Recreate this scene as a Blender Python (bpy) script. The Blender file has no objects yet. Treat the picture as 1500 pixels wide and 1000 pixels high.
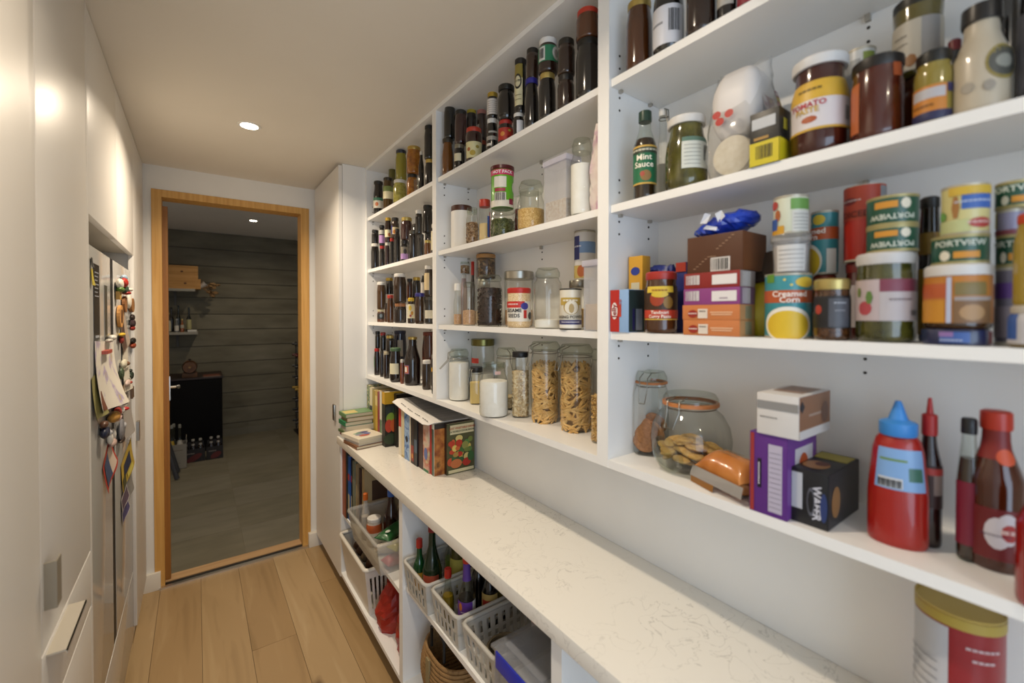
import bpy, bmesh, math, random
from mathutils import Vector, Matrix
random.seed(7)
PI = math.pi
scene = bpy.context.scene
COL = scene.collection

# ------------------------------------------------------------------ camera
F, CX, CY = 640.0, 750.0, 469.0            # focal length and principal point for a 1500x1000 frame
PITCH, YAW, H = math.radians(0.7), math.atan2(462.0, 640.0), 1.56
cam = bpy.data.cameras.new('camera')
cam.sensor_width = 36.0
cam.lens = F / 1500 * 36
cam.shift_y = -(500 - CY) / 1500
cam.clip_start = 0.02
cam.dof.use_dof = True
cam.dof.focus_distance = 1.75
cam.dof.aperture_fstop = 2.2
camo = bpy.data.objects.new('camera', cam)
COL.objects.link(camo)
camo.location = (0, 0, H)
camo.rotation_euler = (PI / 2 - PITCH, 0, -YAW)
scene.camera = camo

# ------------------------------------------------------------------ view, world, large lights
vs = scene.view_settings
vs.view_transform = 'Standard'
vs.look = 'None'
vs.gamma = 1.0
vs.use_curve_mapping = False
vs.exposure = -0.1
world = bpy.data.worlds.new('world')
scene.world = world
world.use_nodes = True
world.node_tree.nodes['Background'].inputs[0].default_value = (0.62, 0.75, 1.0, 1)
world.node_tree.nodes['Background'].inputs[1].default_value = 0.6


def area_light(name, loc, rot, sx, sy, power, color, spread=PI, shape='RECTANGLE'):
    l = bpy.data.lights.new(name, 'AREA')
    l.shape = shape
    l.size = sx
    l.size_y = sy
    l.energy = power
    l.color = color
    l.spread = spread
    o = bpy.data.objects.new(name, l)
    o.location = loc
    o.rotation_euler = rot
    COL.objects.link(o)
    return o


# area light added as daylight from an assumed, unseen kitchen window behind the camera
area_light('assumed_window_daylight', (-0.225, -1.30, 1.35), (PI / 2, 0, 0), 1.25, 1.5, 21.5, (0.64, 0.80, 1.0))
WARM = (1.0, 0.84, 0.64)
DOWNLIGHTS = [(0.197, 2.28, 2.406, 15.0), (0.197, 0.70, 2.406, 7.0), (0.197, -0.88, 2.406, 4.0)]  # only the first is in view; the other two are assumed
CELLAR_LIGHTS = [(0.514, 5.586, 2.6, 6.5)]

# ------------------------------------------------------------------ pixel <-> place
FW0 = Vector((math.sin(YAW), math.cos(YAW), 0))
RT = Vector((math.cos(YAW), -math.sin(YAW), 0))
ZV = Vector((0, 0, 1))
FW = FW0 * math.cos(PITCH) - ZV * math.sin(PITCH)
UP = ZV * math.cos(PITCH) + FW0 * math.sin(PITCH)
EYE = Vector((0, 0, H))


def ray(x, y):
    return FW + RT * ((x - CX) / F) - UP * ((y - CY) / F)


def onz(x, y, z):
    d = ray(x, y)
    return EYE + d * ((z - H) / d.z)


def onx(x, y, X):
    d = ray(x, y)
    return EYE + d * (X / d.x)


def ony(x, y, Y):
    d = ray(x, y)
    return EYE + d * (Y / d.y)


# ------------------------------------------------------------------ materials
def lin(h):
    if not isinstance(h, str):
        return (h[0], h[1], h[2], 1)
    c = []
    for i in (0, 2, 4):
        v = int(h[i:i + 2], 16) / 255
        c.append(v / 12.92 if v <= 0.04045 else ((v + 0.055) / 1.055) ** 2.4)
    return (c[0], c[1], c[2], 1)


MATS = {}


def P(color, rough=0.5, metal=0.0, coat=0.0, spec=0.5, emit=None, alpha=None):
    key = (color, rough, metal, coat, spec, emit)
    if key in MATS:
        return MATS[key]
    m = bpy.data.materials.new('m_%s' % (color if isinstance(color, str) else 'c'))
    m.use_nodes = True
    b = m.node_tree.nodes['Principled BSDF']
    b.inputs['Base Color'].default_value = lin(color)
    b.inputs['Roughness'].default_value = rough
    b.inputs['Metallic'].default_value = metal
    b.inputs['Coat Weight'].default_value = coat
    b.inputs['Coat Roughness'].default_value = 0.04
    b.inputs['Specular IOR Level'].default_value = spec
    if emit:
        b.inputs['Emission Color'].default_value = lin(color)
        b.inputs['Emission Strength'].default_value = emit
    MATS[key] = m
    return m


def N(m, t, **kw):
    n = m.node_tree.nodes.new(t)
    for k, v in kw.items():
        setattr(n, k, v)
    return n


def noise_mat(name, cols, scale=(10, 10, 10), detail=4, rough=0.5, coat=0.0, bump=0.0, kind='noise', pos=None, coord='Object', metal=0.0, dist=0.0):
    """ramp of colours over a noise / voronoi texture"""
    if name in MATS:
        return MATS[name]
    m = bpy.data.materials.new(name)
    m.use_nodes = True
    nt = m.node_tree
    b = nt.nodes['Principled BSDF']
    tc = N(m, 'ShaderNodeTexCoord')
    mp = N(m, 'ShaderNodeMapping')
    mp.inputs['Scale'].default_value = scale
    nt.links.new(tc.outputs[coord], mp.inputs[0])
    if kind == 'noise':
        t = N(m, 'ShaderNodeTexNoise')
        t.inputs['Scale'].default_value = 1
        t.inputs['Detail'].default_value = detail
        t.inputs['Distortion'].default_value = dist
        out = t.outputs[0]
    else:
        t = N(m, 'ShaderNodeTexVoronoi')
        t.inputs['Scale'].default_value = 1
        sp = N(m, 'ShaderNodeSeparateColor')
        nt.links.new(t.outputs['Color'], sp.inputs[0])
        out = sp.outputs[0]
    nt.links.new(mp.outputs[0], t.inputs['Vector'])
    r = N(m, 'ShaderNodeValToRGB')
    e = r.color_ramp.elements
    n = len(cols)
    while len(e) < n:
        e.new(0.5)
    for i, c in enumerate(cols):
        e[i].position = (pos[i] if pos else (0.25 + 0.5 * i / max(1, n - 1) if kind == 'noise' else i / max(1, n - 1)))
        e[i].color = lin(c)
    nt.links.new(out, r.inputs[0])
    nt.links.new(r.outputs[0], b.inputs['Base Color'])
    b.inputs['Roughness'].default_value = rough
    b.inputs['Coat Weight'].default_value = coat
    b.inputs['Coat Roughness'].default_value = 0.04
    b.inputs['Metallic'].default_value = metal
    if bump:
        bp = N(m, 'ShaderNodeBump')
        bp.inputs['Strength'].default_value = bump
        bp.inputs['Distance'].default_value = 0.004
        nt.links.new(out, bp.inputs['Height'])
        nt.links.new(bp.outputs[0], b.inputs['Normal'])
    MATS[name] = m
    return m


def glass(name='glass', tint=(0.93, 0.955, 0.93), refl=1.0, haze=0.0, hazecol=(0.9, 0.9, 0.88), rough=0.03):
    """thin clear wall: mostly see-through, fresnel reflection, optional milky haze"""
    if name in MATS:
        return MATS[name]
    m = bpy.data.materials.new(name)
    m.use_nodes = True
    nt = m.node_tree
    nt.nodes.remove(nt.nodes['Principled BSDF'])
    out = nt.nodes['Material Output']
    tr = N(m, 'ShaderNodeBsdfTransparent')
    lt = N(m, 'ShaderNodeLayerWeight')
    lt.inputs[0].default_value = 0.5
    pt = N(m, 'ShaderNodeMath', operation='POWER')
    pt.inputs[1].default_value = 4.0
    nt.links.new(lt.outputs['Facing'], pt.inputs[0])
    mc = N(m, 'ShaderNodeMix', data_type='RGBA')
    mc.inputs[6].default_value = (*tint, 1)
    mc.inputs[7].default_value = (tint[0] * 0.58, tint[1] * 0.61, tint[2] * 0.57, 1)
    nt.links.new(pt.outputs[0], mc.inputs[0])
    nt.links.new(mc.outputs[2], tr.inputs[0])
    base = tr.outputs[0]
    if haze:
        df = N(m, 'ShaderNodeBsdfDiffuse')
        df.inputs[0].default_value = (*hazecol, 1)
        mx0 = N(m, 'ShaderNodeMixShader')
        mx0.inputs[0].default_value = haze
        nt.links.new(base, mx0.inputs[1])
        nt.links.new(df.outputs[0], mx0.inputs[2])
        base = mx0.outputs[0]
    gl = N(m, 'ShaderNodeBsdfGlossy')
    gl.inputs['Roughness'].default_value = rough
    lw = N(m, 'ShaderNodeLayerWeight')
    lw.inputs[0].default_value = 0.5
    pw = N(m, 'ShaderNodeMath', operation='POWER')
    pw.inputs[1].default_value = 3.0
    nt.links.new(lw.outputs['Facing'], pw.inputs[0])
    ma = N(m, 'ShaderNodeMath', operation='MULTIPLY_ADD')
    ma.inputs[1].default_value = 0.55 * refl
    ma.inputs[2].default_value = 0.05 * refl
    nt.links.new(pw.outputs[0], ma.inputs[0])
    mx = N(m, 'ShaderNodeMixShader')
    nt.links.new(ma.outputs[0], mx.inputs[0])
    nt.links.new(base, mx.inputs[1])
    nt.links.new(gl.outputs[0], mx.inputs[2])
    nt.links.new(mx.outputs[0], out.inputs[0])
    MATS[name] = m
    return m


GLASS = glass(tint=(0.945, 0.955, 0.94))
GLASSG = glass('glass_green', tint=(0.90, 0.925, 0.885))
PLASTIC = glass('clear_plastic', tint=(0.92, 0.92, 0.93), refl=0.6, haze=0.22, hazecol=(0.85, 0.85, 0.87), rough=0.15)
TUBP = glass('milky_plastic', tint=(0.93, 0.92, 0.9), refl=0.5, haze=0.2, hazecol=(0.86, 0.85, 0.82), rough=0.2)
FILM = glass('clear_film', tint=(0.96, 0.96, 0.96), refl=1.3, haze=0.16, hazecol=(0.9, 0.9, 0.9), rough=0.12)
WHITE_BOARD = noise_mat('white_melamine', ['eeedea', 'f1f0ed'], (3, 3, 3), rough=0.38)
WALL = noise_mat('painted_wall', ['e9e7e2', 'edebe6'], (6, 6, 6), rough=0.75, bump=0.02)
CEIL = noise_mat('ceiling_paint', ['e3dccf', 'e6dfd3'], (4, 4, 4), rough=0.85)
LACQ = noise_mat('satin_lacquer', ['e2dfda', 'e5e2dd'], (2, 2, 2), rough=0.36)
STEEL = P('a8a49c', 0.3, 1.0)
DARKSTEEL = P('6f6a60', 0.35, 1.0)
BLACKM = P('0c0c0d', 0.4)


# ------------------------------------------------------------------ mesh helpers
class MB:
    def __init__(s):
        s.v = []
        s.f = []

    def add(s, vs, fs):
        o = len(s.v)
        s.v += [tuple(v) for v in vs]
        s.f += [tuple(i + o for i in f) for f in fs]
        return s

    def box(s, x0, x1, y0, y1, z0, z1, M=None):
        vs = [Vector((x, y, z)) for z in (z0, z1) for y in (y0, y1) for x in (x0, x1)]
        if M:
            vs = [M @ v for v in vs]
        return s.add(vs, [(0, 2, 3, 1), (4, 5, 7, 6), (0, 1, 5, 4), (2, 6, 7, 3), (0, 4, 6, 2), (1, 3, 7, 5)])

    def lathe(s, prof, seg=24, M=None, cap0=True, cap1=True, sq=0.0):
        """profile (r, z) bottom to top; sq>0 squares the section"""
        n = len(prof)
        vs = []
        for r, z in prof:
            for k in range(seg):
                a = 2 * PI * k / seg
                c, t = math.cos(a), math.sin(a)
                q = r
                if sq:
                    p = 2 + sq
                    q = r / (abs(c) ** p + abs(t) ** p) ** (1 / p)
                vs.append(Vector((q * c, q * t, z)))
        if M:
            vs = [M @ v for v in vs]
        fs = []
        for i in range(n - 1):
            for k in range(seg):
                k2 = (k + 1) % seg
                fs.append((i * seg + k, i * seg + k2, (i + 1) * seg + k2, (i + 1) * seg + k))
        if cap0 and prof[0][0] > 1e-5:
            fs.append(tuple(reversed(range(seg))))
        if cap1 and prof[-1][0] > 1e-5:
            fs.append(tuple((n - 1) * seg + k for k in range(seg)))
        return s.add(vs, fs)

    def tube(s, pts, r, seg=8, closed=False):
        pts = [Vector(p) for p in pts]
        n = len(pts)
        rings = []
        prev = None
        for i, p in enumerate(pts):
            a = pts[(i - 1) % n] if (closed or i > 0) else p
            b = pts[(i + 1) % n] if (closed or i < n - 1) else p
            t = (b - a).normalized()
            if prev is None:
                ref = Vector((0, 0, 1)) if abs(t.z) < 0.9 else Vector((1, 0, 0))
                u = t.cross(ref).normalized()
            else:
                u = (prev - t * prev.dot(t)).normalized()
            prev = u
            w = t.cross(u)
            rr = r[i] if isinstance(r, (list, tuple)) else r
            rings.append([p + (u * math.cos(2 * PI * k / seg) + w * math.sin(2 * PI * k / seg)) * rr for k in range(seg)])
        vs = [v for ring in rings for v in ring]
        fs = []
        for i in range(n if closed else n - 1):
            j = (i + 1) % n
            for k in range(seg):
                k2 = (k + 1) % seg
                fs.append((i * seg + k, i * seg + k2, j * seg + k2, j * seg + k))
        if not closed:
            fs.append(tuple(reversed(range(seg))))
            fs.append(tuple((n - 1) * seg + k for k in range(seg)))
        return s.add(vs, fs)

    def ball(s, c, rx, ry, rz, seg=12, rings=8, M=None):
        prof = [(max(1e-6, math.sin(PI * i / rings)), -math.cos(PI * i / rings)) for i in range(rings + 1)]
        T = Matrix.Translation(c) @ Matrix.Diagonal((rx, ry, rz, 1))
        if M:
            T = M @ T
        return s.lathe(prof, seg, T)

    def band(s, r, z0, z1, a0, a1, th=0.0006, rtop=None):
        """patch wrapped round the front (-Y) of a cylinder, degrees, 0 = front, + to the right"""
        n = max(2, int(abs(a1 - a0) / 9) + 1)
        vs, fs = [], []
        for i in range(n + 1):
            a = math.radians(a0 + (a1 - a0) * i / n)
            for z, rr in ((z0, r), (z1, rtop if rtop else r)):
                q = rr + th
                vs.append((q * math.sin(a), -q * math.cos(a), z))
        for i in range(n):
            fs.append((2 * i, 2 * i + 2, 2 * i + 3, 2 * i + 1))
        return s.add(vs, fs)

    def obj(s, name, mat, parent=None, smooth=None, bevel=0.0, loc=None, rotz=None, share=None):
        me = bpy.data.meshes.new(name)
        me.from_pydata(s.v, [], s.f)
        if bevel:
            bm = bmesh.new()
            bm.from_mesh(me)
            bmesh.ops.remove_doubles(bm, verts=bm.verts, dist=1e-6)
            bmesh.ops.bevel(bm, geom=[e for e in bm.edges], offset=bevel, segments=2, affect='EDGES', profile=0.6)
            bm.to_mesh(me)
            bm.free()
            smooth = 40 if smooth is None else smooth
        if smooth:
            for p in me.polygons:
                p.use_smooth = True
            me.set_sharp_from_angle(angle=math.radians(smooth))
        me.materials.append(mat)
        me.update()
        o = bpy.data.objects.new(name, me)
        COL.objects.link(o)
        if parent:
            o.parent = parent
        if loc:
            o.location = loc
        if rotz:
            o.rotation_euler = (0, 0, rotz)
        return o


def bx(name, mat, parent, x0, x1, y0, y1, z0, z1, bevel=0.0, M=None):
    return MB().box(min(x0, x1), max(x0, x1), min(y0, y1), max(y0, y1), min(z0, z1), max(z0, z1), M).obj(name, mat, parent, bevel=bevel)


GROUP = [None]


def tag(o, label, cat, group=None):
    o['label'] = label
    o['category'] = cat
    g = group or GROUP[0]
    if g:
        o['group'] = g
    return o


def thing(name, label, cat, loc=(0, 0, 0), rotz=0.0, group=None):
    o = bpy.data.objects.new(name, None)
    o.empty_display_size = 0.05
    COL.objects.link(o)
    o.location = loc
    o.rotation_euler = (0, 0, rotz)
    return tag(o, label, cat, group)


def struct(o):
    o['kind'] = 'structure'
    return o


def stuff(o):
    o['kind'] = 'stuff'
    return o


TXT = {}
# print too blurred to read in the photograph is built as plain lines of ink, not as words
BLUR = {'SALMON', 'Korma', 'Polski', 'MISO', 'dark', 'Nonfat', 'Milk', 'AMERICAN', 'R', 'CHEESE', 'CRISPS', 'BISCUITS', 'Deli', 'olive', 'BEEF', 'ORIENT', 'BEER', 'DL', 'COLES', 'WARDS',
        'GLUTEN FREE', 'Cornwells', 'Patak', 'Ardmona', 'ANGAS', 'Golden', 'Creamed Corn', 'hoyts', 'Cup', 'Soup', 'LITE', 'Arnotts', 'MORE GOOD', 'QUINOA'}


def text_mesh(s, bold=0.0):
    k = (s, bold)
    if k not in TXT and s in BLUR:
        v, f = [], []
        n = max(2, len(s))
        x = -n * .29
        for i in range(n):
            w = .48
            for j in range(2):
                y0, y1 = (-.06 + .18 * j, .05 + .18 * j)
                b0 = len(v)
                v += [Vector((x, y0, 0)), Vector((x + w, y0, 0)), Vector((x + w, y1, 0)), Vector((x, y1, 0))]
                f.append((b0, b0 + 1, b0 + 2, b0 + 3))
            x += .58
        TXT[k] = (v, f)
    if k not in TXT:
        c = bpy.data.curves.new('lettering', 'FONT')
        c.body = s
        c.size = 1.0
        c.align_x = 'CENTER'
        c.align_y = 'CENTER'
        c.resolution_u = 2
        c.offset = bold
        o = bpy.data.objects.new('lettering_tmp', c)
        me = bpy.data.meshes.new_from_object(o)
        TXT[k] = ([v.co.copy() for v in me.vertices], [tuple(p.vertices) for p in me.polygons])
        bpy.data.objects.remove(o)
        bpy.data.curves.remove(c)
        bpy.data.meshes.remove(me)
    return TXT[k]


def text_cyl(root, s, r, z, a, size, color, flip=False, bold=0.02, vert=False, off=0.0012, prof=None):
    v, f = text_mesh(s, bold)
    out = []
    a0 = math.radians(a)
    for p in v:
        x, y = p.x * size, p.y * size
        if vert:
            x, y = -y, x
        if flip:
            x, y = -x, -y
        t = a0 + x / r
        q = (prof_r(prof, z + y) if prof else r) + off
        out.append((q * math.sin(t), -q * math.cos(t), z + y))
    return MB().add(out, f).obj('lettering', P(color, 0.5), root)


def text_flat(root, s, M, size, color, bold=0.02, wid=1.0):
    """text lies in local XY of M (x right, y up), normal +z"""
    v, f = text_mesh(s, bold)
    return MB().add([M @ Vector((p.x * size * wid, p.y * size, 0)) for p in v], f).obj('lettering', P(color, 0.5), root)


def face_M(x, y, z, face):
    """matrix of a flat patch on a box face: face in '-y','-x','+x','+z'"""
    if face == '-y':
        R = Matrix(((1, 0, 0), (0, 0, -1), (0, 1, 0)))
    elif face == '-x':
        R = Matrix(((0, 0, -1), (-1, 0, 0), (0, 1, 0)))
    elif face == '+x':
        R = Matrix(((0, 0, 1), (1, 0, 0), (0, 1, 0)))
    else:
        R = Matrix(((1, 0, 0), (0, 1, 0), (0, 0, 1)))
    return Matrix.Translation((x, y, z)) @ R.to_4x4()


def patch(root, name, M, w, h, mat, th=0.0005, cx=0, cy=0):
    """thin printed or pasted rectangle in the XY plane of M"""
    return MB().box(cx - w / 2, cx + w / 2, cy - h / 2, cy + h / 2, 0, th, M).obj(name, mat, root)


def ellipse(root, name, M, rx, ry, mat, th=0.0007, cx=0, cy=0, n=20, rot=0.0):
    vs = [M @ Vector((cx + rx * math.cos(2 * PI * k / n) * math.cos(rot) - ry * math.sin(2 * PI * k / n) * math.sin(rot),
                      cy + rx * math.cos(2 * PI * k / n) * math.sin(rot) + ry * math.sin(2 * PI * k / n) * math.cos(rot), th)) for k in range(n)]
    return MB().add(vs, [tuple(range(n))]).obj(name, mat, root)


def bars(root, M, w, h, n=13, color='1a1a1c', th=0.0009, seed=1):
    rnd = random.Random(seed)
    mb = MB()
    x = -w / 2
    while x < w / 2:
        b = rnd.choice((0.4, 0.7, 1.1)) * w / n
        b = min(b, w / 2 - x)
        mb.box(x, x + b, -h / 2, h / 2, th * 0.5, th, M)
        x += b + rnd.choice((0.5, 0.8, 1.0)) * w / n
    return mb.obj('barcode', P(color, 0.6), root)


def bars_cyl(root, r, z0, z1, a0, a1, n=12, color='1a1a1c', seed=1):
    rnd = random.Random(seed)
    mb = MB()
    a = a0
    st = (a1 - a0) / n
    while a < a1:
        b = min(rnd.choice((0.4, 0.6, 1.0)) * st, a1 - a)
        mb.band(r, z0, z1, a, a + b, 0.0012)
        a += b + rnd.choice((0.5, 0.8)) * st
    return mb.obj('barcode', P(color, 0.6), root)

# ================================================================== THE SETTING
XS, XBACK, XWALL, XB = 0.7924, 0.985, 1.0, 0.645       # upper fronts, upper back panel, wall, base fronts
ZC, YD = 2.406, 3.19                                     # ceiling, door wall
XL = -0.238                                              # fronts of the cabinets opposite
SHELF = {5: 1.215, 4: 1.520, 3: 1.820, 2: 2.117}
ZCT = 0.885
Y0 = -1.35

OAK = []
for i, (a, b, c) in enumerate([('94774f', 'a98b61', 'b59970'), ('9b7f57', 'ae9167', 'bba077'), ('8f734a', 'a4865c', 'b1946a'), ('9f835b', 'b2966d', 'bfa57e')]):
    m = noise_mat('oak_%d' % i, [a, b, b, c], (14, 1.3, 14), 6, rough=0.42, pos=[0.28, 0.45, 0.55, 0.72], dist=0.6, coord='Object')
    nt = m.node_tree
    bsdf = nt.nodes['Principled BSDF']
    ramp = [n for n in nt.nodes if n.type == 'VALTORGB'][0]
    tc = [n for n in nt.nodes if n.type == 'TEX_COORD'][0]
    kn = N(m, 'ShaderNodeTexNoise')
    kn.inputs['Scale'].default_value = 5.5
    kn.inputs['Detail'].default_value = 2
    mpk = N(m, 'ShaderNodeMapping')
    mpk.inputs['Scale'].default_value = (1.6, 0.8, 1)
    mpk.inputs['Location'].default_value = (i * 3.1, i * 1.7, 0)
    nt.links.new(tc.outputs['Object'], mpk.inputs[0])
    nt.links.new(mpk.outputs[0], kn.inputs['Vector'])
    kr = N(m, 'ShaderNodeValToRGB')
    kr.color_ramp.elements[0].position = 0.70
    kr.color_ramp.elements[0].color = (0, 0, 0, 1)
    kr.color_ramp.elements[1].position = 0.80
    kr.color_ramp.elements[1].color = (0.75, 0.75, 0.75, 1)
    nt.links.new(kn.outputs[0], kr.inputs[0])
    mx = N(m, 'ShaderNodeMix', data_type='RGBA')
    nt.links.new(kr.outputs[0], mx.inputs[0])
    nt.links.new(ramp.outputs[0], mx.inputs[6])
    mx.inputs[7].default_value = lin('5a4026')
    nt.links.new(mx.outputs[2], bsdf.inputs['Base Color'])
    OAK.append(m)

floor = struct(bx('floor', P('4a3828', 0.8), None, -0.9, 1.02, Y0, YD + 0.02, -0.05, -0.004))
seams = [-0.926, -0.739, -0.552, -0.365, -0.178, 0.010, 0.198, 0.386, 0.573, 0.760, 1.02]
ends = {3: [1.2], 4: [0.4, 2.05], 5: [1.0], 6: [0.2, 2.335], 7: [1.35], 8: [0.7, 2.7], 2: [0.3, 2.0]}
for i in range(len(seams) - 1):
    ys = [Y0] + ends.get(i, [0.5]) + [YD - 0.005]
    for j in range(len(ys) - 1):
        x0, x1 = max(-0.9, seams[i]), seams[i + 1]
        o = MB().box(-(x1 - x0) / 2 + 0.0008, (x1 - x0) / 2 - 0.0008, -(ys[j + 1] - ys[j]) / 2 + 0.0008, (ys[j + 1] - ys[j]) / 2 - 0.0008, -0.004, 0)
        o.obj('plank', OAK[(i * 3 + j * 2) % 4], floor, loc=((x0 + x1) / 2, (ys[j] + ys[j + 1]) / 2, 0))

struct(bx('ceiling', CEIL, None, -0.9, 1.02, Y0, YD + 0.12, ZC, ZC + 0.08))
struct(bx('wall_right', WALL, None, XWALL, XWALL + 0.1, Y0, YD + 0.12, 0, ZC))
struct(bx('wall_left', WALL, None, -0.98, -0.88, Y0, YD + 0.12, 0, ZC))
# door wall round the opening
FX0, FX1, FZ = -0.203, 0.617, 2.272                      # outside of the timber frame
wd = struct(bx('wall_door', WALL, None, -0.88, FX0, YD, YD + 0.12, 0, ZC))
bx('wall_door_side', WALL, wd, FX1, XWALL, YD, YD + 0.12, 0, ZC)
bx('wall_door_head', WALL, wd, FX0, FX1, YD, YD + 0.12, FZ, ZC)
# kitchen end behind the camera: a wall with an assumed, unseen window, placed for its light
wb = struct(bx('wall_back', WALL, None, -0.88, XWALL, Y0 - 0.1, Y0, 0, 0.55))
bx('wall_back_head', WALL, wb, -0.88, XWALL, Y0 - 0.1, Y0, 2.15, ZC)
bx('wall_back_pier', WALL, wb, 0.45, XWALL, Y0 - 0.1, Y0, 0.55, 2.15)
w1 = struct(MB().box(-0.88, 0.45, Y0 - 0.09, Y0 - 0.03, 0.55, 0.6).box(-0.88, 0.45, Y0 - 0.09, Y0 - 0.03, 2.1, 2.15)
            .box(-0.88, -0.83, Y0 - 0.09, Y0 - 0.03, 0.6, 2.1).box(0.40, 0.45, Y0 - 0.09, Y0 - 0.03, 0.6, 2.1).obj('assumed_window_1', P('f0eee8', 0.4)))  # assumed window frame, never in view
bx('pane', GLASS, w1, -0.83, 0.40, Y0 - 0.065, Y0 - 0.06, 0.6, 2.1)

# timber door frame
PINE = noise_mat('pine', ['bd8a42', 'd09f55', 'dcb06a'], (60, 60, 2.2), 4, rough=0.45, dist=0.3)
fr = struct(bx('trim_1', PINE, None, FX0, -0.158, YD - 0.006, YD + 0.115, 0.0, FZ))
bx('jamb', PINE, fr, 0.567, FX1, YD - 0.006, YD + 0.115, 0.0, FZ)
bx('frame_head', PINE, fr, -0.158, 0.567, YD - 0.006, YD + 0.115, 2.231, FZ)
dr = struct(bx('door_1', noise_mat('door_oak', ['8a5a22', 'a06c2d'], (60, 60, 2), 3, rough=0.45), None, -0.158, -0.133, YD + 0.05, YD + 0.09, 0.012, 2.19))
hb = MB().box(-0.133, -0.128, YD + 0.055, YD + 0.085, 1.06, 1.2)
hb.tube([(-0.13, YD + 0.07, 1.135), (-0.105, YD + 0.07, 1.135), (-0.09, YD + 0.095, 1.135), (-0.09, YD + 0.11, 1.125)], 0.008)
hb.obj('handle', P('c9c6be', 0.25, 1.0), dr, smooth=40)
th = struct(bx('trim_2', P('d8d4cc', 0.3, 1.0), None, FX0 + 0.02, FX1 - 0.02, YD - 0.03, YD - 0.006, 0, 0.010))
bx('door_track', P('15130f', 0.5), th, -0.158, 0.567, YD - 0.006, YD + 0.035, 0, 0.004)
bx('wood_strip', noise_mat('strip_wood', ['b48d60', 'c9a477'], (3, 50, 50), 3, rough=0.5), th, -0.158, 0.567, YD + 0.035, YD + 0.115, 0, 0.009)

SKIRT = P('e6e1d6', 0.4)
bl = struct(bx('baseboard_door', SKIRT, None, -0.30, -0.176, YD - 0.024, YD, 0, 0.10, bevel=0.003))
bx('baseboard_piece', SKIRT, bl, 0.600, 0.69, YD - 0.04, YD, 0, 0.092, bevel=0.003)

# ------------------------------------------------------------------ cellar beyond the door
YC, ZCC = 6.72, 2.60
CONC = noise_mat('board_marked_concrete', ['625c4a', '736d5a', '837c68'], (2.2, 3, 7), 8, rough=0.8, bump=0.25, coord='Object')
CONC2 = noise_mat('board_marked_concrete_dark', ['5e5847', '706a57', '7f7864'], (2.0, 3, 8), 8, rough=0.8, bump=0.25, coord='Object')
cw = struct(bx('wall_cellar_back', P('5c574a', 0.9), None, -1.6, 1.9, YC, YC + 0.1, 0, ZCC))
zs = [0.0, 0.16, 0.36, 0.56, 0.765, 0.957, 1.167, 1.377, 1.57, 1.78, 1.964, 2.174, 2.39, 2.6]
for i in range(len(zs) - 1):
    xx = [-1.6, 1.9] if i % 3 else [-1.6, 0.55 - 0.1 * i, 1.9]
    for j in range(len(xx) - 1):
        bx('concrete_board', CONC if (i + j) % 2 else CONC2, cw, xx[j] + 0.0005, xx[j + 1] - 0.0005, YC - 0.014 - 0.0015 * ((i * 3 + j) % 3), YC, zs[i] + 0.0045, zs[i + 1] - 0.0045)
struct(bx('wall_cellar_left', WALL, None, -1.7, -1.6, YD + 0.12, YC + 0.1, 0, ZCC))
struct(bx('wall_cellar_right', WALL, None, 1.75, 1.85, YD + 0.12, YC + 0.1, 0, ZCC))
struct(bx('ceiling_cellar', CEIL, None, -1.7, 1.9, YD + 0.12, YC + 0.1, ZCC, ZCC + 0.08))
cf = struct(bx('floor_cellar', P('7d7664', 0.8), None, -1.7, 1.9, YD + 0.115, YC, -0.05, -0.003))
TILE = [noise_mat('cellar_tile_%d' % i, [a, b, c], (3, 9, 3), 6, rough=0.5, coord='Object') for i, (a, b, c) in enumerate([('67614f', '726c59', '7c7562'), ('6c6653', '777160', '807a67')])]
for ix in range(5):
    for iy in range(8):
        x0 = 0.252 + (ix - 3) * 0.6
        y0 = YD + 0.117 + iy * 0.45 - 0.0
        bx('floor_tile', TILE[(ix + iy) % 2], cf, x0 + 0.0015, x0 + 0.5985, y0 + 0.0015, min(y0 + 0.4485, YC - 0.016), -0.003, 0)
sk = struct(bx('baseboard_cellar', TILE[0], None, -1.6, 1.75, YC - 0.03, YC - 0.016, 0, 0.09))


def downlight(x, y, z, power, label):
    t = thing('downlight', label, 'ceiling light', (x, y, z))
    MB().lathe([(0.036, -0.003), (0.046, -0.004), (0.047, 0.0), (0.034, 0.001)], 32, cap0=False, cap1=False).obj('trim_ring', P('e9e6df', 0.35), t, smooth=40)
    MB().lathe([(0.0345, -0.0035), (0.0345, -0.0005)], 32).obj('lens', P('fff1d8', 0.4, emit=14.0), t)
    area_light('downlight_lamp', (x, y, z - 0.008), (0, 0, 0), 0.066, 0.066, power, WARM, spread=math.radians(150), shape='DISK')


downlight(*DOWNLIGHTS[0], 'round recessed downlight glowing in the pantry ceiling before the timber door')
downlight(*DOWNLIGHTS[1], 'assumed round recessed downlight in the pantry ceiling above the middle shelves')  # assumed lamp out of view, read from shelf shadows and a cabinet highlight
downlight(*DOWNLIGHTS[2], 'assumed round recessed downlight in the ceiling at the kitchen end of the pantry')  # assumed next lamp of the row, unseen behind the camera
downlight(*CELLAR_LIGHTS[0], 'round recessed downlight glowing in the grey cellar ceiling')
area_light('added_cellar_lamp', (-0.75, 4.4, ZCC - 0.01), (0, 0, 0), 0.07, 0.07, 6.0, WARM, shape='DISK')  # added unseen lamp without a fitting, brightens the cellar

# ================================================================== FITTED FURNITURE
PINHOLE = P('3a352e', 0.8)
PINMET = P('b7b2a8', 0.4, 0.6)


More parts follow.
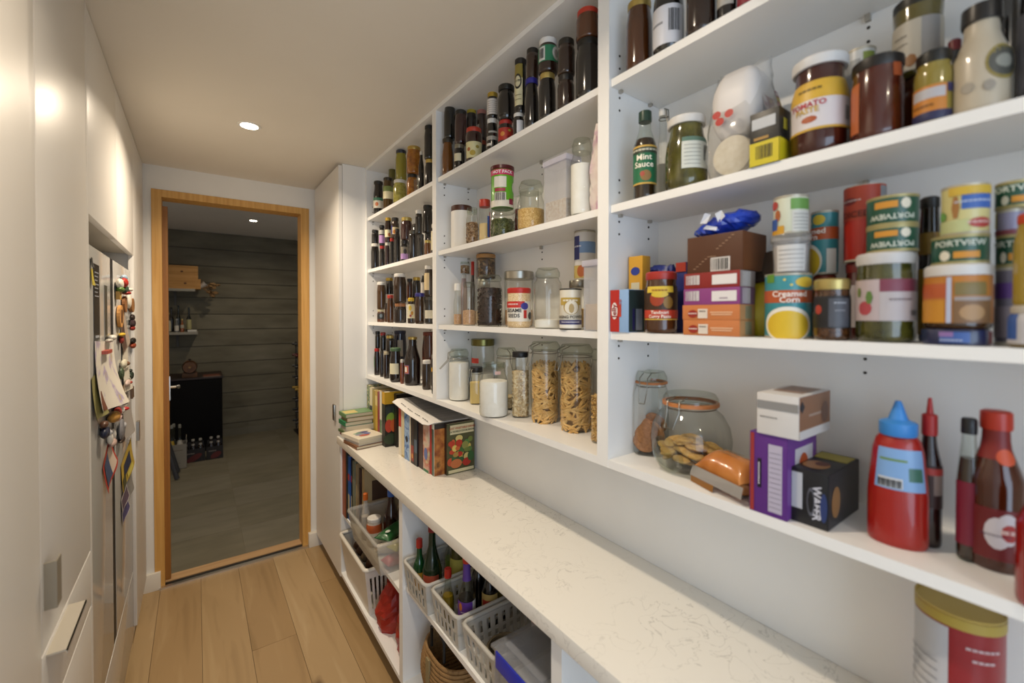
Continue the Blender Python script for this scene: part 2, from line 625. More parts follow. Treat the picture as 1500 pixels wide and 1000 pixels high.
def pin_holes(root, y, side, levels, z0, z1, xs):
    mb = MB()
    for x in xs:
        for lz in levels:
            for dz in (-0.065, -0.035, 0.035, 0.065):
                z = lz + dz
                if z0 < z < z1:
                    M = Matrix.Translation((x, y + side * 0.0006, z)) @ Matrix.Rotation(PI / 2, 4, 'X')
                    mb.lathe([(0.0028, -0.0006), (0.0028, 0.0006)], 8, M)
    stuff(mb.obj('pin_holes', PINHOLE, root))


def upper_unit(label, ya, yb):
    t = thing('shelf_unit', label, 'shelf', (0, 0, 0))
    th = 0.0175
    bx('side_panel', WHITE_BOARD, t, XS, XBACK, ya, ya + th, 1.196, ZC - 0.001)
    bx('side_panel', WHITE_BOARD, t, XS, XBACK, yb - th, yb, 1.196, ZC - 0.001)
    bx('top_panel', WHITE_BOARD, t, XS, XBACK, ya + th, yb - th, ZC - 0.018, ZC - 0.001)
    bx('bottom_panel', WHITE_BOARD, t, XS + 0.0005, XBACK, ya + th, yb - th, 1.196, 1.215)
    bx('back_panel', WHITE_BOARD, t, XBACK, XWALL - 0.001, ya, yb, 1.196, ZC - 0.001)
    for k in (4, 3, 2):
        bx('shelf', WHITE_BOARD, t, XS + 0.007, XBACK - 0.001, ya + th + 0.001, yb - th - 0.001, SHELF[k] - 0.018, SHELF[k])
    xs = (XS + 0.037, XS + 0.15)
    pin_holes(t, yb - th, -1, [SHELF[k] for k in (4, 3, 2)], 1.25, 2.36, xs)
    mb = MB()
    for k in (4, 3, 2):
        for x in xs:
            for y, s in ((yb - th, -1), (ya + th, 1)):
                mb.box(x - 0.004, x + 0.004, min(y, y + s * 0.009), max(y, y + s * 0.009), SHELF[k] - 0.025, SHELF[k] - 0.0182)
    ym = (ya + yb) / 2
    for k in (4, 3, 2):
        mb.box(XBACK - 0.009, XBACK, ym - 0.004, ym + 0.004, SHELF[k] - 0.03, SHELF[k] - 0.0182)
    stuff(mb.obj('shelf_pins', PINMET, t))
    hm = MB()
    for k in (4, 3, 2):
        for dz in (-0.065, -0.04):
            M = Matrix.Translation((XBACK - 0.0006, ym, SHELF[k] + dz)) @ Matrix.Rotation(PI / 2, 4, 'Y')
            hm.lathe([(0.0028, -0.0006), (0.0028, 0.0006)], 8, M)
    stuff(hm.obj('pin_holes', PINHOLE, t))
    return t


YU = [(-0.19, 0.7245), (0.7245, 1.642), (1.642, 2.5395)]
GROUP[0] = 'open white shelf units above the worktop'
upper_unit('white open shelf unit of packets, tins and sauces beside the pasta jar unit', *YU[0])
upper_unit('white open shelf unit holding glass jars of pasta, flour and seeds', *YU[1])
upper_unit('white open shelf unit full of dark preserve jars beside the tall cabinet', *YU[2])


def base_unit(label, ya, yb, zm):
    t = thing('base_unit', label, 'shelf', (0, 0, 0))
    th = 0.0175
    bx('side_panel', WHITE_BOARD, t, XB, 0.98, ya, ya + th, 0.104, 0.845)
    bx('side_panel', WHITE_BOARD, t, XB, 0.98, yb - th, yb, 0.104, 0.845)
    bx('bottom_panel', WHITE_BOARD, t, XB, 0.98, ya + th, yb - th, 0.104, 0.122)
    bx('back_panel', WHITE_BOARD, t, 0.98, 0.999, ya, yb, 0.104, 0.845)
    bx('kick_board', P('7a6a55', 0.6), t, XB + 0.055, XB + 0.07, ya, yb, 0.0, 0.104)
    if zm:
        bx('shelf', WHITE_BOARD, t, XB + 0.012, 0.979, ya + th + 0.001, yb - th - 0.001, zm - 0.018, zm)
    return t


GROUP[0] = 'open white base units under the worktop'
base_unit('white open base unit under the bare worktop, beside the lidded box unit', *YU[0], 0.50)
base_unit('white open base unit with slotted baskets of bottles under the worktop', *YU[1], 0.50)
base_unit('white open base unit with books, tub and basket beside tall cabinet', *YU[2], 0.45)
GROUP[0] = None

# quartz worktop with fine grey veins
QZ = bpy.data.materials.new('quartz')
QZ.use_nodes = True
nt = QZ.node_tree
b = nt.nodes['Principled BSDF']
tc = N(QZ, 'ShaderNodeTexCoord')
n1 = N(QZ, 'ShaderNodeTexNoise')
n1.inputs['Scale'].default_value = 15
n1.inputs['Detail'].default_value = 6
n1.inputs['Distortion'].default_value = 1.2
nt.links.new(tc.outputs['Object'], n1.inputs['Vector'])
s1 = N(QZ, 'ShaderNodeMath', operation='SUBTRACT')
s1.inputs[1].default_value = 0.5
nt.links.new(n1.outputs[0], s1.inputs[0])
a1 = N(QZ, 'ShaderNodeMath', operation='ABSOLUTE')
nt.links.new(s1.outputs[0], a1.inputs[0])
r1 = N(QZ, 'ShaderNodeValToRGB')
r1.color_ramp.elements[0].position = 0.0
r1.color_ramp.elements[0].color = (0.45, 0.45, 0.45, 1)
r1.color_ramp.elements[1].position = 0.012
r1.color_ramp.elements[1].color = (0, 0, 0, 1)
nt.links.new(a1.outputs[0], r1.inputs[0])
n2 = N(QZ, 'ShaderNodeTexNoise')
n2.inputs['Scale'].default_value = 4
r2 = N(QZ, 'ShaderNodeValToRGB')
r2.color_ramp.elements[0].position = 0.40
r2.color_ramp.elements[1].position = 0.56
nt.links.new(tc.outputs['Object'], n2.inputs['Vector'])
nt.links.new(n2.outputs[0], r2.inputs[0])
mm = N(QZ, 'ShaderNodeMath', operation='MULTIPLY')
nt.links.new(r1.outputs[0], mm.inputs[0])
nt.links.new(r2.outputs[0], mm.inputs[1])
mx = N(QZ, 'ShaderNodeMix', data_type='RGBA')
mx.inputs[6].default_value = lin('e9e5dc')
mx.inputs[7].default_value = lin('97928a')
nt.links.new(mm.outputs[0], mx.inputs[0])
nt.links.new(mx.outputs[2], b.inputs['Base Color'])
b.inputs['Roughness'].default_value = 0.22
wt = bx('worktop', QZ, None, 0.628, 0.999, -0.19, 2.539, 0.846, ZCT, bevel=0.002)
tag(wt, 'long white quartz worktop with fine grey veins under the shelf units', 'worktop')

# tall end cabinet beside the door
t = thing('tall_cabinet', 'tall white cabinet with full-height door between timber door and preserve shelves', 'cabinet', (0, 0, 0))
bx('body', WHITE_BOARD, t, XB + 0.021, 0.999, 2.541, 3.14, 0.09, ZC - 0.001)
bx('door', LACQ, t, XB, XB + 0.019, 2.542, 3.14, 0.09, ZC - 0.012)
hd = MB().box(XB - 0.012, XB, 2.615, 2.655, 0.955, 1.045)
hd.obj('handle', STEEL, t, bevel=0.002)
bx('filler', LACQ, t, XB + 0.03, 0.999, 3.141, 3.188, 0.09, ZC - 0.001)
bx('kick_board', P('7a6a55', 0.6), t, XB + 0.05, XB + 0.07, 2.542, 3.188, 0, 0.09)

# cabinets opposite (left)
XBK = -0.879
t = thing('tall_cabinet', 'tall white larder cabinet with drawers and bar handles beside the fridge', 'cabinet', (0, 0, 0))
bx('body', LACQ, t, XBK, XL - 0.021, 1.066, 1.645, 0.09, ZC - 0.001)
bx('end_panel', LACQ, t, XL - 0.020, XL, 1.632, 1.650, 0.0, ZC - 0.002)
d = bx('door', LACQ, t, XL - 0.020, XL, 1.168, 1.629, 0.923, ZC - 0.004, bevel=0.0015)
h1 = MB().box(XL, XL + 0.018, 1.182, 1.186, 1.0, 1.09).box(XL + 0.016, XL + 0.018, 1.186, 1.216, 1.0, 1.09)
h1.obj('handle', P('9d9586', 0.5, 0.6), d)
d = bx('drawer', LACQ, t, XL - 0.020, XL, 1.168, 1.629, 0.772, 0.919, bevel=0.0015)
h2 = MB().box(XL, XL + 0.03, 1.19, 1.37, 0.907, 0.911).box(XL + 0.028, XL + 0.03, 1.19, 1.37, 0.903, 0.911)
h2.obj('handle', P('c3bcae', 0.5, 0.4), d)
bx('drawer', LACQ, t, XL - 0.020, XL, 1.168, 1.629, 0.45, 0.768, bevel=0.0015)
bx('drawer', LACQ, t, XL - 0.020, XL, 1.168, 1.629, 0.095, 0.446, bevel=0.0015)
bx('filler', LACQ, t, XL - 0.020, XL, 1.066, 1.165, 0.0, ZC - 0.004, bevel=0.0015)
t = thing('tall_cabinet', 'tall white cabinet with plain doors standing proud of the larder with bar handles', 'cabinet', (0, 0, 0))
bx('body', LACQ, t, XBK, XL - 0.008, 0.1, 1.060, 0.09, ZC - 0.001)
bx('door', LACQ, t, XL - 0.007, XL + 0.015, 0.58, 1.063, 0.095, ZC - 0.004, bevel=0.003)
bx('door', LACQ, t, XL - 0.007, XL + 0.015, 0.1, 0.577, 0.095, ZC - 0.004, bevel=0.003)
# upper cabinet over the fridge
t = thing('wall_cabinet', 'white overhead cabinet with two plain doors above the fridge', 'cabinet', (0, 0, 0))
bx('body', P('b9b2a5', 0.5), t, XBK, XL - 0.021, 1.652, 2.70, 1.845, ZC - 0.001)
bx('door', LACQ, t, XL - 0.020, XL, 1.653, 2.176, 1.838, ZC - 0.004, bevel=0.0015)
bx('door', LACQ, t, XL - 0.020, XL, 2.179, 2.702, 1.838, ZC - 0.004, bevel=0.0015)
t = thing('tall_cabinet', 'narrow white end cabinet with small metal pull between fridge and timber door', 'cabinet', (0, 0, 0))
bx('body', LACQ, t, XBK, XL - 0.021, 2.724, 3.17, 0.0, ZC - 0.001)
dd = bx('door', LACQ, t, XL - 0.020, XL, 2.705, 3.168, 0.09, ZC - 0.004, bevel=0.0015)
bx('handle', STEEL, dd, XL, XL + 0.012, 2.73, 2.77, 0.96, 1.05)

# fridge
FRG = P('c0beba', 0.14, 0.0, spec=0.5)
XF = -0.250
t = thing('fridge', 'tall silver double-door fridge covered with magnets and papers', 'fridge', (0, 0, 0))
bx('body', P('8a867f', 0.4, 0.5), t, -0.86, XF - 0.062, 1.672, 2.698, 0.02, 1.755)
d = bx('door', FRG, t, XF - 0.06, XF, 1.668, 2.112, 0.36, 1.765, bevel=0.004)
bx('handle_recess', P('4a473f', 0.35), d, XF - 0.001, XF + 0.001, 1.985, 2.035, 1.43, 1.66)
d = bx('door', FRG, t, XF - 0.06, XF, 2.182, 2.700, 0.36, 1.765, bevel=0.004)
bx('door_gap_shade', P('0b0b0c', 0.5), t, XF - 0.05, XF - 0.0015, 2.113, 2.181, 0.36, 1.765)  # near-flush black strip between the doors; the gap's shade is put into its colour
bx('freezer_drawer', FRG, t, XF - 0.06, XF, 1.668, 2.700, 0.05, 0.352, bevel=0.004)
dp = bx('display_panel', P('23262b', 0.2), t, XF, XF + 0.0015, 1.79, 1.885, 1.455, 1.715)
for k in range(7):
    bx('print_line', P('8d9096', 0.5), dp, XF + 0.0015, XF + 0.002, 1.805, 1.870 - 0.01 * (k % 3), 1.70 - 0.012 - 0.012 * k, 1.70 - 0.0085 - 0.012 * k)
bx('print_line', P('a9acb2', 0.5), dp, XF + 0.0015, XF + 0.002, 1.81, 1.865, 1.49, 1.497)

# ================================================================== JARS, BOTTLES, TINS
def cylpx(x1, x2, yt, Z, dx=None, yb=None, D=None):
    a1, a2 = math.atan((x1 - CX) / F), math.atan((x2 - CX) / F)
    a, d = (a1 + a2) / 2, (a2 - a1) / 2
    xc = CX + F * math.tan(a)
    g = FW0 * math.cos(a) + RT * math.sin(a)
    if D is None:
        if yb is not None:
            p = onz(xc, yb, Z)
            D = math.hypot(p.x, p.y) / (1 - math.sin(d))
        else:
            D = (XS + dx) / (g.x - math.sin(d))
    q = ray(xc, yt)
    q = q / math.hypot(q.x, q.y)
    c = g * D
    r = D * math.sin(d)
    c.x = min(c.x, XBACK - 0.002 - r) if c.x < XBACK else c.x
    return c.x, c.y, r, H + q.z * D - Z, D


class Item:
    pass


def place(name, label, cat, x1, x2, yt, Z=None, dx=0.012, yb=None, on=None, turn=0.0, D=None, h=None):
    if on is not None:
        Z, D = on.top, on.D
    cx, cy, r, hh, D = cylpx(x1, x2, yt, Z, dx, yb, D)
    if h:
        hh = h
    it = Item()
    it.r, it.h, it.D, it.top = r, hh, D, Z + hh
    it.root = thing(name, label, cat, (cx, cy, Z), math.atan2(-cy, -cx) + PI / 2 + math.radians(turn))
    return it


def prof_r(prof, z):
    for (r0, z0), (r1, z1) in zip(prof, prof[1:]):
        if z0 <= z <= z1 and z1 > z0:
            return r0 + (r1 - r0) * (z - z0) / (z1 - z0)
    return prof[-1][0]


def wrap(prof, z0, z1, a0, a1, off, zf=None):
    """patch that follows the profile; zf(u) gives half-height for oval patches"""
    n = max(3, int(abs(a1 - a0) / 8) + 1)
    nz = 2 if abs(z1 - z0) < .01 else 6
    vs, fs = [], []
    zm, hz = (z0 + z1) / 2, (z1 - z0) / 2
    for i in range(n + 1):
        u = -1 + 2 * i / n
        if zf:
            u = math.sin(u * PI / 2)
        a = math.radians((a0 + a1) / 2 + (a1 - a0) / 2 * u)
        k = math.sqrt(max(0, 1 - u * u)) if zf else 1
        for q in range(nz + 1):
            z = zm + hz * k * (-1 + 2 * q / nz)
            r = prof_r(prof, z) + off
            vs.append((r * math.sin(a), -r * math.cos(a), z))
    for i in range(n):
        for q in range(nz):
            b0, b1 = i * (nz + 1) + q, (i + 1) * (nz + 1) + q
            fs.append((b0, b1, b1 + 1, b0 + 1))
    return MB().add(vs, fs)


def labels(it, prof, lab):
    """elements: ('b', z0, z1, a0, a1, colour) patch, ('t', text, z, a, size, colour[, opts]) lettering,
    ('c', z0, z1, a0, a1) barcode, ('e', z, a, rz, ra, colour) oval"""
    root, h = it.root, it.h
    lay = 0
    for e in lab:
        off = 0.0005 + 0.00016 * lay
        if e[0] == 'b':
            m = e[5] if not isinstance(e[5], str) else P(e[5], 0.45)
            wrap(prof, e[1] * h, e[2] * h, e[3], e[4], off).obj('label' if lay == 0 else 'label_print', m, root, smooth=60)
            lay += 1
        elif e[0] == 't':
            z = e[2] * h
            r = prof_r(prof, z)
            kw = e[6] if len(e) > 6 else {}
            text_cyl(root, e[1], r, z, e[3], e[4], e[5], off=off + 0.0005, prof=prof, **kw)
        elif e[0] == 'c':
            z0, z1 = e[1] * h, e[2] * h
            r = max(prof_r(prof, z0), prof_r(prof, z1))
            bars_cyl(root, r + 0.00018 * lay, z0, z1, e[3], e[4], seed=int(e[3] * 7) + 3)
        elif e[0] == 'e':
            m = e[5] if not isinstance(e[5], str) else P(e[5], 0.45)
            wrap(prof, (e[1] - e[3]) * h, (e[1] + e[3]) * h, e[2] - e[4], e[2] + e[4], off, True).obj('label_print', m, root, smooth=60)
            lay += 1


def lid_mesh(it, r, z0, z1, color, rough=0.35, metal=0.0):
    e = min(0.0025, (z1 - z0) * 0.3)
    MB().lathe([(r * 0.97, z0), (r, z0 + e), (r, z1 - e), (r - e, z1), (r * 0.8, z1 - 0.0008)], 24).obj('lid', P(color, rough, metal, spec=0.5), it.root, smooth=35)


def jam(label, x1, x2, yt, c='20130c', lid='d9d4ca', lab=(), shape=0, name='preserve_jar', cat='jar', lidm=0.0, neck=0.86, **kw):
    """full preserve jar: glossy filled body and screw lid"""
    it = place(name, label, cat, x1, x2, yt, **kw)
    it.r *= 1.06
    r, h = it.r, it.h
    lz = h - min(0.016, h * 0.17)
    n = r * neck
    if shape == 0:
        prof = [(r * 0.86, 0), (r * 0.97, h * 0.03), (r, h * 0.08), (r, h * 0.66), (r * 0.97, h * 0.73), (n, lz - 0.006), (n, lz)]
    elif shape == 1:    # tapered, wide mouth
        prof = [(r * 0.84, 0), (r * 0.9, h * 0.04), (r * 0.98, h * 0.6), (r, h * 0.72), (r * 0.98, lz - 0.005), (n, lz)]
    else:               # rounded shoulders
        prof = [(r * 0.8, 0), (r * 0.96, h * 0.05), (r, h * 0.14), (r, h * 0.5), (r * 0.95, h * 0.64), (r * 0.84, h * 0.75), (n * 0.9, lz - 0.008), (n * 0.9, lz)]
    m = c if not isinstance(c, str) else P(c, 0.16, coat=0.6)
    MB().lathe(prof, 24).obj('jar_body', m, it.root, smooth=50)
    lid_mesh(it, min(r, n * 1.05), lz - 0.001, h, lid, 0.3 if lidm else 0.38, lidm)
    labels(it, prof, lab)
    return it


def bottle(label, x1, x2, yt, c='12100c', cap='1c1c1c', lab=(), neck=0.36, sh=0.52, nk=0.68, caph=0.07, m=None, name='bottle', cat='bottle', fill=None, sq=0.0, capm=0.0, **kw):
    """bottle: body, shoulder from sh*h to nk*h, neck, cap"""
    it = place(name, label, cat, x1, x2, yt, **kw)
    r, h = it.r, it.h
    cz = h * (1 - caph)
    prof = [(r * 0.88, 0), (r * 0.98, h * 0.02), (r, h * 0.05), (r, h * sh * 0.94), (r * 0.97, h * sh), (r * (0.5 + neck * 0.5), h * (sh + nk) / 2), (r * neck * 1.1, h * nk), (r * neck, h * (nk + 0.05)), (r * neck * 0.95, cz)]
    mat = m or P(c, 0.12, coat=0.6)
    MB().lathe(prof, 24, sq=sq).obj('bottle_body', mat, it.root, smooth=50)
    if fill:
        fz, fc = fill
        ip = [(q * 0.93, max(0.003, z)) for q, z in prof if z < fz * h] + [(prof_r(prof, fz * h) * 0.93, fz * h)]
        MB().lathe(ip, 24, sq=sq).obj('contents', P(fc, 0.15) if isinstance(fc, str) else fc, it.root, smooth=50)
    MB().lathe([(r * neck * 1.12, cz - 0.004), (r * neck * 1.15, cz), (r * neck * 1.12, h - 0.002), (r * neck * 0.9, h)], 20).obj('cap', P(cap, 0.35, capm), it.root, smooth=40)
    labels(it, prof, lab)
    it.prof = prof
    return it


def can(label, x1, x2, yt, c='c0c0c0', lab=(), rim='b9b2a0', name='food_can', cat='can', **kw):
    it = place(name, label, cat, x1, x2, yt, **kw)
    r, h = it.r, it.h
    prof = [(r * 0.985, 0.0035), (r * 0.985, h - 0.0035)]
    m = c if not isinstance(c, str) else P(c, 0.35, coat=0.2)
    MB().lathe([(r * 0.95, 0.002), (r * 0.985, 0.0035), (r * 0.985, h - 0.0035)], 28, cap1=False).obj('can_body', m, it.root, smooth=40)
    MB().lathe([(r * 0.985, h - 0.004), (r, h - 0.003), (r, h), (r * 0.96, h), (r * 0.95, h - 0.003), (r * 0.5, h - 0.0025)], 28, cap0=False).obj('rim', P(rim, 0.4, 0.35), it.root, smooth=40)
    MB().lathe([(r * 0.97, 0), (r, 0.001), (r, 0.0035), (r * 0.985, 0.004)], 28).obj('rim', P(rim, 0.4, 0.35), it.root, smooth=40)
    labels(it, prof, lab)
    return it


def scatter_mesh(r, h, n, make, z0=0.004, seed=3):
    """small pieces laid in a shell just inside a jar wall and over the top of the fill"""
    rnd = random.Random(seed)
    mb = MB()
    for i in range(n):
        a = rnd.uniform(0, 2 * PI)
        if i % 6 == 0:
            q = r * math.sqrt(rnd.random()) * 0.9
            z = h - rnd.uniform(0, 0.006)
        else:
            q = r * rnd.uniform(0.83, 0.91)
            z = z0 + rnd.random() * (h - z0 - 0.004)
        make(mb, rnd, Vector((q * math.cos(a), q * math.sin(a), z)), a)
    return mb


def penne(mb, rnd, p, a):
    L, R = 0.019, 0.0046
    tang = Vector((-math.sin(a), math.cos(a), 0))
    t = rnd.uniform(-1.25, 1.25)
    d = tang * math.cos(t) + Vector((0, 0, 1)) * math.sin(t)
    rad = Vector((math.cos(a), math.sin(a), 0))
    p = p - rad * 0.002
    mb.tube([p - d * L, p - d * L * 0.3, p + d * L * 0.3, p + d * L], [R * 0.5, R, R, R * 0.5], 6)


def flake(mb, rnd, p, a):
    s = rnd.uniform(0.003, 0.0055)
    M = Matrix.Translation(p) @ Matrix.Rotation(rnd.uniform(0, 6), 4, (rnd.random(), rnd.random(), rnd.random() + 0.1)) @ Matrix.Diagonal((s, s * 0.8, s * 0.35, 1))
    mb.ball((0, 0, 0), 1, 1, 1, 6, 4, M)


def glassjar(label, x1, x2, yt, fill=0.6, mat='e9dcc0', lidk='glass', lidc='b0aba0', neck=0.8, sh=0.74, lab=(), gl=None, pieces=None, sq=0.0, name='glass_jar', cat='jar', tilt=0, lh=None, clip=0, seal=None, belly=False, **kw):
    """see-through jar with its contents; lidk: glass | metal | wood | cap | none ; clip angle for a wire bail"""
    it = place(name, label, cat, x1, x2, yt, **kw)
    r, h, root = it.r, it.h, it.root
    if sq:
        r = it.r = r * .86
    lh = lh if lh is not None else min(0.03, h * 0.16)
    lz = h - lh
    n = r * neck
    prof = [(r * 0.86, 0.0), (r * 0.96, h * 0.02), (r, h * 0.07), (r, h * sh * 0.95), (r * 0.97, h * sh), (n * 1.03, h * sh + (lz - h * sh) * 0.55), (n, lz)]
    if belly:
        prof = [(r * .78, 0), (r * .84, h * .02), (r * .92, h * .12), (r, h * .4), (r * .995, h * .6), (r * .96, h * .76), (r * .91, h * .84), (n * .98, lz)]
    g = gl or GLASS
    MB().lathe(prof, 28, cap1=False, sq=sq).obj('glass_body', g, root, smooth=50)
    if fill:
        fz = fill * h
        kr = 0.80 if pieces else 0.955
        ip = [(q * kr, max(0.004, z)) for q, z in prof if z < fz - 0.001]
        ip.append((prof_r(prof, fz) * kr, fz))
        ip.append((prof_r(prof, fz) * 0.5, fz + 0.003))
        m = mat if not isinstance(mat, str) else P(mat, 0.8)
        MB().lathe(ip, 28, sq=sq).obj('contents', m, root, smooth=50)
        if pieces:
            fn, cnt, pm = pieces
            mb = scatter_mesh(r * (.95 if belly else 1), fz, cnt, fn, seed=int(x1))
            stuff(mb.obj('content_pieces', pm, root, smooth=60))
    if lidk == 'glass':
        MB().lathe([(n * 1.02, lz), (n * 1.1, lz + lh * 0.15), (n * 1.1, lz + lh * 0.55), (n * 0.98, lz + lh * 0.8), (n * 0.9, h), (n * 0.4, h - lh * 0.2)], 28).obj('lid', GLASSG, root, smooth=45)
    elif lidk == 'none':
        MB().lathe([(n, lz), (n * 1.04, lz + lh * 0.3), (n * 1.04, lz + lh * 0.6), (n, h), (n * 0.93, h), (n * 0.93, lz)], 28, cap0=False, cap1=False).obj('rim', GLASSG, root, smooth=45)
    else:
        rough, metal = {'metal': (0.3, 1.0), 'wood': (0.6, 0.0), 'cap': (0.4, 0.0)}[lidk]
        m = P(lidc, rough, metal)
        MB().lathe([(n * 1.02, lz - 0.002), (n * 1.06, lz), (n * 1.06, h - 0.002), (n * 1.02, h), (n * 0.6, h - 0.0005)], 28).obj('lid', m, root, smooth=40)
    if seal:
        MB().lathe([(n * 1.02, lz - 0.003), (n * 1.13, lz - 0.002), (n * 1.13, lz + 0.003), (n * 1.02, lz + 0.004)], 28, cap0=False, cap1=False).obj('rubber_seal', P(seal, 0.5), root, smooth=40)
    if clip is not None and clip != 0:
        wire_clip(root, n * 1.05, lz, lh, clip)
    labels(it, prof, lab)
    it.prof = prof
    return it


def wire_clip(root, n, lz, lh, ang, openout=0.0):
    a = math.radians(ang)
    d = Vector((math.sin(a), -math.cos(a), 0))
    s = Vector((d.y, -d.x, 0))
    w = n * 0.28
    mb = MB()
    for k in (-1, 1):
        mb.tube([d * n * 0.6 + s * w * k + ZV * (lz + lh * 0.9), d * (n + 0.006) + s * w * k + ZV * (lz + lh * 0.55), d * (n + 0.008) + s * w * k + ZV * (lz - 0.012),
                 d * (n + 0.012 + openout) + s * w * 0.7 * k + ZV * (lz - 0.045)], 0.0013, 6)
    mb.tube([d * (n + 0.012 + openout) + s * w * 0.7 + ZV * (lz - 0.045), d * (n + 0.012 + openout) - s * w * 0.7 + ZV * (lz - 0.045)], 0.0013, 6)
    mb.tube([d * (n + 0.005) + s * w * 1.3 + ZV * (lz - 0.006), d * (n + 0.006) - s * w * 1.3 + ZV * (lz - 0.006)], 0.0013, 6)
    mb.obj('wire_clip', P('8b8880', 0.3, 1.0), root, smooth=60)
    rb = MB()
    rb.tube([(n * 1.0 * math.cos(2 * PI * k / 24), n * 1.0 * math.sin(2 * PI * k / 24), lz - 0.006) for k in range(24)], 0.0012, 5, closed=True)
    rb.obj('wire_band', P('8b8880', 0.3, 1.0), root, smooth=60)

# ------------------------------------------------------------------ preserve shelves (unit beside the tall cabinet)
DK, DK2, BR, AM, OL = '14100e', '1d1210', '3b210e', '7d4a12', '77702a'
MILO = noise_mat('sliced_pickles', ['6d6a26', '9c9440', 'b5aa5c'], (45, 45, 60), 3, rough=0.15, coat=0.6)
MORANGE = noise_mat('orange_preserve', ['6b3a0c', '9a5c14', 'b0791e'], (50, 50, 60), 3, rough=0.15, coat=0.6)
Z2, Z3, Z4, Z5 = SHELF[2], SHELF[3], SHELF[4], SHELF[5]
CRM = 'e6dcb4'
GROUP[0] = 'preserves on the top shelf beside the tall cabinet'
jam('narrow jar of green pickles, red lid, against the tall cabinet', 541, 547.5, 284, '8a8a2c', 'b5322a', Z=Z2, dx=.02)
jam('round jar of black olives with green and white label and black lid', 548, 562, 266, '171310', '17150f', [('b', .2, .42, -80, 80, 'dfd8c6'), ('b', .42, .5, -80, 80, '3d7a5e'), ('e', .31, -20, .06, 20, 'c96f3a')], shape=2, Z=Z2, dx=.015)
jam('tall brown jar, dark lid, cream and green label, beside black olives', 562, 576.5, 261, '4a3512', '241d12', [('b', .33, .56, -75, 75, CRM), ('b', .56, .72, -75, 75, '7c8a4a')], Z=Z2, dx=.015)
g4 = jam('jar of pale green pickle slices under a white lid', 577, 596, 264.5, MILO, 'd8d4cb', Z=Z2, dx=.01)
g5 = jam('jar of orange fruit preserve with dark lid, under the big amber jar', 597, 612, 256, MORANGE, '25221a', Z=Z2, dx=.02)
bottle('slim black bottle of sauce beside gold-lidded dark jar, top shelf', 613.5, 622, 222, DK, 'cfc9bd', neck=.5, sh=.62, nk=.8, Z=Z2, dx=.02)
g8 = jam('dark jar with gold lid and gleaming side, under the tall black jar', 623.5, 637, 234, DK, 'c3a95c', Z=Z2, dx=.015, lidm=.7)
jam('yellow-green jar with blue-black lid standing on the pickle slices', 580.5, 596, 221, '8b8224', '2a2c38', on=g4)
jam('big amber jar with gold lid standing on the orange fruit preserve', 597, 617, 216, MORANGE, 'b79a50', on=g5, lidm=.6)
jam('small green jar with white lid behind the pickle slices', 570, 581, 244, '5f5c1e', 'd5d0c5', Z=Z2, dx=.10, shape=1)
jam('tall black jar stacked on the gold-lidded dark jar, top shelf', 622.5, 637, 185, '100e0d', '12110f', on=g8)
gs = place('drinking_glass', 'tiny empty glass at the shelf edge before the amber jar', 'glass', 606.5, 613, 271, Z=Z2, dx=.001, h=.05)
MB().lathe([(gs.r * .8, 0), (gs.r * .85, .003), (gs.r, .05), (gs.r * .93, .05), (gs.r * .8, .006)], 16, cap1=True).obj('glass_body', GLASS, gs.root, smooth=40)

GROUP[0] = 'preserves on the second shelf beside the tall cabinet'
a = jam('black jam jar with white lid beside tall cabinet, carrying a small black jar', 544, 555.5, 357, DK, 'dcd8cf', Z=Z3, dx=.015)
jam('small black jar with black lid stacked on the white-lidded jam jar', 545, 555, 337, DK, '191715', on=a)
a = jam('dark jam jar with red lid under the lilac-labelled black jar', 556.5, 564, 360, DK, 'a32620', Z=Z3, dx=.02)
jam('black jar with lilac label standing on a red-lidded jam jar', 556, 564, 330, DK, '1b1917', [('b', .12, .5, -80, 80, 'b78cc0'), ('b', .55, .75, -80, 80, 'b9b6ae')], on=a)
a = jam('dark red jam jar with pale lid under the gold-lidded labelled jar', 564.5, 571, 355, '2a1110', 'cfc9ba', Z=Z3, dx=.02)
jam('dark jar with gold lid and cream label stacked on the dark red jam', 564.5, 573.5, 319, '2b180f', 'bd9c3c', [('b', .2, .5, -80, 80, CRM), ('e', .3, 20, .08, 25, 'c3743a')], on=a, lidm=.5)
a = jam('tall black jam jar with red lid under the blue-edged label jar', 571.5, 577.5, 349, DK, 'a32a22', Z=Z3, dx=.03)
jam('dark jar with blue and cream label stacked beside the gold-lidded jar', 574, 584.5, 319, '2e1c10', '231f1b', [('b', .18, .52, -80, 80, 'cfc09a'), ('b', .18, .6, -80, -45, '33347c'), ('e', .3, -10, .1, 25, 'b7722c')], on=a)
bottle('tall slim black bottle between the red lids and flowery label', 578, 587, 335, DK, '26231f', neck=.62, sh=.72, nk=.86, Z=Z3, dx=.015)
a = jam('black jar with grey and lilac flowery label under the maroon jar', 587.5, 598, 352, DK, '1c1a18', [('b', .1, .36, -80, 80, 'b48cc2'), ('b', .36, .68, -80, 80, '847c6e'), ('e', .46, 10, .12, 25, '3a332c')], Z=Z3, dx=.015)
jam('maroon jam jar with gold lid stacked on the flowery label jar', 588, 604, 319, '3a1a17', 'bda65e', on=a, lidm=.5)
a = jam('broad grey-lidded black jar in front of the dark bottles, second shelf', 599.5, 612, 338, DK2, '57534a', Z=Z3, dx=.012, lidm=.5, shape=1)
b = jam('black jar with white highlight next to the small amber jar', 613, 621.5, 343, DK, '33302b', Z=Z3, dx=.025)
jam('small amber jar with gold lid and brown contents at shelf edge', 622, 631.5, 352, '6b3f17', 'c2ab60', Z=Z3, dx=.012, lidm=.6)
jam('black jar with white lid stacked behind the broad grey-lidded jar', 609, 619, 308, DK, 'cdc9c0', on=b)
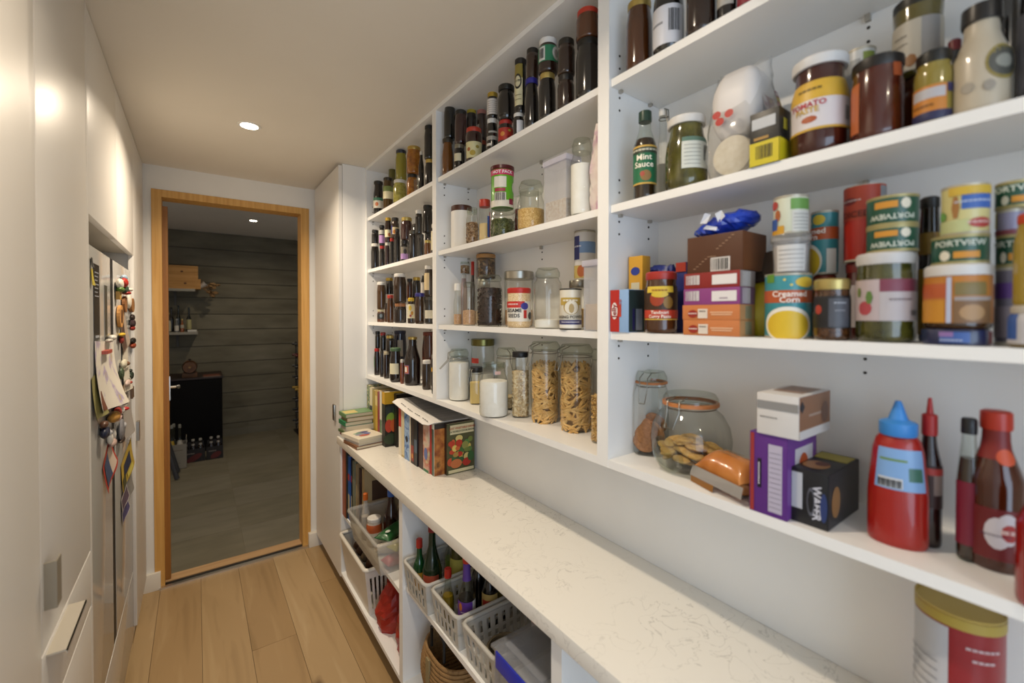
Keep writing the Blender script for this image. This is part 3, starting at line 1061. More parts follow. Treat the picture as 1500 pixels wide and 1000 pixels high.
c_ = jam('dark jar hidden behind the small amber jar', 622.5, 632, 342, DK, '2b2926', Z=Z3, dx=.1)
jam('large black jar with black lid stacked behind the small amber jar', 620, 634, 301, DK, '151413', on=c_)
jam('jar with cream label and white lid half hidden by the divider panel', 632.2, 644, 328, '2a1a0e', 'e6e1d6', [('b', .1, .75, -90, 90, 'e3d8b6')], Z=Z3, dx=.012)

GROUP[0] = 'preserves on the third shelf beside the tall cabinet'
jam('brown jar with white lid at the back, beside shelf pin holes', 548.5, 558, 408, '3a2411', 'd6d2ca', Z=Z4, dx=.11)
a = jam('small jar with dark picture label and cream lid under brown jar', 552.5, 563, 453, '5b3420', 'c8bd9a', [('b', .25, .75, -60, 60, '2a2a2a'), ('e', .5, 5, .15, 22, '6f7c86')], Z=Z4, dx=.025)
jam('tall brown jar with white lid stacked on the small picture-label jar', 552.5, 565, 413, '432a12', 'dcd9d2', on=a)
c_ = jam('brown jar at the back with a gold lid jar on top', 563.5, 568, 448, '5a3615', '2a2620', Z=Z4, dx=.08)
jam('dark jar with gold lid and white label stacked at the back', 565, 576, 407, DK2, 'b9993f', [('b', .1, .42, -90, 90, 'd9d3c8')], on=c_, lidm=.5)
jam('brown sauce jar with red lid beside the squat ribbed jar', 567, 577, 432, '4a2a10', 'b03a2c', Z=Z4, dx=.012, shape=2)
a = jam('squat dark jar with copper lid under the big brown jar', 578, 595, 444, DK2, '9c6a44', Z=Z4, dx=.012)
jam('big brown jar with white lid stacked on the squat copper-lidded jar', 577, 595, 401, '2e1c0d', 'd9d6cf', on=a)
c_ = jam('dark jar hidden behind the yellow label jar', 597, 605, 438, DK, '2a2826', Z=Z4, dx=.1)
jam('red-brown jar without label stacked behind the yellow label jar', 596, 604.5, 408, '42200f', '26211c', on=c_)
c_ = jam('dark jar hidden behind the blue-lidded jar', 606, 616, 438, DK, '2a2826', Z=Z4, dx=.1)
jam('black jar with gold lid stacked behind the blue-lidded jar', 604.8, 616, 406, '1a100c', 'bd9d45', on=c_, lidm=.5)
jam('slim jar with yellow fruit label and yellow lid beside blue lid', 597.5, 607, 436, '24140d', 'cfab2f', [('b', .2, .75, -85, 85, 'd8cfae'), ('e', .6, -15, .1, 25, 'd9b93a'), ('e', .4, 15, .08, 22, 'c58a2c'), ('e', .3, -10, .05, 18, 'b04a3c')], Z=Z4, dx=.012)
jam('large brown jar with blue lid at shelf edge', 608, 622, 429, '3a2412', '34307a', Z=Z4, dx=.005, shape=2, neck=.92)
c_ = jam('dark jar at the back carrying the white-capped bottle', 618.5, 624, 434, DK, '2a2826', Z=Z4, dx=.1)
bottle('slim bottle with white cap and white label, third shelf', 616.5, 623.5, 400, DK, 'd9d6cf', [('b', .02, .6, -85, 85, 'd4cdc4')], neck=.55, sh=.64, nk=.78, on=c_)
a = jam('dark jar with pale label and white lid beside the divider', 623, 634.5, 434, DK, '46423b', [('b', .2, .5, -90, 90, 'cfc8b4')], Z=Z4, dx=.03)
jam('jar with cream label and white lid stacked on the pale label jar', 622, 636, 389, '2a1c12', 'd9d5cd', [('b', .2, .75, -80, 0, 'd6bf92')], on=a)

GROUP[0] = 'preserves on the lowest upper shelf beside the tall cabinet'
a = jam('dark jam jar with red lid and green label edge, lowest shelf', 548, 556, 510, '1c100d', 'a3231d', [('b', .3, .7, -88, -60, '4f8a4a')], Z=Z5, yb=549.5)
jam('black jar with black lid stacked on the red-lidded lowest jam jar', 549.5, 556.5, 485, DK, '1a1816', on=a)
a = jam('plain dark jam jar between the red lid and cream lid', 556.5, 561.5, 513, '1b100d', '3d372f', Z=Z5, yb=552)
jam('black jar with red lid stacked on the plain dark jam jar', 557, 565, 486.5, DK, '8f2320', on=a)
a = jam('dark jam jar with cream lid, lowest shelf', 562, 570, 514.5, '24150e', 'b5a98c', Z=Z5, yb=554.5)
jam('dark jar with gold lid stacked on the cream-lidded jam jar', 565.5, 577, 491, '211a14', 'c2a65c', on=a, lidm=.6)
jam('round black jar with green lid and blank cream label', 571, 587.5, 509, '180f0d', '4f6a4a', [('b', .24, .55, -75, 30, 'd9d2b4')], Z=Z5, yb=560, shape=2)
jam('slim amber jar with white lid between cream label and bottle', 586, 591.5, 526, '74381a', 'cfcac0', Z=Z5, yb=562)
bottle('tall dark cordial bottle with gold cap and small purple-edged label', 592, 616, 493, '1d1412', 'c2a559', [('b', .24, .42, -70, -25, '7a5a7e'), ('b', .255, .405, -66, -30, 'b7694a'), ('b', .28, .38, -64, -42, 'e3dcd0')], neck=.5, sh=.55, nk=.78, caph=.04, capm=.6, Z=Z5, yb=565)
a = jam('brown jar with domed white lid beside the tall cordial bottle', 618.5, 631, 527, '2b1c0f', 'dedbd5', Z=Z5, yb=571)
jam('dark jar with navy lid and pale label at the back', 577, 595, 484, '181a2e', '23243a', [('b', .45, .8, -25, 25, 'a39a8c')], Z=Z5, dx=.1)
jam('large red-brown jar with rust lid at the back, lowest shelf', 619, 640, 486, '4a2011', '6e2f1e', Z=Z5, dx=.105)
jam('dark jar with yellow spot half hidden by the divider panel', 632, 642, 519, '17110d', '8d8a84', [('e', .62, -60, .06, 18, 'd8a82c')], Z=Z5, yb=577)

for Zr, nm, spans in ((Z3, 'second', ((549, 559, .1), (561.5, 571, .11), (573, 585, .1), (588.5, 600, .11), (603.5, 615, .1))), (Z4, 'third', ((570.5, 582, .1), (584.5, 595, .11))), (Z5, 'lowest upper', ((553, 563, .1), (565.5, 575, .11), (598.5, 611, .1)))):
    GROUP[0] = 'dark jars in the back row of the %s shelf' % nm
    for k, (xa, xb_, hh) in enumerate(spans):
        lo = jam('dark preserve jar standing in the shadowed back row of the %s shelf' % nm, xa, xb_, 400, DK2 if k % 2 else DK, '2e2a25', Z=Zr, dx=.112, h=hh + .01)
        jam('dark preserve jar stacked high in the back row of the %s shelf' % nm, xa + .4, xb_ - .4, 400, DK if k % 2 else '20140e', '3a352d', on=lo, h=hh)

# ------------------------------------------------------------------ middle unit, top shelf
GROUP[0] = 'preserves on the top shelf of the middle unit'
a = jam('tall amber jar under a blue-lidded black jar', 648.5, 664, 204, '6b3f12', '3a3226', Z=Z2, dx=.01, shape=2)
jam('black jar with blue lid stacked on the tall amber jar', 651, 668, 153, '12130f', '2f2c70', on=a)
a = jam('small black jar with cream label and silver lid under maroon jar', 666, 680.5, 212, '150f0d', '8b8676', [('b', .3, .6, -70, 20, 'ddd3b0')], Z=Z2, dx=.012, lidm=.6)
jam('maroon jar with black lid stacked on the small cream label jar', 667, 684, 163, '311514', '1d1d1a', on=a)
jam('dark red jar with orange-red lid and cream fruit label', 683, 706, 189, '2a0f0d', 'b53a26', [('b', .08, .55, -75, 75, 'd8cf9c'), ('e', .22, -10, .08, 22, 'b59a3a'), ('e', .4, 25, .05, 14, '9c8a3c'), ('e', .33, -40, .06, 14, 'a8653a')], Z=Z2, dx=.006, shape=1)
c_ = jam('dark jar at the back under the yellow lid', 684, 697, 205, DK, '2a2826', Z=Z2, dx=.1)
jam('dark jar with yellow lid stacked behind the maroon jar', 684, 698, 161, '1a120e', 'b5a02a', on=c_)
c_ = jam('dark jar at the back under the pink cloth lid', 699.5, 713, 207, DK, '8a3a24', Z=Z2, dx=.1)
jam('dark jar with pink gingham lid stacked at the back', 699, 713, 162, '2a1812', 'a06a62', [('b', .3, .5, -80, -30, '9a948a')], on=c_)
a = jam('black jar with white striped label and white lid, top shelf', 713.5, 729, 175, '141110', 'd8d6d0', [('b', .12, .2, -80, -10, 'cbc6bc'), ('b', .3, .42, -80, 60, '9c978e'), ('b', .52, .58, -40, 60, 'b2ada3')], Z=Z2, dx=.01)
jam('black jar with gold lid and printed white label stacked on striped jar', 714, 729.5, 137, '15110f', 'b79a3e', [('b', .12, .72, -80, 80, 'd6cfc8')] + [('b', .2 + .08 * k, .215 + .08 * k, -60, 50, '8c867f') for k in range(6)], on=a, lidm=.6)
a = jam('jar with red strawberry label and red lid under big black jar', 730.5, 751, 178, '1d0f0c', 'a8281f', [('b', .0, .62, -80, 80, 'a4281c'), ('e', .35, -25, .1, 18, 'c9843a'), ('e', .2, 25, .08, 16, '7c1c14'), ('e', .5, 30, .05, 12, '9c9a3c')], Z=Z2, dx=.008)
jam('big black jar stacked on the red strawberry label jar', 729.5, 754, 127, '14100e', '1c1915', on=a, shape=2)
a = jam('black jar with white lid and white label under the gold label jar', 752, 767.5, 167, '14110f', 'd6d4ce', [('b', .05, .62, -20, 50, 'c9c9cc')], Z=Z2, dx=.008)
jam('tall black jar with gold and cream label, stacked on white lid', 754.5, 770.5, 88, '141210', '211e1b', [('b', .12, .88, -85, 20, 'd9d0a6'), ('b', .62, .88, -85, 20, '8c7c34'), ('e', .56, -30, .14, 40, '26221c'), ('e', .56, -30, .1, 29, 'cfc6a0'), ('t', 'DL', .56, -30, .02, '26221c'), ('b', .22, .235, -60, 5, '8d8460'), ('b', .3, .315, -60, 5, '8d8460')], on=a, neck=.95)
a = jam('black jar with blue lid under the brown jar, top shelf', 769, 788.5, 117, '14100f', '2a2682', Z=Z2, dx=.006, shape=2)
jam('brown jar with dark lid stacked on the blue lid', 771, 789, 73, '2f1c12', '1f1c16', on=a, shape=1)
a = jam('dark jar with gold lid under the green label jar', 790, 813, 110, '17120f', 'c0a860', Z=Z2, dx=.006, lidm=.6)
jam('jar with green label, barcode and white lid stacked on gold lid', 789, 816, 60, '2b1810', 'dcdad6', [('b', .27, .74, -90, 90, '2c7a55'), ('b', .3, .7, -62, -18, 'd9d6d0'), ('c', .36, .64, -58, -24), ('e', .52, 55, .2, 30, 'c9c6c0'), ('e', .52, 55, .12, 18, '9a958c')], on=a)
a = jam('brown jar under a matching brown jar, top shelf', 817, 840, 112, '2a1a13', '1d1a17', Z=Z2, dx=.006)
jam('brown jar with dark lid stacked on the matching brown jar', 817, 841, 60, '2e1d14', '24201a', on=a)
a = jam('large black jar beside the divider, carrying an orange-lidded jar', 844, 878, 62, '15110f', '17140f', Z=Z2, dx=.004)
jam('amber jar with orange-red lid stacked beside the divider', 844, 877, 18, '512a0e', 'b5341f', on=a)

# ------------------------------------------------------------------ middle unit, second shelf
GROUP[0] = 'dry goods on the second shelf of the middle unit'
MUESLI = noise_mat('muesli', ['6e4a2c', '9c7a52', 'c2a583'], (160, 160, 160), 2, rough=0.85, kind='vor')
GRAIN = noise_mat('yellow_grain', ['b98f4a', 'd0a964', 'e0c084'], (330, 330, 330), 2, rough=0.8, kind='vor')
OATS = noise_mat('rolled_oats', ['b89a6c', 'd3bc92', 'e6d8b8'], (170, 170, 170), 2, rough=0.85, kind='vor')
HERB = noise_mat('dried_herb', ['3c4220', '5a6230', '767a48'], (150, 150, 150), 2, rough=0.85, kind='vor')
NIBS = noise_mat('cocoa_nibs', ['1c0f0a', '2e1a12', '422a1e'], (190, 190, 190), 2, rough=0.6, kind='vor')
SALT = noise_mat('pink_grain', ['c49a72', 'd6b28e', 'b07f5c'], (420, 420, 420), 2, rough=0.8, kind='vor')
FLOUR = noise_mat('white_flour', ['eeeae2', 'f6f3ee'], (40, 40, 40), 3, rough=0.9)
PASTA = noise_mat('penne_pasta', ['bf9350', 'd6ac68', 'e0bd80'], (60, 60, 60), 2, rough=0.55)
it = place('canister', 'plain white canister with brown screw lid', 'canister', 661, 692, 303, Z=Z3, dx=.03)
MB().lathe([(it.r * .95, 0), (it.r, .004), (it.r, it.h - .022), (it.r * .95, it.h - .02)], 28).obj('canister_body', P('f0ece4', .35), it.root, smooth=40)
MB().lathe([(it.r * .98, it.h - .022), (it.r * 1.0, it.h - .02), (it.r * 1.0, it.h - .002), (it.r * .96, it.h)], 28).obj('lid', P('4a2414', .35), it.root, smooth=40)
glassjar('small open glass jar half full of muesli', 683, 700.5, 305, .58, MUESLI, 'none', neck=.85, sh=.68, Z=Z3, dx=.005, pieces=(flake, 400, MUESLI))
glassjar('glass jar of pale meal with red lid and blue label edge', 702, 718, 293, .42, 'ddc088', 'cap', 'b03222', neck=.95, sh=.85, Z=Z3, dx=.02, lab=[('b', .1, .6, 30, 80, '3a5aa4'), ('b', .1, .7, 60, 85, 'b5322a')])
a = glassjar('squat glass jar of dried green herb under the bright green tin', 718.5, 754, 306, .62, HERB, 'glass', neck=.9, sh=.66, Z=Z3, dx=.012, pieces=(flake, 500, HERB))
b = place('food_tin', 'bright green tin with pink band and dark red lid on the herb jar', 'tin', 719.5, 752.5, 246, on=a)
GRN = '5fa81e'
MB().lathe([(b.r * .95, 0), (b.r, .002), (b.r, b.h - .012), (b.r * .98, b.h - .01)], 28).obj('tin_body', P(GRN, .35, coat=.2), b.root, smooth=40)
MB().lathe([(b.r * 1.01, b.h - .014), (b.r * 1.06, b.h - .012), (b.r * 1.06, b.h - .001), (b.r * 1.02, b.h)], 28).obj('lid', P('4e1016', .3), b.root, smooth=40)
bp = [(b.r, 0), (b.r, b.h)]
labels(b, bp, [('b', .76, .89, -170, 170, 'c3285a'), ('b', .0, .16, -170, 170, 'd9d3c4'), ('b', .46, .72, -45, 20, 'd9d4c8'), ('b', .36, .44, -40, 15, '9c3444'), ('b', .14, .34, -42, 18, 'cfcac0'), ('c', .15, .33, -36, 12), ('b', .06, .2, 35, 62, '8a1d3c'), ('e', .48, 72, .14, 18, 'd9d6cc'), ('t', 'HOT PACK', .825, 0, .014, 'f4eef0')])
glassjar('glass jar of yellow grain with domed glass lid', 757.5, 798, 267, .42, GRAIN, 'glass', neck=.8, sh=.56, Z=Z3, dx=.008, lh=.035)
jam('small dark red jar behind the yellow grain jar', 754, 762, 306, '5a1c14', '8a2a1c', Z=Z3, dx=.115)
gm = place('glass_mug', 'clear glass mug with handle behind the yellow grain jar', 'mug', 762, 789, 279, Z=Z3, dx=.112)
MB().lathe([(gm.r * .9, 0), (gm.r, .004), (gm.r, gm.h), (gm.r * .95, gm.h)], 20, cap1=False).obj('mug_body', GLASS, gm.root, smooth=40)
MB().tube([(-gm.r, 0, gm.h * .9), (-gm.r * 1.5, 0, gm.h * .86), (-gm.r * 1.55, 0, gm.h * .5), (-gm.r, 0, gm.h * .4)], .004, 8).obj('handle', GLASSG, gm.root, smooth=60)


def storage_box(label, xl, xr, xs_, yt, Z, dx, fill, mat, lidc, name='storage_container', lidm=None):
    X0 = XS + dx
    ya, yb_ = onx(xr, 400, X0).y, onx(xl, 400, X0).y
    ht = onx((xl + xr) / 2, yt, X0).z - Z
    dep = max(.05, min(ony(xs_, 400, ya).x - X0, XBACK - .004 - X0))
    w = yb_ - ya
    t = thing(name, label, 'container', (X0 + dep / 2, (ya + yb_) / 2, Z))
    d2, w2 = dep / 2, w / 2
    m = MB()
    tw = .0016
    m.box(-d2, d2, -w2, w2, 0, tw)
    for (x0, x1, y0, y1) in ((-d2, -d2 + tw, -w2, w2), (d2 - tw, d2, -w2, w2), (-d2 + tw, d2 - tw, -w2, -w2 + tw), (-d2 + tw, d2 - tw, w2 - tw, w2)):
        m.box(x0, x1, y0, y1, tw, ht - .014)
    m.obj('container_body', PLASTIC, t)
    bx('contents', mat, t, -d2 + .003, d2 - .003, -w2 + .003, w2 - .003, .003, ht * fill, bevel=.002)
    lid = MB().box(-d2 - .004, d2 + .004, -w2 - .004, w2 + .004, ht - .016, ht).obj('lid', lidm or glass('lilac_lid', (.88, .87, .93), .6, .45, (.80, .78, .88), .2), t, bevel=.003)
    return t


storage_box('clear square container of oats with pale lilac clip lid', 797, 829, 836, 231, Z3, .012, .33, OATS, None)
glassjar('big glass jar of white sugar with glass lid', 835, 869, 205, .66, FLOUR, 'glass', neck=.78, sh=.70, Z=Z3, dx=.006, lh=.035)


def bag(name, label, cat, loc, rotz, w, d, h, mat, seed=1, top=0.35, subdiv=14, crease=.006, lean=0.0):
    """soft packet: pillow body pinched at the top"""
    rnd = random.Random(seed)
    t = thing(name, label, cat, loc, rotz)
    nz, seg = 12, 24
    vs, fs = [], []
    for i in range(nz + 1):
        f = i / nz
        k = 1 - (max(0, f - .55) / .45) ** 1.6 * (1 - top)
        dd = d * (.5 + .5 * math.sin(min(1, f * 3 + .35) * PI / 2)) * (1 - .93 * max(0, f - .45) / .55)
        for s in range(seg):
            a = 2 * PI * s / seg
            c, q = math.cos(a), math.sin(a)
            c = math.copysign(abs(c) ** .6, c)
            q = math.copysign(abs(q) ** .6, q)
            j = crease * (rnd.random() - .5) * 2 * (1 if 0 < i else 0)
            vs.append((c * (w / 2 * (k * .3 + .7) + j), q * (max(.002, dd / 2) + j * .6) + lean * f, h * f + (j * .5 if i else 0)))
    for i in range(nz):
        for s in range(seg):
            s2 = (s + 1) % seg
            fs.append((i * seg + s, i * seg + s2, (i + 1) * seg + s2, (i + 1) * seg + s))
    fs.append(tuple(reversed(range(seg))))
    fs.append(tuple(nz * seg + s for s in range(seg)))
    MB().add(vs, fs).obj('packet_body', mat, t, smooth=50)
    return t


PINKBAG = noise_mat('pink_print_bag', ['e6ded6', 'd9c9c6', 'b98ea8', 'c3446a'], (25, 25, 18), 3, rough=.3, pos=[.3, .5, .62, .75])
bag('sugar_bag', 'white paper bag with pink print standing against the divider', 'bag', (XS + .055, .774, Z3), -PI / 2, .05, .06, .235, PINKBAG, 4, .8)

GROUP[0] = 'dry goods on the third shelf of the middle unit'
bottle('small glass shaker with white cap and brown seeds', 664.5, 676.5, 415, m=GLASS, cap='f0ede6', neck=.72, sh=.56, nk=.66, caph=.15, fill=(.26, SALT), Z=Z4, dx=.045, name='shaker', cat='shaker')
a = glassjar('glass jar a third full of pink-brown grain', 677.5, 697, 413, .34, SALT, 'glass', neck=.8, sh=.72, Z=Z4, dx=.02, lh=.02)
c = glassjar('glass jar full of dark cocoa nibs', 698, 736, 403, .74, NIBS, 'glass', neck=.84, sh=.74, Z=Z4, dx=.008, lh=.022, pieces=(flake, 500, NIBS))
b_ = glassjar('clear glass jar hidden behind the cocoa nibs jar', 697, 720, 409, .3, GRAIN, 'metal', Z=Z4, dx=.095, name='glass_jar')
glassjar('jar of mixed brown tea with wooden lid stacked behind cocoa nibs', 697.5, 726, 373, .8, noise_mat('mixed_tea', ['2c1c10', '5a3c22', '8a6a44'], (120, 120, 120), 2, rough=.8, kind='vor'), 'wood', 'a97a44', neck=.93, sh=.88, lh=.014, on=b_)
d_ = jam('pale tub under the small glass of spice at the back', 671, 684, 402, 'b59a90', 'd9d2c6', Z=Z4, dx=.11, name='tub', cat='tub')
glassjar('small clear cup of brown spice stacked beside the wooden-lidded tea jar', 671, 688, 384, .7, MUESLI, 'none', neck=1.0, sh=.9, on=d_)
e_ = bottle('little spice bottle with red cap beside the cup of brown spice', 689, 696, 383, c='3a2c26', cap='b5281c', neck=.6, sh=.6, nk=.72, caph=.2, Z=Z4, dx=.12)
glassjar('tall glass jar with brushed steel lid behind the sesame seeds', 739, 781, 398, .3, SALT, 'metal', 'a9a59b', neck=.97, sh=.85, Z=Z4, dx=.075, lh=.026, lab=[('t', 'QUINOA', .48, -48, .022, 'c9c6c0')])
s = jam('plastic jar of sesame seeds with red lid and white label', 744, 776.5, 422, noise_mat('sesame', ['c9a878', 'dcc296', 'e6d2ac'], (400, 400, 400), 2, rough=.3, kind='vor', coat=.4), 'b82a20', [('b', .16, .66, -100, 100, 'e3dccf'), ('b', .5, .66, -100, 28, 'c0281e'), ('b', .16, .66, 42, 100, 'd6cfc2'), ('e', .58, -30, .07, 22, 'c8352a'), ('e', .54, 28, .09, 20, '3c3a8c'), ('e', .3, 65, .1, 18, '2a2a2a'), ('b', .24, .44, 22, 38, 'b8302a'), ('t', 'hoyts', .58, -30, .012, 'f2e6e0'), ('t', 'SESAME', .43, -28, .0155, '1a1a1c'), ('t', 'SEEDS', .30, -28, .0155, '1a1a1c')], Z=Z4, dx=.004, name='spice_jar', neck=.97)
glassjar('big glass jar with a little white powder and glass lid', 782, 822.5, 393, .14, FLOUR, 'glass', neck=.8, sh=.76, Z=Z4, dx=.012, lh=.028)
ct = can('cream and gold baking powder tin with dark rims', 819.5, 852, 423, 'ddd6c4', [('b', .6, .78, -60, 60, 'b79a46'), ('b', .05, .17, -85, 85, 'e6e2d8'), ('b', .13, .24, -85, 85, '3b3a6a'), ('e', .56, 5, .19, 42, 'a88a36'), ('e', .54, 5, .16, 36, 'ded7c6'), ('e', .52, 5, .12, 14, 'a8905a'), ('t', 'WARDS', .7, 0, .014, 'f4efe0'), ('t', 'BAKING POWDER', .31, 0, .0105, '3a352c'), ('t', 'GLUTEN FREE', .185, 0, .008, 'f0ecf2')], rim='3a3630', Z=Z4, dx=.002, name='baking_powder_tin', cat='tin')
c_ = glassjar('short glass jar with steel lid behind the baking powder tin', 834, 864, 411, .4, GRAIN, 'metal', '8f8a80', neck=.97, sh=.85, Z=Z4, dx=.085, lh=.02)
can('blue and white food can stacked beside the divider', 841, 872, 340, 'dcd9d6', [('b', .42, .9, -85, -30, '2a3170'), ('b', .55, .78, -30, 90, '7c9cc8'), ('b', .04, .3, -85, 90, 'b9a25a'), ('e', .18, -20, .12, 25, 'a85a2a'), ('e', .24, 35, .14, 30, 'cfae5a'), ('t', 'COLES', .68, -55, .014, 'e6e6ee')], on=c_)
storage_box('clear container of raw sugar with white lid beside the divider', 855, 881, 884, 380, Z4, .006, .38, noise_mat('raw_sugar', ['c9a468', 'd9ba84'], (60, 60, 60), 3, rough=.9), None)

GROUP[0] = 'jars on the lowest shelf of the middle unit'
a = glassjar('clip-top jar of white flour with wire clip hanging open', 657, 688, 511, .74, FLOUR, 'glass', neck=.82, sh=.74, Z=Z5, yb=588, lh=.03)
wire_clip(a.root, a.r * .88, a.h - .032, .03, -75, .03)
q = glassjar('small square jar of yellow meal with black clip lid', 686.5, 709, 537, .58, 'dcc27a', 'cap', '1c1c1c', neck=.9, sh=.66, Z=Z5, yb=593, sq=3, lh=.018)
wire_clip(q.root, q.r * .9, q.h - .02, .018, -50, .004)
c_ = glassjar('tall glass jar with olive lid and red tag behind the yellow meal', 690, 724, 496, .45, FLOUR, 'metal', '6f6a3e', neck=.95, sh=.8, Z=Z5, dx=.095, lab=[('b', .62, .7, -70, -20, 'c23a2c')], lh=.025)
glassjar('wide open-rimmed glass jar of white flour beside the oat flakes', 702, 744.5, 531, .66, FLOUR, 'none', neck=.78, sh=.66, Z=Z5, yb=613, lh=.02, lab=[('b', .8, .86, 5, 35, 'c9a8a0')])
k = glassjar('empty clip-top jar behind the wide flour jar', 727, 757, 509, .2, OATS, 'glass', neck=.9, sh=.82, Z=Z5, dx=.1, lh=.03)
wire_clip(k.root, k.r * .96, k.h - .032, .03, 30, .006)
glassjar('tall square jar of oat flakes with black lid', 748, 777, 515, .70, OATS, 'cap', '16161a', neck=.92, sh=.82, Z=Z5, yb=613, sq=3, lh=.016, pieces=(flake, 900, OATS))
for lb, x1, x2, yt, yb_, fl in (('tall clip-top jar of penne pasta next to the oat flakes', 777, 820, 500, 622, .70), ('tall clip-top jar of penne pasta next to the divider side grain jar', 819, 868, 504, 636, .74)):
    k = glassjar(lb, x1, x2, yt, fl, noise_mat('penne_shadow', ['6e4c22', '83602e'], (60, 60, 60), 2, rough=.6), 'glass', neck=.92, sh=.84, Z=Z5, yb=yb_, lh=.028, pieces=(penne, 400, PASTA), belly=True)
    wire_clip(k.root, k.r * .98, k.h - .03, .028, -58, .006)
k = glassjar('tall jar of small yellow pasta half hidden by the divider', 866, 898, 511, .5, GRAIN, 'glass', neck=.9, sh=.82, Z=Z5, yb=652, lh=.03, pieces=(flake, 900, GRAIN))

# ================================================================== UNIT OF PACKETS, TINS AND SAUCES
def carton(label, xl, xr, xs_, yt, Z, dx, mat, side=None, name='carton', cat='box', yo=0.0, ht=None, dep=None, top=None):
    """cardboard box square to the shelf: front face (towards the corridor) from pixel xl to xr, side face on to xs_"""
    X0 = XS + dx
    ya, yb_ = onx(xr, 400, X0).y + yo, onx(xl, 400, X0).y + yo
    ht = ht or onx((xl + xr) / 2, yt, X0).z - Z
    dep = dep or max(.03, min(ony(xs_, 400, ya).x - X0, XBACK - .004 - X0))
    w = yb_ - ya
    t = thing(name, label, cat, (X0 + dep / 2, (ya + yb_) / 2, Z))
    m = mat if not isinstance(mat, str) else P(mat, .42)
    bx('carton_body', m, t, -dep / 2, dep / 2, -w / 2, w / 2, 0, ht, bevel=.0012)
    it = Item()
    it.root, it.w, it.dep, it.h, it.top = t, w, dep, ht, Z + ht
    it.F = lambda u=0, v=.5: face_M(-dep / 2 - .0003, -u * w, v * ht, '-x')    # u in -.5...5 to the right, v height fraction
    it.S = lambda u=0, v=.5: face_M(u * dep, -w / 2 - .0003, v * ht, '-y')
    it.T = lambda u=0, v=0: face_M(u * dep, v * w, ht + .0002, '+z')
    if side:
        patch(t, 'side_print', it.S(), dep * .985, ht * .97, P(side, .42), .0003)
    return it


GROUP[0] = 'preserves on the top shelf of the packet unit'
a = jam('brown chutney jar with gold lid beside the divider', 917, 953, 6, '4a2810', 'b39a55', Z=Z2, dx=.008, lidm=.6)
jam('dark jar at the back behind the gold-lidded chutney', 912, 934, 2, DK, '17150f', Z=Z2, dx=.1, h=.14)
jam('dark jar with white barcode label', 956, 999, -38, '120f0d', '1a1816', [('b', .06, .52, -80, 60, 'd4d4da'), ('c', .2, .46, 0, 42), ('b', .3, .33, -70, -20, '8a8a90')], Z=Z2, dx=.004, shape=2)
jam('brown jar with white label edge and round shoulders', 1004, 1046, -45, '26140c', '2a241d', [('b', .1, .9, -90, -70, 'cfccc6'), ('e', .68, -5, .07, 14, 'c9c4bb')], Z=Z2, dx=.004)
jam('dark jar with pale printed label, top shelf of packets', 1048, 1076, -50, '1a1411', '26221d', [('b', .25, .8, -70, 40, 'b5afa5')], Z=Z2, dx=.02)
jam('dark jar with red label at the cut end of top shelf', 1078, 1112, -55, '1a1210', '2a2622', [('b', .1, .6, -80, 80, '8a2030')], Z=Z2, dx=.02)

GROUP[0] = 'sauces and pickles on the second shelf of the packet unit'
bottle('mint sauce bottle with green cap and green label', 927, 961, 164, m=GLASSG, cap='1f3a2c', neck=.5, sh=.62, nk=.78, caph=.1, fill=(.68, '33200f'), Z=Z3, dx=.012,
       lab=[('b', .16, .58, -88, 88, '1f6b45'), ('b', .155, .175, -88, 88, 'c9a24a'), ('b', .565, .585, -88, 88, 'c9a24a'), ('b', .5, .565, -88, 88, '2c3a2a'), ('e', .25, 5, .06, 26, '8a6a3a'), ('e', .27, -12, .03, 12, 'a84a3a'), ('t', 'Cornwells', .53, -5, .013, 'e6dfc8'), ('t', 'Mint', .45, -5, .018, 'f0ead8'), ('t', 'Sauce', .37, -5, .018, 'f0ead8')])
s = bottle('clear swing-top bottle with white contents behind mint sauce', 958, 982, 160, m=GLASS, cap='d9d6d0', neck=.45, sh=.5, nk=.68, caph=.06, fill=(.42, 'e6e0d2'), Z=Z3, dx=.1)
wire_clip(s.root, s.r * .5, s.h * .92, .02, 40, .003)
jam('big jar of gherkins with white lid and nutrition label', 975, 1034, 176, noise_mat('gherkins', ['23220a', '4a4714', '6a6424'], (38, 38, 25), 3, rough=.12, coat=.8), 'dad7d2', [('b', .26, .68, -12, 75, 'd4d6cc'), ('b', .62, .68, -12, 75, '5c7a6c')] + [('b', .31 + .05 * k, .316 + .05 * k, -6, 40, '7c7f78') for k in range(6)] + [('c', .36, .56, 48, 70)], Z=Z3, dx=.015, shape=2, name='pickle_jar')
# crackers in a clear bag
X0 = XS + .02
yl, yr = onx(1037, 200, X0).y, onx(1100, 200, X0).y
t = bag('cracker_packet', 'clear plastic packet of round rice crackers with red berries print', 'packet', (XS + .085, (yl + yr) / 2 + .005, Z3), -PI / 2, .108, .13, .225, FILM, 9, .85, crease=.004)
rk = MB()
for k in range(9):
    for q in (0,):
        M = Matrix.Translation((0, -.042 + k * .0105, .046)) @ Matrix.Rotation(PI / 2, 4, 'X')
        rk.lathe([(.034, -.004), (.037, -.002), (.037, .002), (.034, .004)], 20, M)
rk.obj('crackers', noise_mat('rice_cracker', ['d9cdb0', 'e9e1cc'], (120, 120, 120), 2, rough=.8), t, smooth=40)
for (x, z) in ((-.012, .108), (.006, .118), (-.018, .122)):
    ellipse(t, 'berry_print', face_M(x, -.0655, z, '-y'), .0085, .0075, P('b02018', .35))
iv = []
for k_ in range(9):
    f_ = k_ / 8
    rr_ = (.6 + .4 * math.sin(min(1, f_ * 2.5 + .2) * PI / 2)) * (1 - .35 * (max(0, f_ - .6) / .4) ** 2)
    iv.append((rr_, .086 + .125 * f_))
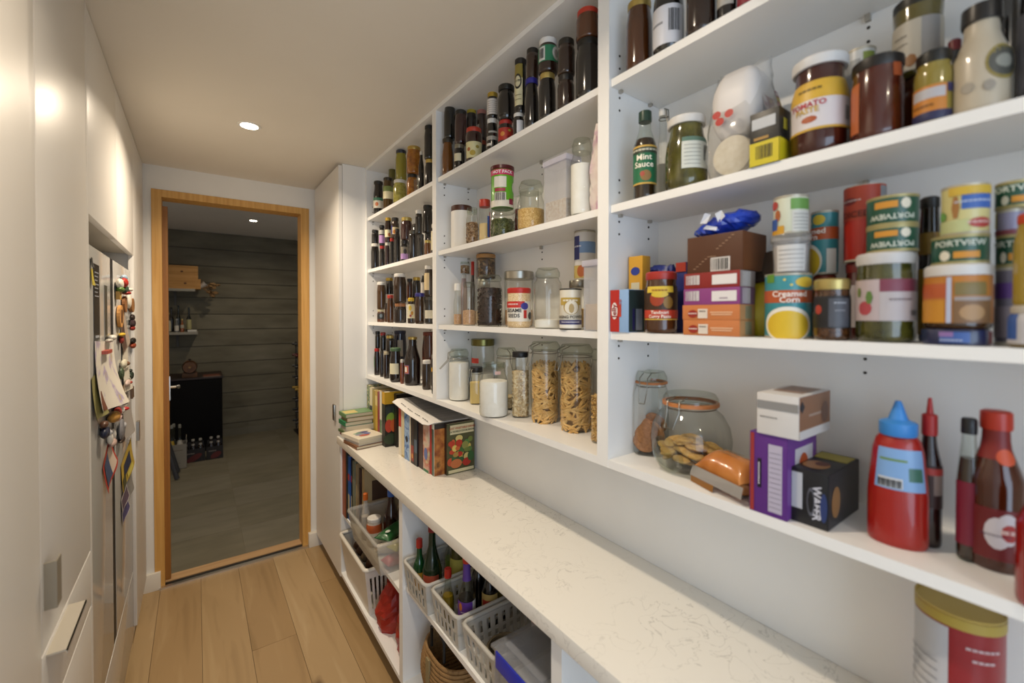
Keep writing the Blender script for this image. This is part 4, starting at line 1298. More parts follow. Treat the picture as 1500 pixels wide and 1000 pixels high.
MB().lathe(iv, 28, Matrix.Diagonal((.046, .049, 1, 1)), sq=2.5).obj('paper_wrap', P('dcd8d6', .45), t, smooth=60)
LEAFP = noise_mat('cracker_print', ['d9d2cc', '7c2a44', 'b59a3c', '5c7a34'], (30, 30, 30), 2, rough=.4, pos=[.35, .48, .56, .64])
patch(t, 'side_print', Matrix.Translation((.051, .015, .13)) @ Matrix.Rotation(math.radians(-14), 4, 'Y') @ face_M(0, 0, 0, '+x'), .08, .1, LEAFP)
# black tin with yellow base
it = carton('square black tin with white label and yellow lower half', 1097, 1140, 1157, 162, Z3, .004, '141414', name='tea_tin', cat='tin')
patch(it.root, 'yellow_band', it.F(0, .22), it.w * .99, it.h * .43, P('cdbb1e', .4))
patch(it.root, 'yellow_band', it.S(0, .22), it.dep * .99, it.h * .43, P('cdbb1e', .4))
patch(it.root, 'label', it.F(-.02, .78), it.w * .8, it.h * .2, P('b9bcc0', .4))
bars(it.root, it.F(.02, .24), it.w * .6, it.h * .25, 16)
patch(it.root, 'gold_stripe', it.F(-.1, .5), it.w * .5, it.h * .05, P('a8803a', .4))
patch(it.root, 'side_mark', it.S(0, .72), it.dep * .3, it.h * .2, P('b5a83a', .4))
jam('large jar of tomato paste with white lid and yellow label', 1158, 1240, 93, '3d130b', 'd9d7d5', [('b', .23, .74, -88, 88, 'd6cfd0'), ('b', .54, .74, -88, 88, 'd2a83a'), ('b', .225, .25, -88, 88, 'c9a03a'), ('t', 'ANGAS', .64, -20, .012, '5a4a2a'), ('t', 'TOMATO', .49, -25, .0125, 'b02a3a'), ('t', 'PASTE', .43, -25, .0125, 'c9a43a'), ('e', .34, -20, .035, 16, 'a8522c'), ('c', .3, .44, 52, 66)], Z=Z3, dx=.01, shape=2, neck=.92, name='sauce_jar')
can('white and green food can at the back beside tomato paste', 1234, 1280, 78, 'c9c9c6', [('b', .2, .9, -70, 0, '9c9c9a'), ('b', .45, .95, 10, 60, '7c8a3c'), ('b', .3, .45, 5, 60, '9a4a52')], Z=Z3, dx=.1)
jam('jar of orange-red preserve with black lid and orange label', 1246, 1320, 92, '4a1a0c', '1a1512', [('b', .1, .72, -88, -42, 'b5643a'), ('b', .7, .93, 35, 60, 'a04a1e')], Z=Z3, dx=.01, neck=.95)
c_ = jam('dark jar at the back under the olive spread jar', 1312, 1372, 100, '5a2a12', '4a2814', Z=Z3, dx=.085, name='sauce_jar', h=.1)
jam('jar of green olive spread with black lid and pale label, stacked', 1305, 1376, 4, '5a5020', '15140f', [('b', .06, .68, -88, 88, 'b3ab9c'), ('b', .06, .68, 8, 55, '8f8d8c'), ('t', 'Deli', .5, -40, .008, '6a645c'), ('t', 'olive', .4, -40, .007, '7a746a'), ('e', .18, -15, .08, 14, '8a5a2a')], on=c_, neck=1.0)
jam('jar with yellow-green contents, black lid, blue and orange label', 1336, 1392, 80, '8a7a34', '14130f', [('b', .06, .5, -88, 40, 'c07a2c'), ('b', .32, .46, -70, 35, 'b3b0b4'), ('b', .38, .5, 40, 70, '2c2a56'), ('b', .02, .14, -88, 60, '2a2a4e'), ('t', 'Korma', .22, -30, .008, '3a2a1a')], Z=Z3, dx=.01)
j = bottle('fat cream stoneware jug-shaped bottle with dark cap and oval crest', 1388, 1480, 12, c='b5a894', cap='1a1614', neck=.6, sh=.52, nk=.68, caph=.14, Z=Z3, dx=.012, lab=[('e', .4, 45, .16, 38, '8a7a3a'), ('e', .4, 45, .13, 33, '4a4a44'), ('e', .4, 45, .06, 20, '8a8a80'), ('e', .22, -25, .05, 14, '9a9284'), ('e', .2, 15, .05, 12, '948c80')], m=P('b9ad98', .35, coat=.3), name='syrup_bottle')
jam('small dark jar with red lid edge behind the cream bottle', 1383, 1404, 60, DK, '6e1a20', Z=Z3, dx=.1)
jam('tall black bottle-jar at the back above the cream bottle', 1440, 1488, -40, DK, '1a1614', Z=Z3, dx=.098)
jam('black jar with grey label at the far end of second shelf', 1487, 1560, 25, '121014', '16161a', [('b', .02, .62, -90, 90, '3a3c46')], Z=Z3, dx=.02, h=.17)

GROUP[0] = 'packets and tins on the third shelf of the packet unit'
it = carton('small red and blue jelly crystals box beside the divider', 894.5, 921, 944, 424, Z4, .004, '8fb0d8', '2f3d3a')
patch(it.root, 'red_panel', it.F(-.25, .5), it.w * .5, it.h * .99, P('b5261f', .4), .0004)
ellipse(it.root, 'oval', it.F(-.26, .5), it.w * .17, it.h * .2, P('e6dcd8', .4))
text_flat(it.root, 'Jelly', it.F(-.26, .5) @ Matrix.Translation((0, 0, .0012)) @ Matrix.Rotation(PI / 2, 4, 'Z'), .019, '8a1a1a')
text_flat(it.root, 'LITE', it.F(.1, .62) @ Matrix.Translation((0, 0, .001)) @ Matrix.Rotation(PI / 2, 4, 'Z'), .014, 'b04a3c')
patch(it.root, 'tab', it.F(.04, .5), it.w * .14, it.h * .28, P('c2402c', .4), .0006)
patch(it.root, 'panel', it.S(.15, .3), it.dep * .4, it.h * .5, P('8d93a0', .4), .0006)
patch(it.root, 'panel', it.S(-.2, .3), it.dep * .14, it.h * .5, P('2a2456', .4), .0007)
it = carton('tall yellow carton with blue oval logo behind the jelly box', 921, 941, 950, 375, Z4, .065, 'd09a2c')
ellipse(it.root, 'logo', it.F(-.0, .8), it.w * .33, it.h * .055, P('2c3a8a', .4))
patch(it.root, 'panel', it.F(0, .4), it.w * .6, it.h * .5, P('cfc4a4', .4), .0005)
t = bag('flour_packet', 'white paper packet with torn blue foil top behind curry paste', 'packet', (XS + .13, .655, Z4), -PI / 2, .07, .07, .16, noise_mat('blue_torn_packet', ['c9c8c6', '2a3a8a', '1e2a6a'], (20, 20, 14), 3, rough=.4, pos=[.42, .55, .7]), 5, .9)
it = carton('tall blue packet with orange-red cap behind the brown box', 990, 1006, 1012, 384, Z4, .1, '26307a')
patch(it.root, 'red_top', it.F(0, .93), it.w * .9, it.h * .13, P('b03a28', .4), .002)
jam('jar of tandoori curry paste with red lid and gold label', 946, 991, 399, '4a2a12', 'a83026', [('b', .22, .76, -88, 88, '3a2412'), ('b', .22, .24, -88, 88, 'd0a83a'), ('b', .25, .38, -88, 88, 'c2402a'), ('e', .56, -15, .12, 26, '9c3a1c'), ('e', .5, 25, .1, 18, '8a6a2a'), ('b', .66, .76, -55, 45, 'd6b83a'), ('e', .63, -5, .05, 30, 'd6b83a'), ('t', 'Patak', .69, -5, .011, '8a3a1c'), ('t', 'Tandoori', .34, -5, .0095, 'f0e6d8'), ('t', 'Curry Paste', .275, -5, .0095, 'f0e6d8')], Z=Z4, dx=.004, name='sauce_jar', neck=.92)
tops = Z4
for lb, cf_, sd, y_t, xl_, brand in (('orange box of cup soup at the bottom of the stack', 'c97a45', 'b98a5c', 468.5, 1001, 1), ('orange box of cup soup under the purple box', 'c97a45', 'b98a5c', 446, 1000, 1), ('purple box with white panel in the stack of flat boxes', '8c3f7e', '7a5a78', 421.5, 1001.5, 0), ('dark red box with white panel under the brown box', '8a2420', '9a8f8c', 398, 1002, 0)):
    it = carton(lb, xl_, 1084, 1106, y_t, tops, .006, cf_, sd)
    if brand:
        ellipse(it.root, 'logo', it.F(-.3, .4), it.w * .09, it.h * .26, P('9a2a1c', .4))
        text_flat(it.root, 'Soup', it.F(-.3, .4) @ Matrix.Translation((0, 0, .001)), .008, 'f0e0d8')
        patch(it.root, 'panel', it.F(-.12, .42), it.w * .17, it.h * .62, P('e0d3c4', .4))
        text_flat(it.root, 'Cup', it.F(-.12, .55) @ Matrix.Translation((0, 0, .001)), .008, '5a4a42')
        patch(it.root, 'print_line', it.F(.2, .5), it.w * .38, it.h * .08, P('e3b48e', .4))
        patch(it.root, 'print_line', it.F(.2, .36), it.w * .34, it.h * .08, P('e3b48e', .4))
        patch(it.root, 'panel', it.S(.05, .5), it.dep * .42, it.h * .8, P('8a8468', .4), .0006)
    else:
        bars(it.root, it.F(-.32, .55), it.w * .26, it.h * .6, 14, color='e0dcd8')
        patch(it.root, 'white_panel', it.F(.24, .5), it.w * .42, it.h * .6, P('e3dedc', .4))
        bars(it.root, it.S(-.1, .5), it.dep * .5, it.h * .9, 10, color='c9c5c2')
        if cf_ == '8c3f7e':
            text_flat(it.root, 'BEEF', it.F(.24, .36) @ Matrix.Translation((0, 0, .001)), .007, '8c6a88')
    tops = it.top
it = carton('large plain brown carton with barcode under the blue bag', 1006.5, 1088, 1122, 343, tops, .012, '53301c', '6b3f22')
patch(it.root, 'barcode_panel', it.F(.12, .2), it.w * .34, it.h * .36, P('d8d2cc', .5))
bars(it.root, it.F(.12, .2), it.w * .3, it.h * .3, 14)
mb = MB()
for k in range(14):
    f = k / 13
    M = it.F(-.35 + .72 * f * (1 if f < .5 else 1) * .95, .12 + .8 * f if f < .34 or f > .6 else .42)
    mb.box(-.0025, .0025, -.0006, .0006, 0, .0005, M)
mb.obj('perforation', P('a8886c', .6), it.root)
btop = it.top
# crumpled blue bag on top
rnd = random.Random(5)
t = thing('foil_bag', 'crumpled shiny blue bag with white print lying on the brown carton', 'bag', (XS + .07, onx(1062, 330, XS + .06).y, btop))
vs, fs = [], []
nu, nv = 18, 12
for i in range(nu + 1):
    for j_ in range(nv):
        u = i / nu
        a = 2 * PI * j_ / nv
        env = math.sin(PI * min(1, max(.04, u))) ** .5
        rr = .022 * env * (1 + .45 * (rnd.random() - .5))
        vs.append((math.cos(a) * .052 * env * (1 + .2 * (rnd.random() - .5)), .062 - .124 * u, max(.0005, .022 + math.sin(a) * rr + (.012 * u if u > .6 else 0) - .006 * (1 - u))))
for i in range(nu):
    for j_ in range(nv):
        fs.append((i * nv + j_, i * nv + (j_ + 1) % nv, (i + 1) * nv + (j_ + 1) % nv, (i + 1) * nv + j_))
fs.append(tuple(range(nv)))
fs.append(tuple(reversed([nu * nv + k for k in range(nv)])))
MB().add(vs, fs).obj('bag_body', noise_mat('blue_foil', ['16309a', '1c3fb4', '2a50c4'], (20, 20, 20), 2, rough=.25, coat=.5), t)
for (x, y, z, w, h_, rx) in ((-.05, .018, .034, .016, .022, .4), (-.05, -.012, .034, .018, .02, -.5), (-.054, .005, .014, .03, .008, .3)):
    M = Matrix.Translation((x, y, z)) @ Matrix.Rotation(rx, 4, 'X') @ face_M(0, 0, 0, '-x')
    MB().add([M @ Vector(p) for p in ((-w / 2, -h_ / 2, 0), (w / 2, -h_ / 3, .003), (w * .4, h_ / 2, -.002), (-w * .3, h_ / 2, .002))], [(0, 1, 2, 3)]).obj('white_print', P('cfd4e0', .4), t)
# yellow packet with silver foil
t = bag('foil_packet', 'yellow packet with silver foil top squeezed beside the corn can', 'packet', (XS + .1, onx(1112, 450, XS + .08).y, Z4), math.radians(-80), .04, .07, .14, noise_mat('yellow_foil_packet', ['b5a51e', 'c4b42a', 'a89a1c'], (9, 9, 9), 2, rough=.35), 11, .9, crease=.004)
MB().add([(-.016, -.02, .10), (.02, -.03, .105), (.026, -.012, .165), (-.004, -.004, .158), (-.01, -.012, .13)], [(0, 1, 2, 3, 4)]).obj('foil_top', P('9a958c', .25, .9), t)


def corn(label, **kw):
    return can(label, c='3a8f98', lab=[('b', .55, .74, -175, 175, 'b5552a'), ('b', .86, .99, -60, -34, '5a8a2a'), ('e', .86, 45, .08, 28, 'd9b93a'), ('e', .9, -8, .02, 4, 'd9c96a'), ('e', .82, 8, .02, 4, 'd9c96a'), ('e', .22, 0, .27, 62, 'e6e2d6'), ('e', .2, 0, .23, 54, 'd9b52c'), ('b', .02, .4, 78, 120, 'dcdcd6'), ('t', 'Creamed', .68, 4, .0135, 'f2e6dc'), ('t', 'Corn', .59, 4, .0135, 'f2e6dc')], **kw)


cc = corn('teal creamed corn can with yellow corn bowl, under the clear tub', x1=1119.5, x2=1190, yt=402, Z=Z4, dx=.012)
tb = place('plastic_tub', 'clear plastic tub with printed white label on the creamed corn', 'tub', 1129, 1187, 345, on=cc)
MB().lathe([(tb.r * .84, 0), (tb.r * .86, .002), (tb.r * .96, tb.h - .008), (tb.r * .97, tb.h - .008)], 24, cap1=False).obj('tub_body', PLASTIC, tb.root, smooth=40)
MB().lathe([(tb.r * .97, tb.h - .012), (tb.r * 1.05, tb.h - .011), (tb.r * 1.05, tb.h - .003), (tb.r, tb.h)], 24).obj('lid', TUBP, tb.root, smooth=40)
MB().lathe([(tb.r * .8, .003), (tb.r * .88, tb.h * .7)], 20).obj('contents', P('b5aea6', .8), tb.root, smooth=40)
labels(tb, [(tb.r * .9, 0), (tb.r * .95, tb.h)], [('b', .06, .72, -46, 50, 'cfcdca')] + [('b', .14 + .11 * k, .155 + .11 * k, -38, 42, '8f8d8b') for k in range(5)])
can('small food can with green top band and kids picture, on the tub', 1131, 1184, 290, 'd3d6c0', [('b', .62, .9, 0, 80, '6a9a4c'), ('b', .05, .58, 5, 75, 'd0cfc8'), ('e', .5, -45, .16, 12, 'a85c2a'), ('b', .0, .22, -85, -20, 'c9962a'), ('b', .12, .42, -85, -45, '3a5aa0'), ('e', .78, -60, .12, 18, 'b0443a')] + [('b', .12 + .09 * k, .135 + .09 * k, 10, 65, '8a8a84') for k in range(5)], on=tb)
bj = jam('dark jar with brick-red lid behind gold-lidded jar', 1189, 1226, 403, '2e150e', '8a3a26', Z=Z4, dx=.1, name='sauce_jar')
corn('teal creamed corn can turned sideways, stacked on the red lid jar', x1=1186, x2=1228, yt=311, on=bj, turn=-70)
jam('jar with gold lid, black label and brown grain', 1193, 1245, 409, noise_mat('brown_spice', ['2a160c', '43260f', '5a3a20'], (200, 200, 200), 2, rough=.15, coat=.6), 'b9a565', [('b', .2, .72, -85, 80, '16161a'), ('b', .22, .68, -10, 60, '4a4c54'), ('e', .5, -45, .08, 14, 'a83a2a'), ('t', 'MISO', .6, 25, .007, 'b9bcc4'), ('t', 'dark', .48, 25, .006, '9a9ca4')], Z=Z4, dx=.01, lidm=.6, neck=.95)
rj = jam('jar of red sauce with white label under the diced tomato can', 1237, 1275, 385, '4a1610', '6e1d16', [('b', .15, .7, -80, 0, 'c9bfc0')], Z=Z4, dx=.1, name='sauce_jar')
can('tall red diced tomato can at the back', 1234, 1297, 275, 'a8281c', [('b', .55, .99, -170, 170, 'b5432c'), ('b', .62, .97, 45, 90, '8a8a8c'), ('e', .8, -45, .05, 24, '7a2a2a'), ('t', 'DICED', .62, -25, .014, '6e2a22'), ('t', 'Ardmona', .8, -45, .009, 'd9c4bc')], on=rj)
vj = jam('big jar of mixed pickled vegetables with white lid and pale label', 1255, 1340, 372, noise_mat('pickled_greens', ['1c1c08', '3c3c12', '58541c'], (40, 40, 35), 3, rough=.12, coat=.8), 'c9c6c4', [('b', .24, .7, -88, 88, 'b5a6a8'), ('b', .56, .7, -10, 88, '7a3a4c'), ('b', .24, .56, -10, 88, 'b3abac'), ('e', .38, -40, .08, 16, 'a8444c'), ('e', .5, -30, .08, 8, '5a7a3c'), ('e', .56, -55, .06, 6, '6a7a3c'), ('c', .3, .36, 50, 70), ('t', 'Polski', .47, 30, .008, '6a5a5c')], Z=Z4, dx=.012, name='pickle_jar', neck=.95)


def tuna(label, flip=False, **kw):
    f = {'flip': True} if flip else {}
    z = (lambda v: 1 - v) if flip else (lambda v: v)
    s_ = -1 if flip else 1
    return can(label, c='1f4f3c', rim='a89c6a', lab=[('e', z(.3), s_ * -30, .18, 12, 'd9d3c0'), ('b', min(z(.2), z(.42)), max(z(.2), z(.42)), min(s_ * -12, s_ * 40), max(s_ * -12, s_ * 40), 'c98a2c'), ('t', 'PORTVIEW', z(.70), 0, .0105, 'cfd6c8', f)], **kw)


tu = tuna('green tuna tin upside down on the pickled vegetable jar', True, x1=1267, x2=1346, yt=334, on=vj)
tuna('green tuna tin upside down, upper of the pair on the pickle jar', True, x1=1267, x2=1346, yt=291, on=tu)
jam('tall dark jar with yellow banded label behind the tuna tins', 1345, 1376, 289, '1c120a', '17130f', [('b', .05, .5, -85, 85, 'a8862c'), ('b', .6, .75, -85, 85, '8a6a24')], Z=Z4, dx=.09, name='sauce_jar')
ft = place('fish_tin', 'flat blue and red fish tin lying under the mushroom jar', 'tin', 1349, 1452, 479, Z=Z4, dx=.006, h=.021)
MB().lathe([(ft.r * .97, 0), (ft.r, .003), (ft.r, .018), (ft.r * .97, .021)], 28, sq=.6).obj('tin_body', P('1a2246', .3, coat=.5), ft.root, smooth=40)
labels(ft, [(ft.r * 1.03, 0), (ft.r * 1.03, .02)], [('b', .2, .85, -30, 40, '3a5a9c'), ('b', .55, .85, -30, -2, '8a6aa0'), ('b', .1, .9, 45, 80, '7a2430'), ('t', 'SALMON', .32, -5, .006, 'c9d0dc')])
ft.top = Z4 + .021
mj = jam('wide jar of mushrooms with big white lid and orange label', 1355, 1452, 389, '3a2310', 'd4d2d0', [('b', .1, .82, -88, 88, 'b5742a'), ('b', .48, .72, -88, -12, 'b0552c'), ('b', .1, .45, -88, -20, 'c2862a'), ('b', .1, .46, -6, 62, '7a5a3a'), ('e', .26, 25, .12, 22, 'a8845a'), ('b', .52, .72, -4, 50, '7a6a3c'), ('b', .44, .5, -4, 62, '9a8f8a'), ('b', .1, .8, -17, -9, 'b3b9cf')], on=ft, name='sauce_jar', neck=.98)
tu = tuna('green tuna tin the right way up on the white-lidded mushroom jar', False, x1=1362, x2=1450, yt=347, on=mj)
can('small yellow and blue food can on top of the upright tuna tin', 1376, 1449, 274, 'cdc487', [('b', .5, .78, -8, 85, '3a62ac'), ('b', .05, .3, -90, 10, 'b9bf8a'), ('e', .55, -22, .25, 10, '9a6a34'), ('e', .22, 40, .1, 32, 'a83a34'), ('b', .78, .95, -40, 85, 'c9a83a'), ('e', .4, -60, .1, 14, '6a9a4c'), ('t', 'Creamed Corn', .64, 38, .007, 'd0dcec'), ('t', 'Golden', .22, 40, .008, 'e6cfc8')], on=tu)
pc = can('purple and grey can beside the mushroom jar', 1456, 1500, 392, '6a6470', [('b', .6, .8, -90, 60, '5a3a7c'), ('b', .1, .5, -80, 20, '8a8088')], Z=Z4, dx=.07)
tu = tuna('green tuna tin on the purple and grey can', False, x1=1456, x2=1508, yt=345, on=pc)
pc = can('lilac and yellow can between the green tuna tins', 1456, 1500, 308, '8a86a0', [('b', .3, .9, -88, -60, 'b5a42c'), ('b', 0, .2, -88, 88, '7a3a44')], on=tu)
tuna('green tuna tin topmost of the end stack', False, x1=1454, x2=1520, yt=268, on=pc)
mj = jam('white-labelled jar at the far end under the mustard bottle', 1478, 1545, 447, '6a5a3a', 'b5ada0', [('b', .1, .8, -90, 90, 'b5b2b4'), ('b', .2, .8, -80, -35, '3a5a9c')], Z=Z4, dx=.006, name='sauce_jar')
bottle('mustard squeeze bottle with orange-red cap at the far end', 1482, 1540, 312, c='9a8230', cap='b53a1c', neck=.7, sh=.7, nk=.86, caph=.08, on=mj, name='squeeze_bottle')

GROUP[0] = 'biscuits and sauces on the lowest shelf of the packet unit'
q = glassjar('square clip-top jar with a few brown cookies, orange seal', 925, 984, 543, 0, FLOUR, 'glass', neck=.84, sh=.76, Z=Z5, yb=671, sq=3, lh=.028, seal='c07a44')
wire_clip(q.root, q.r * .86, q.h - .03, .028, -25, .004)
COOK = noise_mat('cookie', ['8a5a34', 'a06c42', 'b57e52'], (160, 160, 160), 3, rough=.85)
for k, (x, y, z, rx, rz) in enumerate(((-.014, -.012, .018, .9, .3), (-.012, -.002, .032, .95, .5), (-.008, .008, .045, .9, .2), (.014, .012, .038, 1.2, 2.2), (.012, .018, .06, 1.1, 2.6))):
    M = Matrix.Translation((x, y, z + .012)) @ Matrix.Rotation(rz, 4, 'Z') @ Matrix.Rotation(rx, 4, 'X')
    MB().lathe([(.026, -.004), (.029, -.001), (.029, .002), (.024, .005)], 20, M).obj('cookie', COOK, q.root, smooth=40)
# round biscuit barrel lying tilted
cx, cy, r_, h_, D_ = cylpx(970, 1090, 560, Z5, yb=699)
t = thing('biscuit_jar', 'round clip-top glass jar of yellow biscuits with flat side and orange seal', 'jar', (cx, cy, Z5), math.atan2(-cy, -cx) + PI / 2)
R = r_
prof = [(R * .55, 0), (R * .82, R * .16), (R * .97, R * .5), (R, R * .8), (R * .94, R * 1.15), (R * .78, R * 1.45), (R * .6, R * 1.6), (R * .58, R * 1.72)]
MB().lathe(prof, 32, cap1=False).obj('glass_body', GLASS, t, smooth=60)
nk = R * .6
z_ = R * 1.72
MB().lathe([(nk * 1.0, z_), (nk * 1.12, z_ + .004), (nk * 1.12, z_ + .012), (nk * 1.0, z_ + .022), (nk * .5, z_ + .019)], 28).obj('lid', GLASSG, t, smooth=45)
MB().lathe([(nk * 1.02, z_ - .004), (nk * 1.16, z_ - .003), (nk * 1.16, z_ + .004), (nk * 1.02, z_ + .005)], 28, cap0=False, cap1=False).obj('rubber_seal', P('c07a44', .5), t, smooth=40)
wire_clip(t, nk * 1.05, z_ - .002, .02, -35, .01)
flat = Matrix.Translation((-R * .52, -R * .68, R * .52)) @ Matrix.Rotation(math.radians(-38), 4, 'Z') @ Matrix.Rotation(math.radians(100), 4, 'X')
MB().lathe([(R * .46, 0), (R * .48, .003), (R * .40, .006), (R * .36, .004)], 28, flat).obj('flat_side', GLASSG, t, smooth=40)
BISC = noise_mat('yellow_biscuit', ['b58a48', 'c9a05c', 'd6b476'], (140, 140, 140), 3, rough=.85)
rnd = random.Random(12)
for k in range(60):
    a = rnd.uniform(0, 2 * PI)
    lev = k % 6
    q_ = R * (.60, .68, .68, .6, .45, .3)[lev] * math.sqrt(rnd.random())
    M = Matrix.Translation((q_ * math.cos(a), q_ * math.sin(a), .020 + .0085 * lev + rnd.random() * .004)) @ Matrix.Rotation(rnd.uniform(-.45, .45), 4, 'X') @ Matrix.Rotation(rnd.uniform(-.45, .45), 4, 'Y')
    MB().lathe([(.014, -.0045), (.019, -.0015), (.019, .0015), (.013, .0055), (.004, .0065)], 12, M).obj('biscuit', BISC, t, smooth=50)


def soft_pack(name, label, A, B, w, d, h, Z, mat, seed=1):
    """pillow pack lying on the shelf, from ground point A to B"""
    rnd = random.Random(seed)
    ang = math.atan2(B.y - A.y, B.x - A.x)
    c = (A + B) / 2
    t = thing(name, label, 'packet', (c.x, c.y, Z), ang)
    vs, fs = [], []
    nu, nv = 16, 16
    for i in range(nu + 1):
        u = i / nu * 2 - 1
        env = (1 - abs(u) ** 4) ** .5 if abs(u) < 1 else .02
        env = max(.03, env)
        for j in range(nv):
            a = 2 * PI * j / nv
            c_, s_ = math.cos(a), math.sin(a)
            jx = (rnd.random() - .5) * .003
            vs.append((u * w / 2, c_ * d / 2 * (.82 + .18 * (1 - env)) + jx, max(.0004, h / 2 + s_ * h / 2 * env + jx * .6)))
    for i in range(nu):
        for j in range(nv):
            fs.append((i * nv + j, (i + 1) * nv + j, (i + 1) * nv + (j + 1) % nv, i * nv + (j + 1) % nv))
    MB().add(vs, fs).obj('packet_body', mat, t, smooth=60)
    return t


A, B = onz(1014, 704, Z5), onz(1086, 742, Z5)
ORB = noise_mat('orange_foil_pack', ['b5682a', 'c47c3a', 'cf8c4c'], (14, 14, 14), 2, rough=.25, coat=.5)
v = (B - A).normalized()
nrm = Vector((-v.y, v.x, 0))
if nrm.x < 0:
    nrm = -nrm
t = soft_pack('cracker_packet', 'orange foil packet of cheese biscuits leaning by the round jar', A + nrm * .042, B + nrm * .042, (B - A).length * .9, .085, .072, Z5, ORB, 3)
text_flat(t, 'CHEESE', Matrix.Translation((0, .004, .0735)), .015, '7a6a3a')
text_flat(t, 'CRISPS', Matrix.Translation((0, -.011, .0732)), .012, '7a6a3a')
MB().add([(-.066, -.047, .014), (.066, -.045, .014), (.066, -.040, .034), (-.066, -.040, .034)], [(0, 1, 2, 3)]).obj('foil_seal', P('b9b7b6', .3, .6), t)
MB().add([(-.064, -.046, .001), (.0, -.048, .001), (.0, -.046, .014), (-.064, -.046, .014)], [(0, 1, 2, 3)]).obj('print_band', P('8a5a1c', .4), t)

it = carton('purple biscuit box standing upright with white text panel', 1100, 1155, 1200, 636, Z5, .002, '5a2a7c', '6a3a88', dep=.12)
patch(it.root, 'red_edge', it.F(-.42, .5), it.w * .1, it.h * .97, P('9a3430', .4))
patch(it.root, 'text_panel', it.F(.2, .47), it.w * .36, it.h * .82, P('b9b2c4', .4))
for k in range(12):
    patch(it.root, 'print_line', it.F(.2, .12 + .06 * k) @ Matrix.Translation((0, 0, .0004)), it.w * .3, .0012, P('8a8494', .5))
patch(it.root, 'strip', it.F(-.22, .5), it.w * .1, it.h * .36, P('1c1420', .4))
text_flat(it.root, 'MORE GOOD', it.F(-.22, .5) @ Matrix.Translation((0, 0, .001)) @ Matrix.Rotation(PI / 2, 4, 'Z'), .0075, 'e6e0ea')
patch(it.root, 'picture', it.S(.05, .45), it.dep * .6, it.h * .75, P('c9c4c8', .4), .0006)
ellipse(it.root, 'picture', it.S(.02, .55), it.dep * .17, it.h * .2, P('b5522a', .4), .0012)
ellipse(it.root, 'picture', it.S(.1, .35), it.dep * .14, it.h * .1, P('c9a82c', .4), .0014)
w_ = carton('white and brown biscuit carton lying on top of the purple box', 1110, 1172, 1222, 578, it.top, -.002, 'd3cfcb', '8a6248', dep=.13)
patch(w_.root, 'grey_band', w_.F(0, .72), w_.w * .98, w_.h * .2, P('8a8886', .4))
patch(w_.root, 'logo', w_.S(-.42, .75) @ Matrix.Rotation(PI / 4, 4, 'Z'), .014, .014, P('26262e', .4), .0008)
patch(w_.root, 'white_edge', w_.S(0, .1), w_.dep * .98, w_.h * .2, P('cfcbc8', .4), .0008)
ellipse(w_.root, 'picture', w_.S(.3, .5), w_.dep * .12, w_.h * .26, P('6a4a3a', .4), .0009)
patch(w_.root, 'top_print', w_.T(.1, 0), w_.dep * .6, w_.w * .7, P('8a6a55', .4))
text_flat(w_.root, 'Arnotts', w_.F(-.2, .42) @ Matrix.Translation((0, 0, .0006)), .007, '5a5654')
text_flat(w_.root, 'BISCUITS', w_.S(0, .5) @ Matrix.Translation((0, 0, .0008)), .012, 'c9b4a4')
k = carton('black wafer biscuit carton with gold top and pictured wafers', 1158, 1216, 1262, 690, Z5, .018, '17181c', '1e1f26', dep=.14)
patch(k.root, 'label', k.F(-.28, .6), k.w * .28, k.h * .66, P('b9bcc2', .4))
text_flat(k.root, 'WAFER', k.F(.22, .45) @ Matrix.Translation((0, 0, .0006)) @ Matrix.Rotation(-PI / 2, 4, 'Z'), .017, 'c9c9d2', .03)
ellipse(k.root, 'logo', k.F(.08, .45), k.w * .1, k.h * .26, P('5a5c66', .4))
ellipse(k.root, 'logo', k.F(.08, .45), k.w * .075, k.h * .2, P('17181c', .4), .0009)
ellipse(k.root, 'picture', k.F(.4, .4), k.w * .09, k.h * .26, P('2a3a6a', .4))
ellipse(k.root, 'picture', k.S(-.28, .45), k.dep * .13, k.h * .28, P('8a6238', .4), .0008)
ellipse(k.root, 'picture', k.T(-.2, .05), k.dep * .18, k.w * .33, P('a87a48', .4), .0006)
ellipse(k.root, 'picture', k.T(-.12, -.05), k.dep * .1, k.w * .18, P('5a2418', .4), .0009)
patch(k.root, 'gold_panel', k.T(.3, 0), k.dep * .3, k.w * .9, P('a89a2c', .4))

# squeeze bottles
s = place('squeeze_bottle', 'red tomato sauce squeeze bottle with blue nozzle cap and blue label', 'bottle', 1273, 1365, 587, Z=Z5, yb=808)
r_, h_ = s.r, s.h
hb_ = h_ * .77
prof = [(r_ * .93, 0), (r_ * .99, h_ * .015), (r_, h_ * .04), (r_, h_ * .34), (r_ * .97, h_ * .42), (r_ * .84, h_ * .66), (r_ * .74, h_ * .73), (r_ * .56, hb_)]
sc = Matrix.Diagonal((1, .72, 1, 1))
MB().lathe(prof, 32, sc).obj('bottle_body', P('9c170d', .28, coat=.4), s.root, smooth=50)
MB().lathe([(r_ * .6, hb_ - .002), (r_ * .64, hb_ + .001), (r_ * .64, hb_ + .017), (r_ * .5, hb_ + .02), (r_ * .34, hb_ + .022), (r_ * .14, h_ - .004), (r_ * .1, h_)], 24).obj('nozzle_cap', P('3a86d0', .35), s.root, smooth=40)


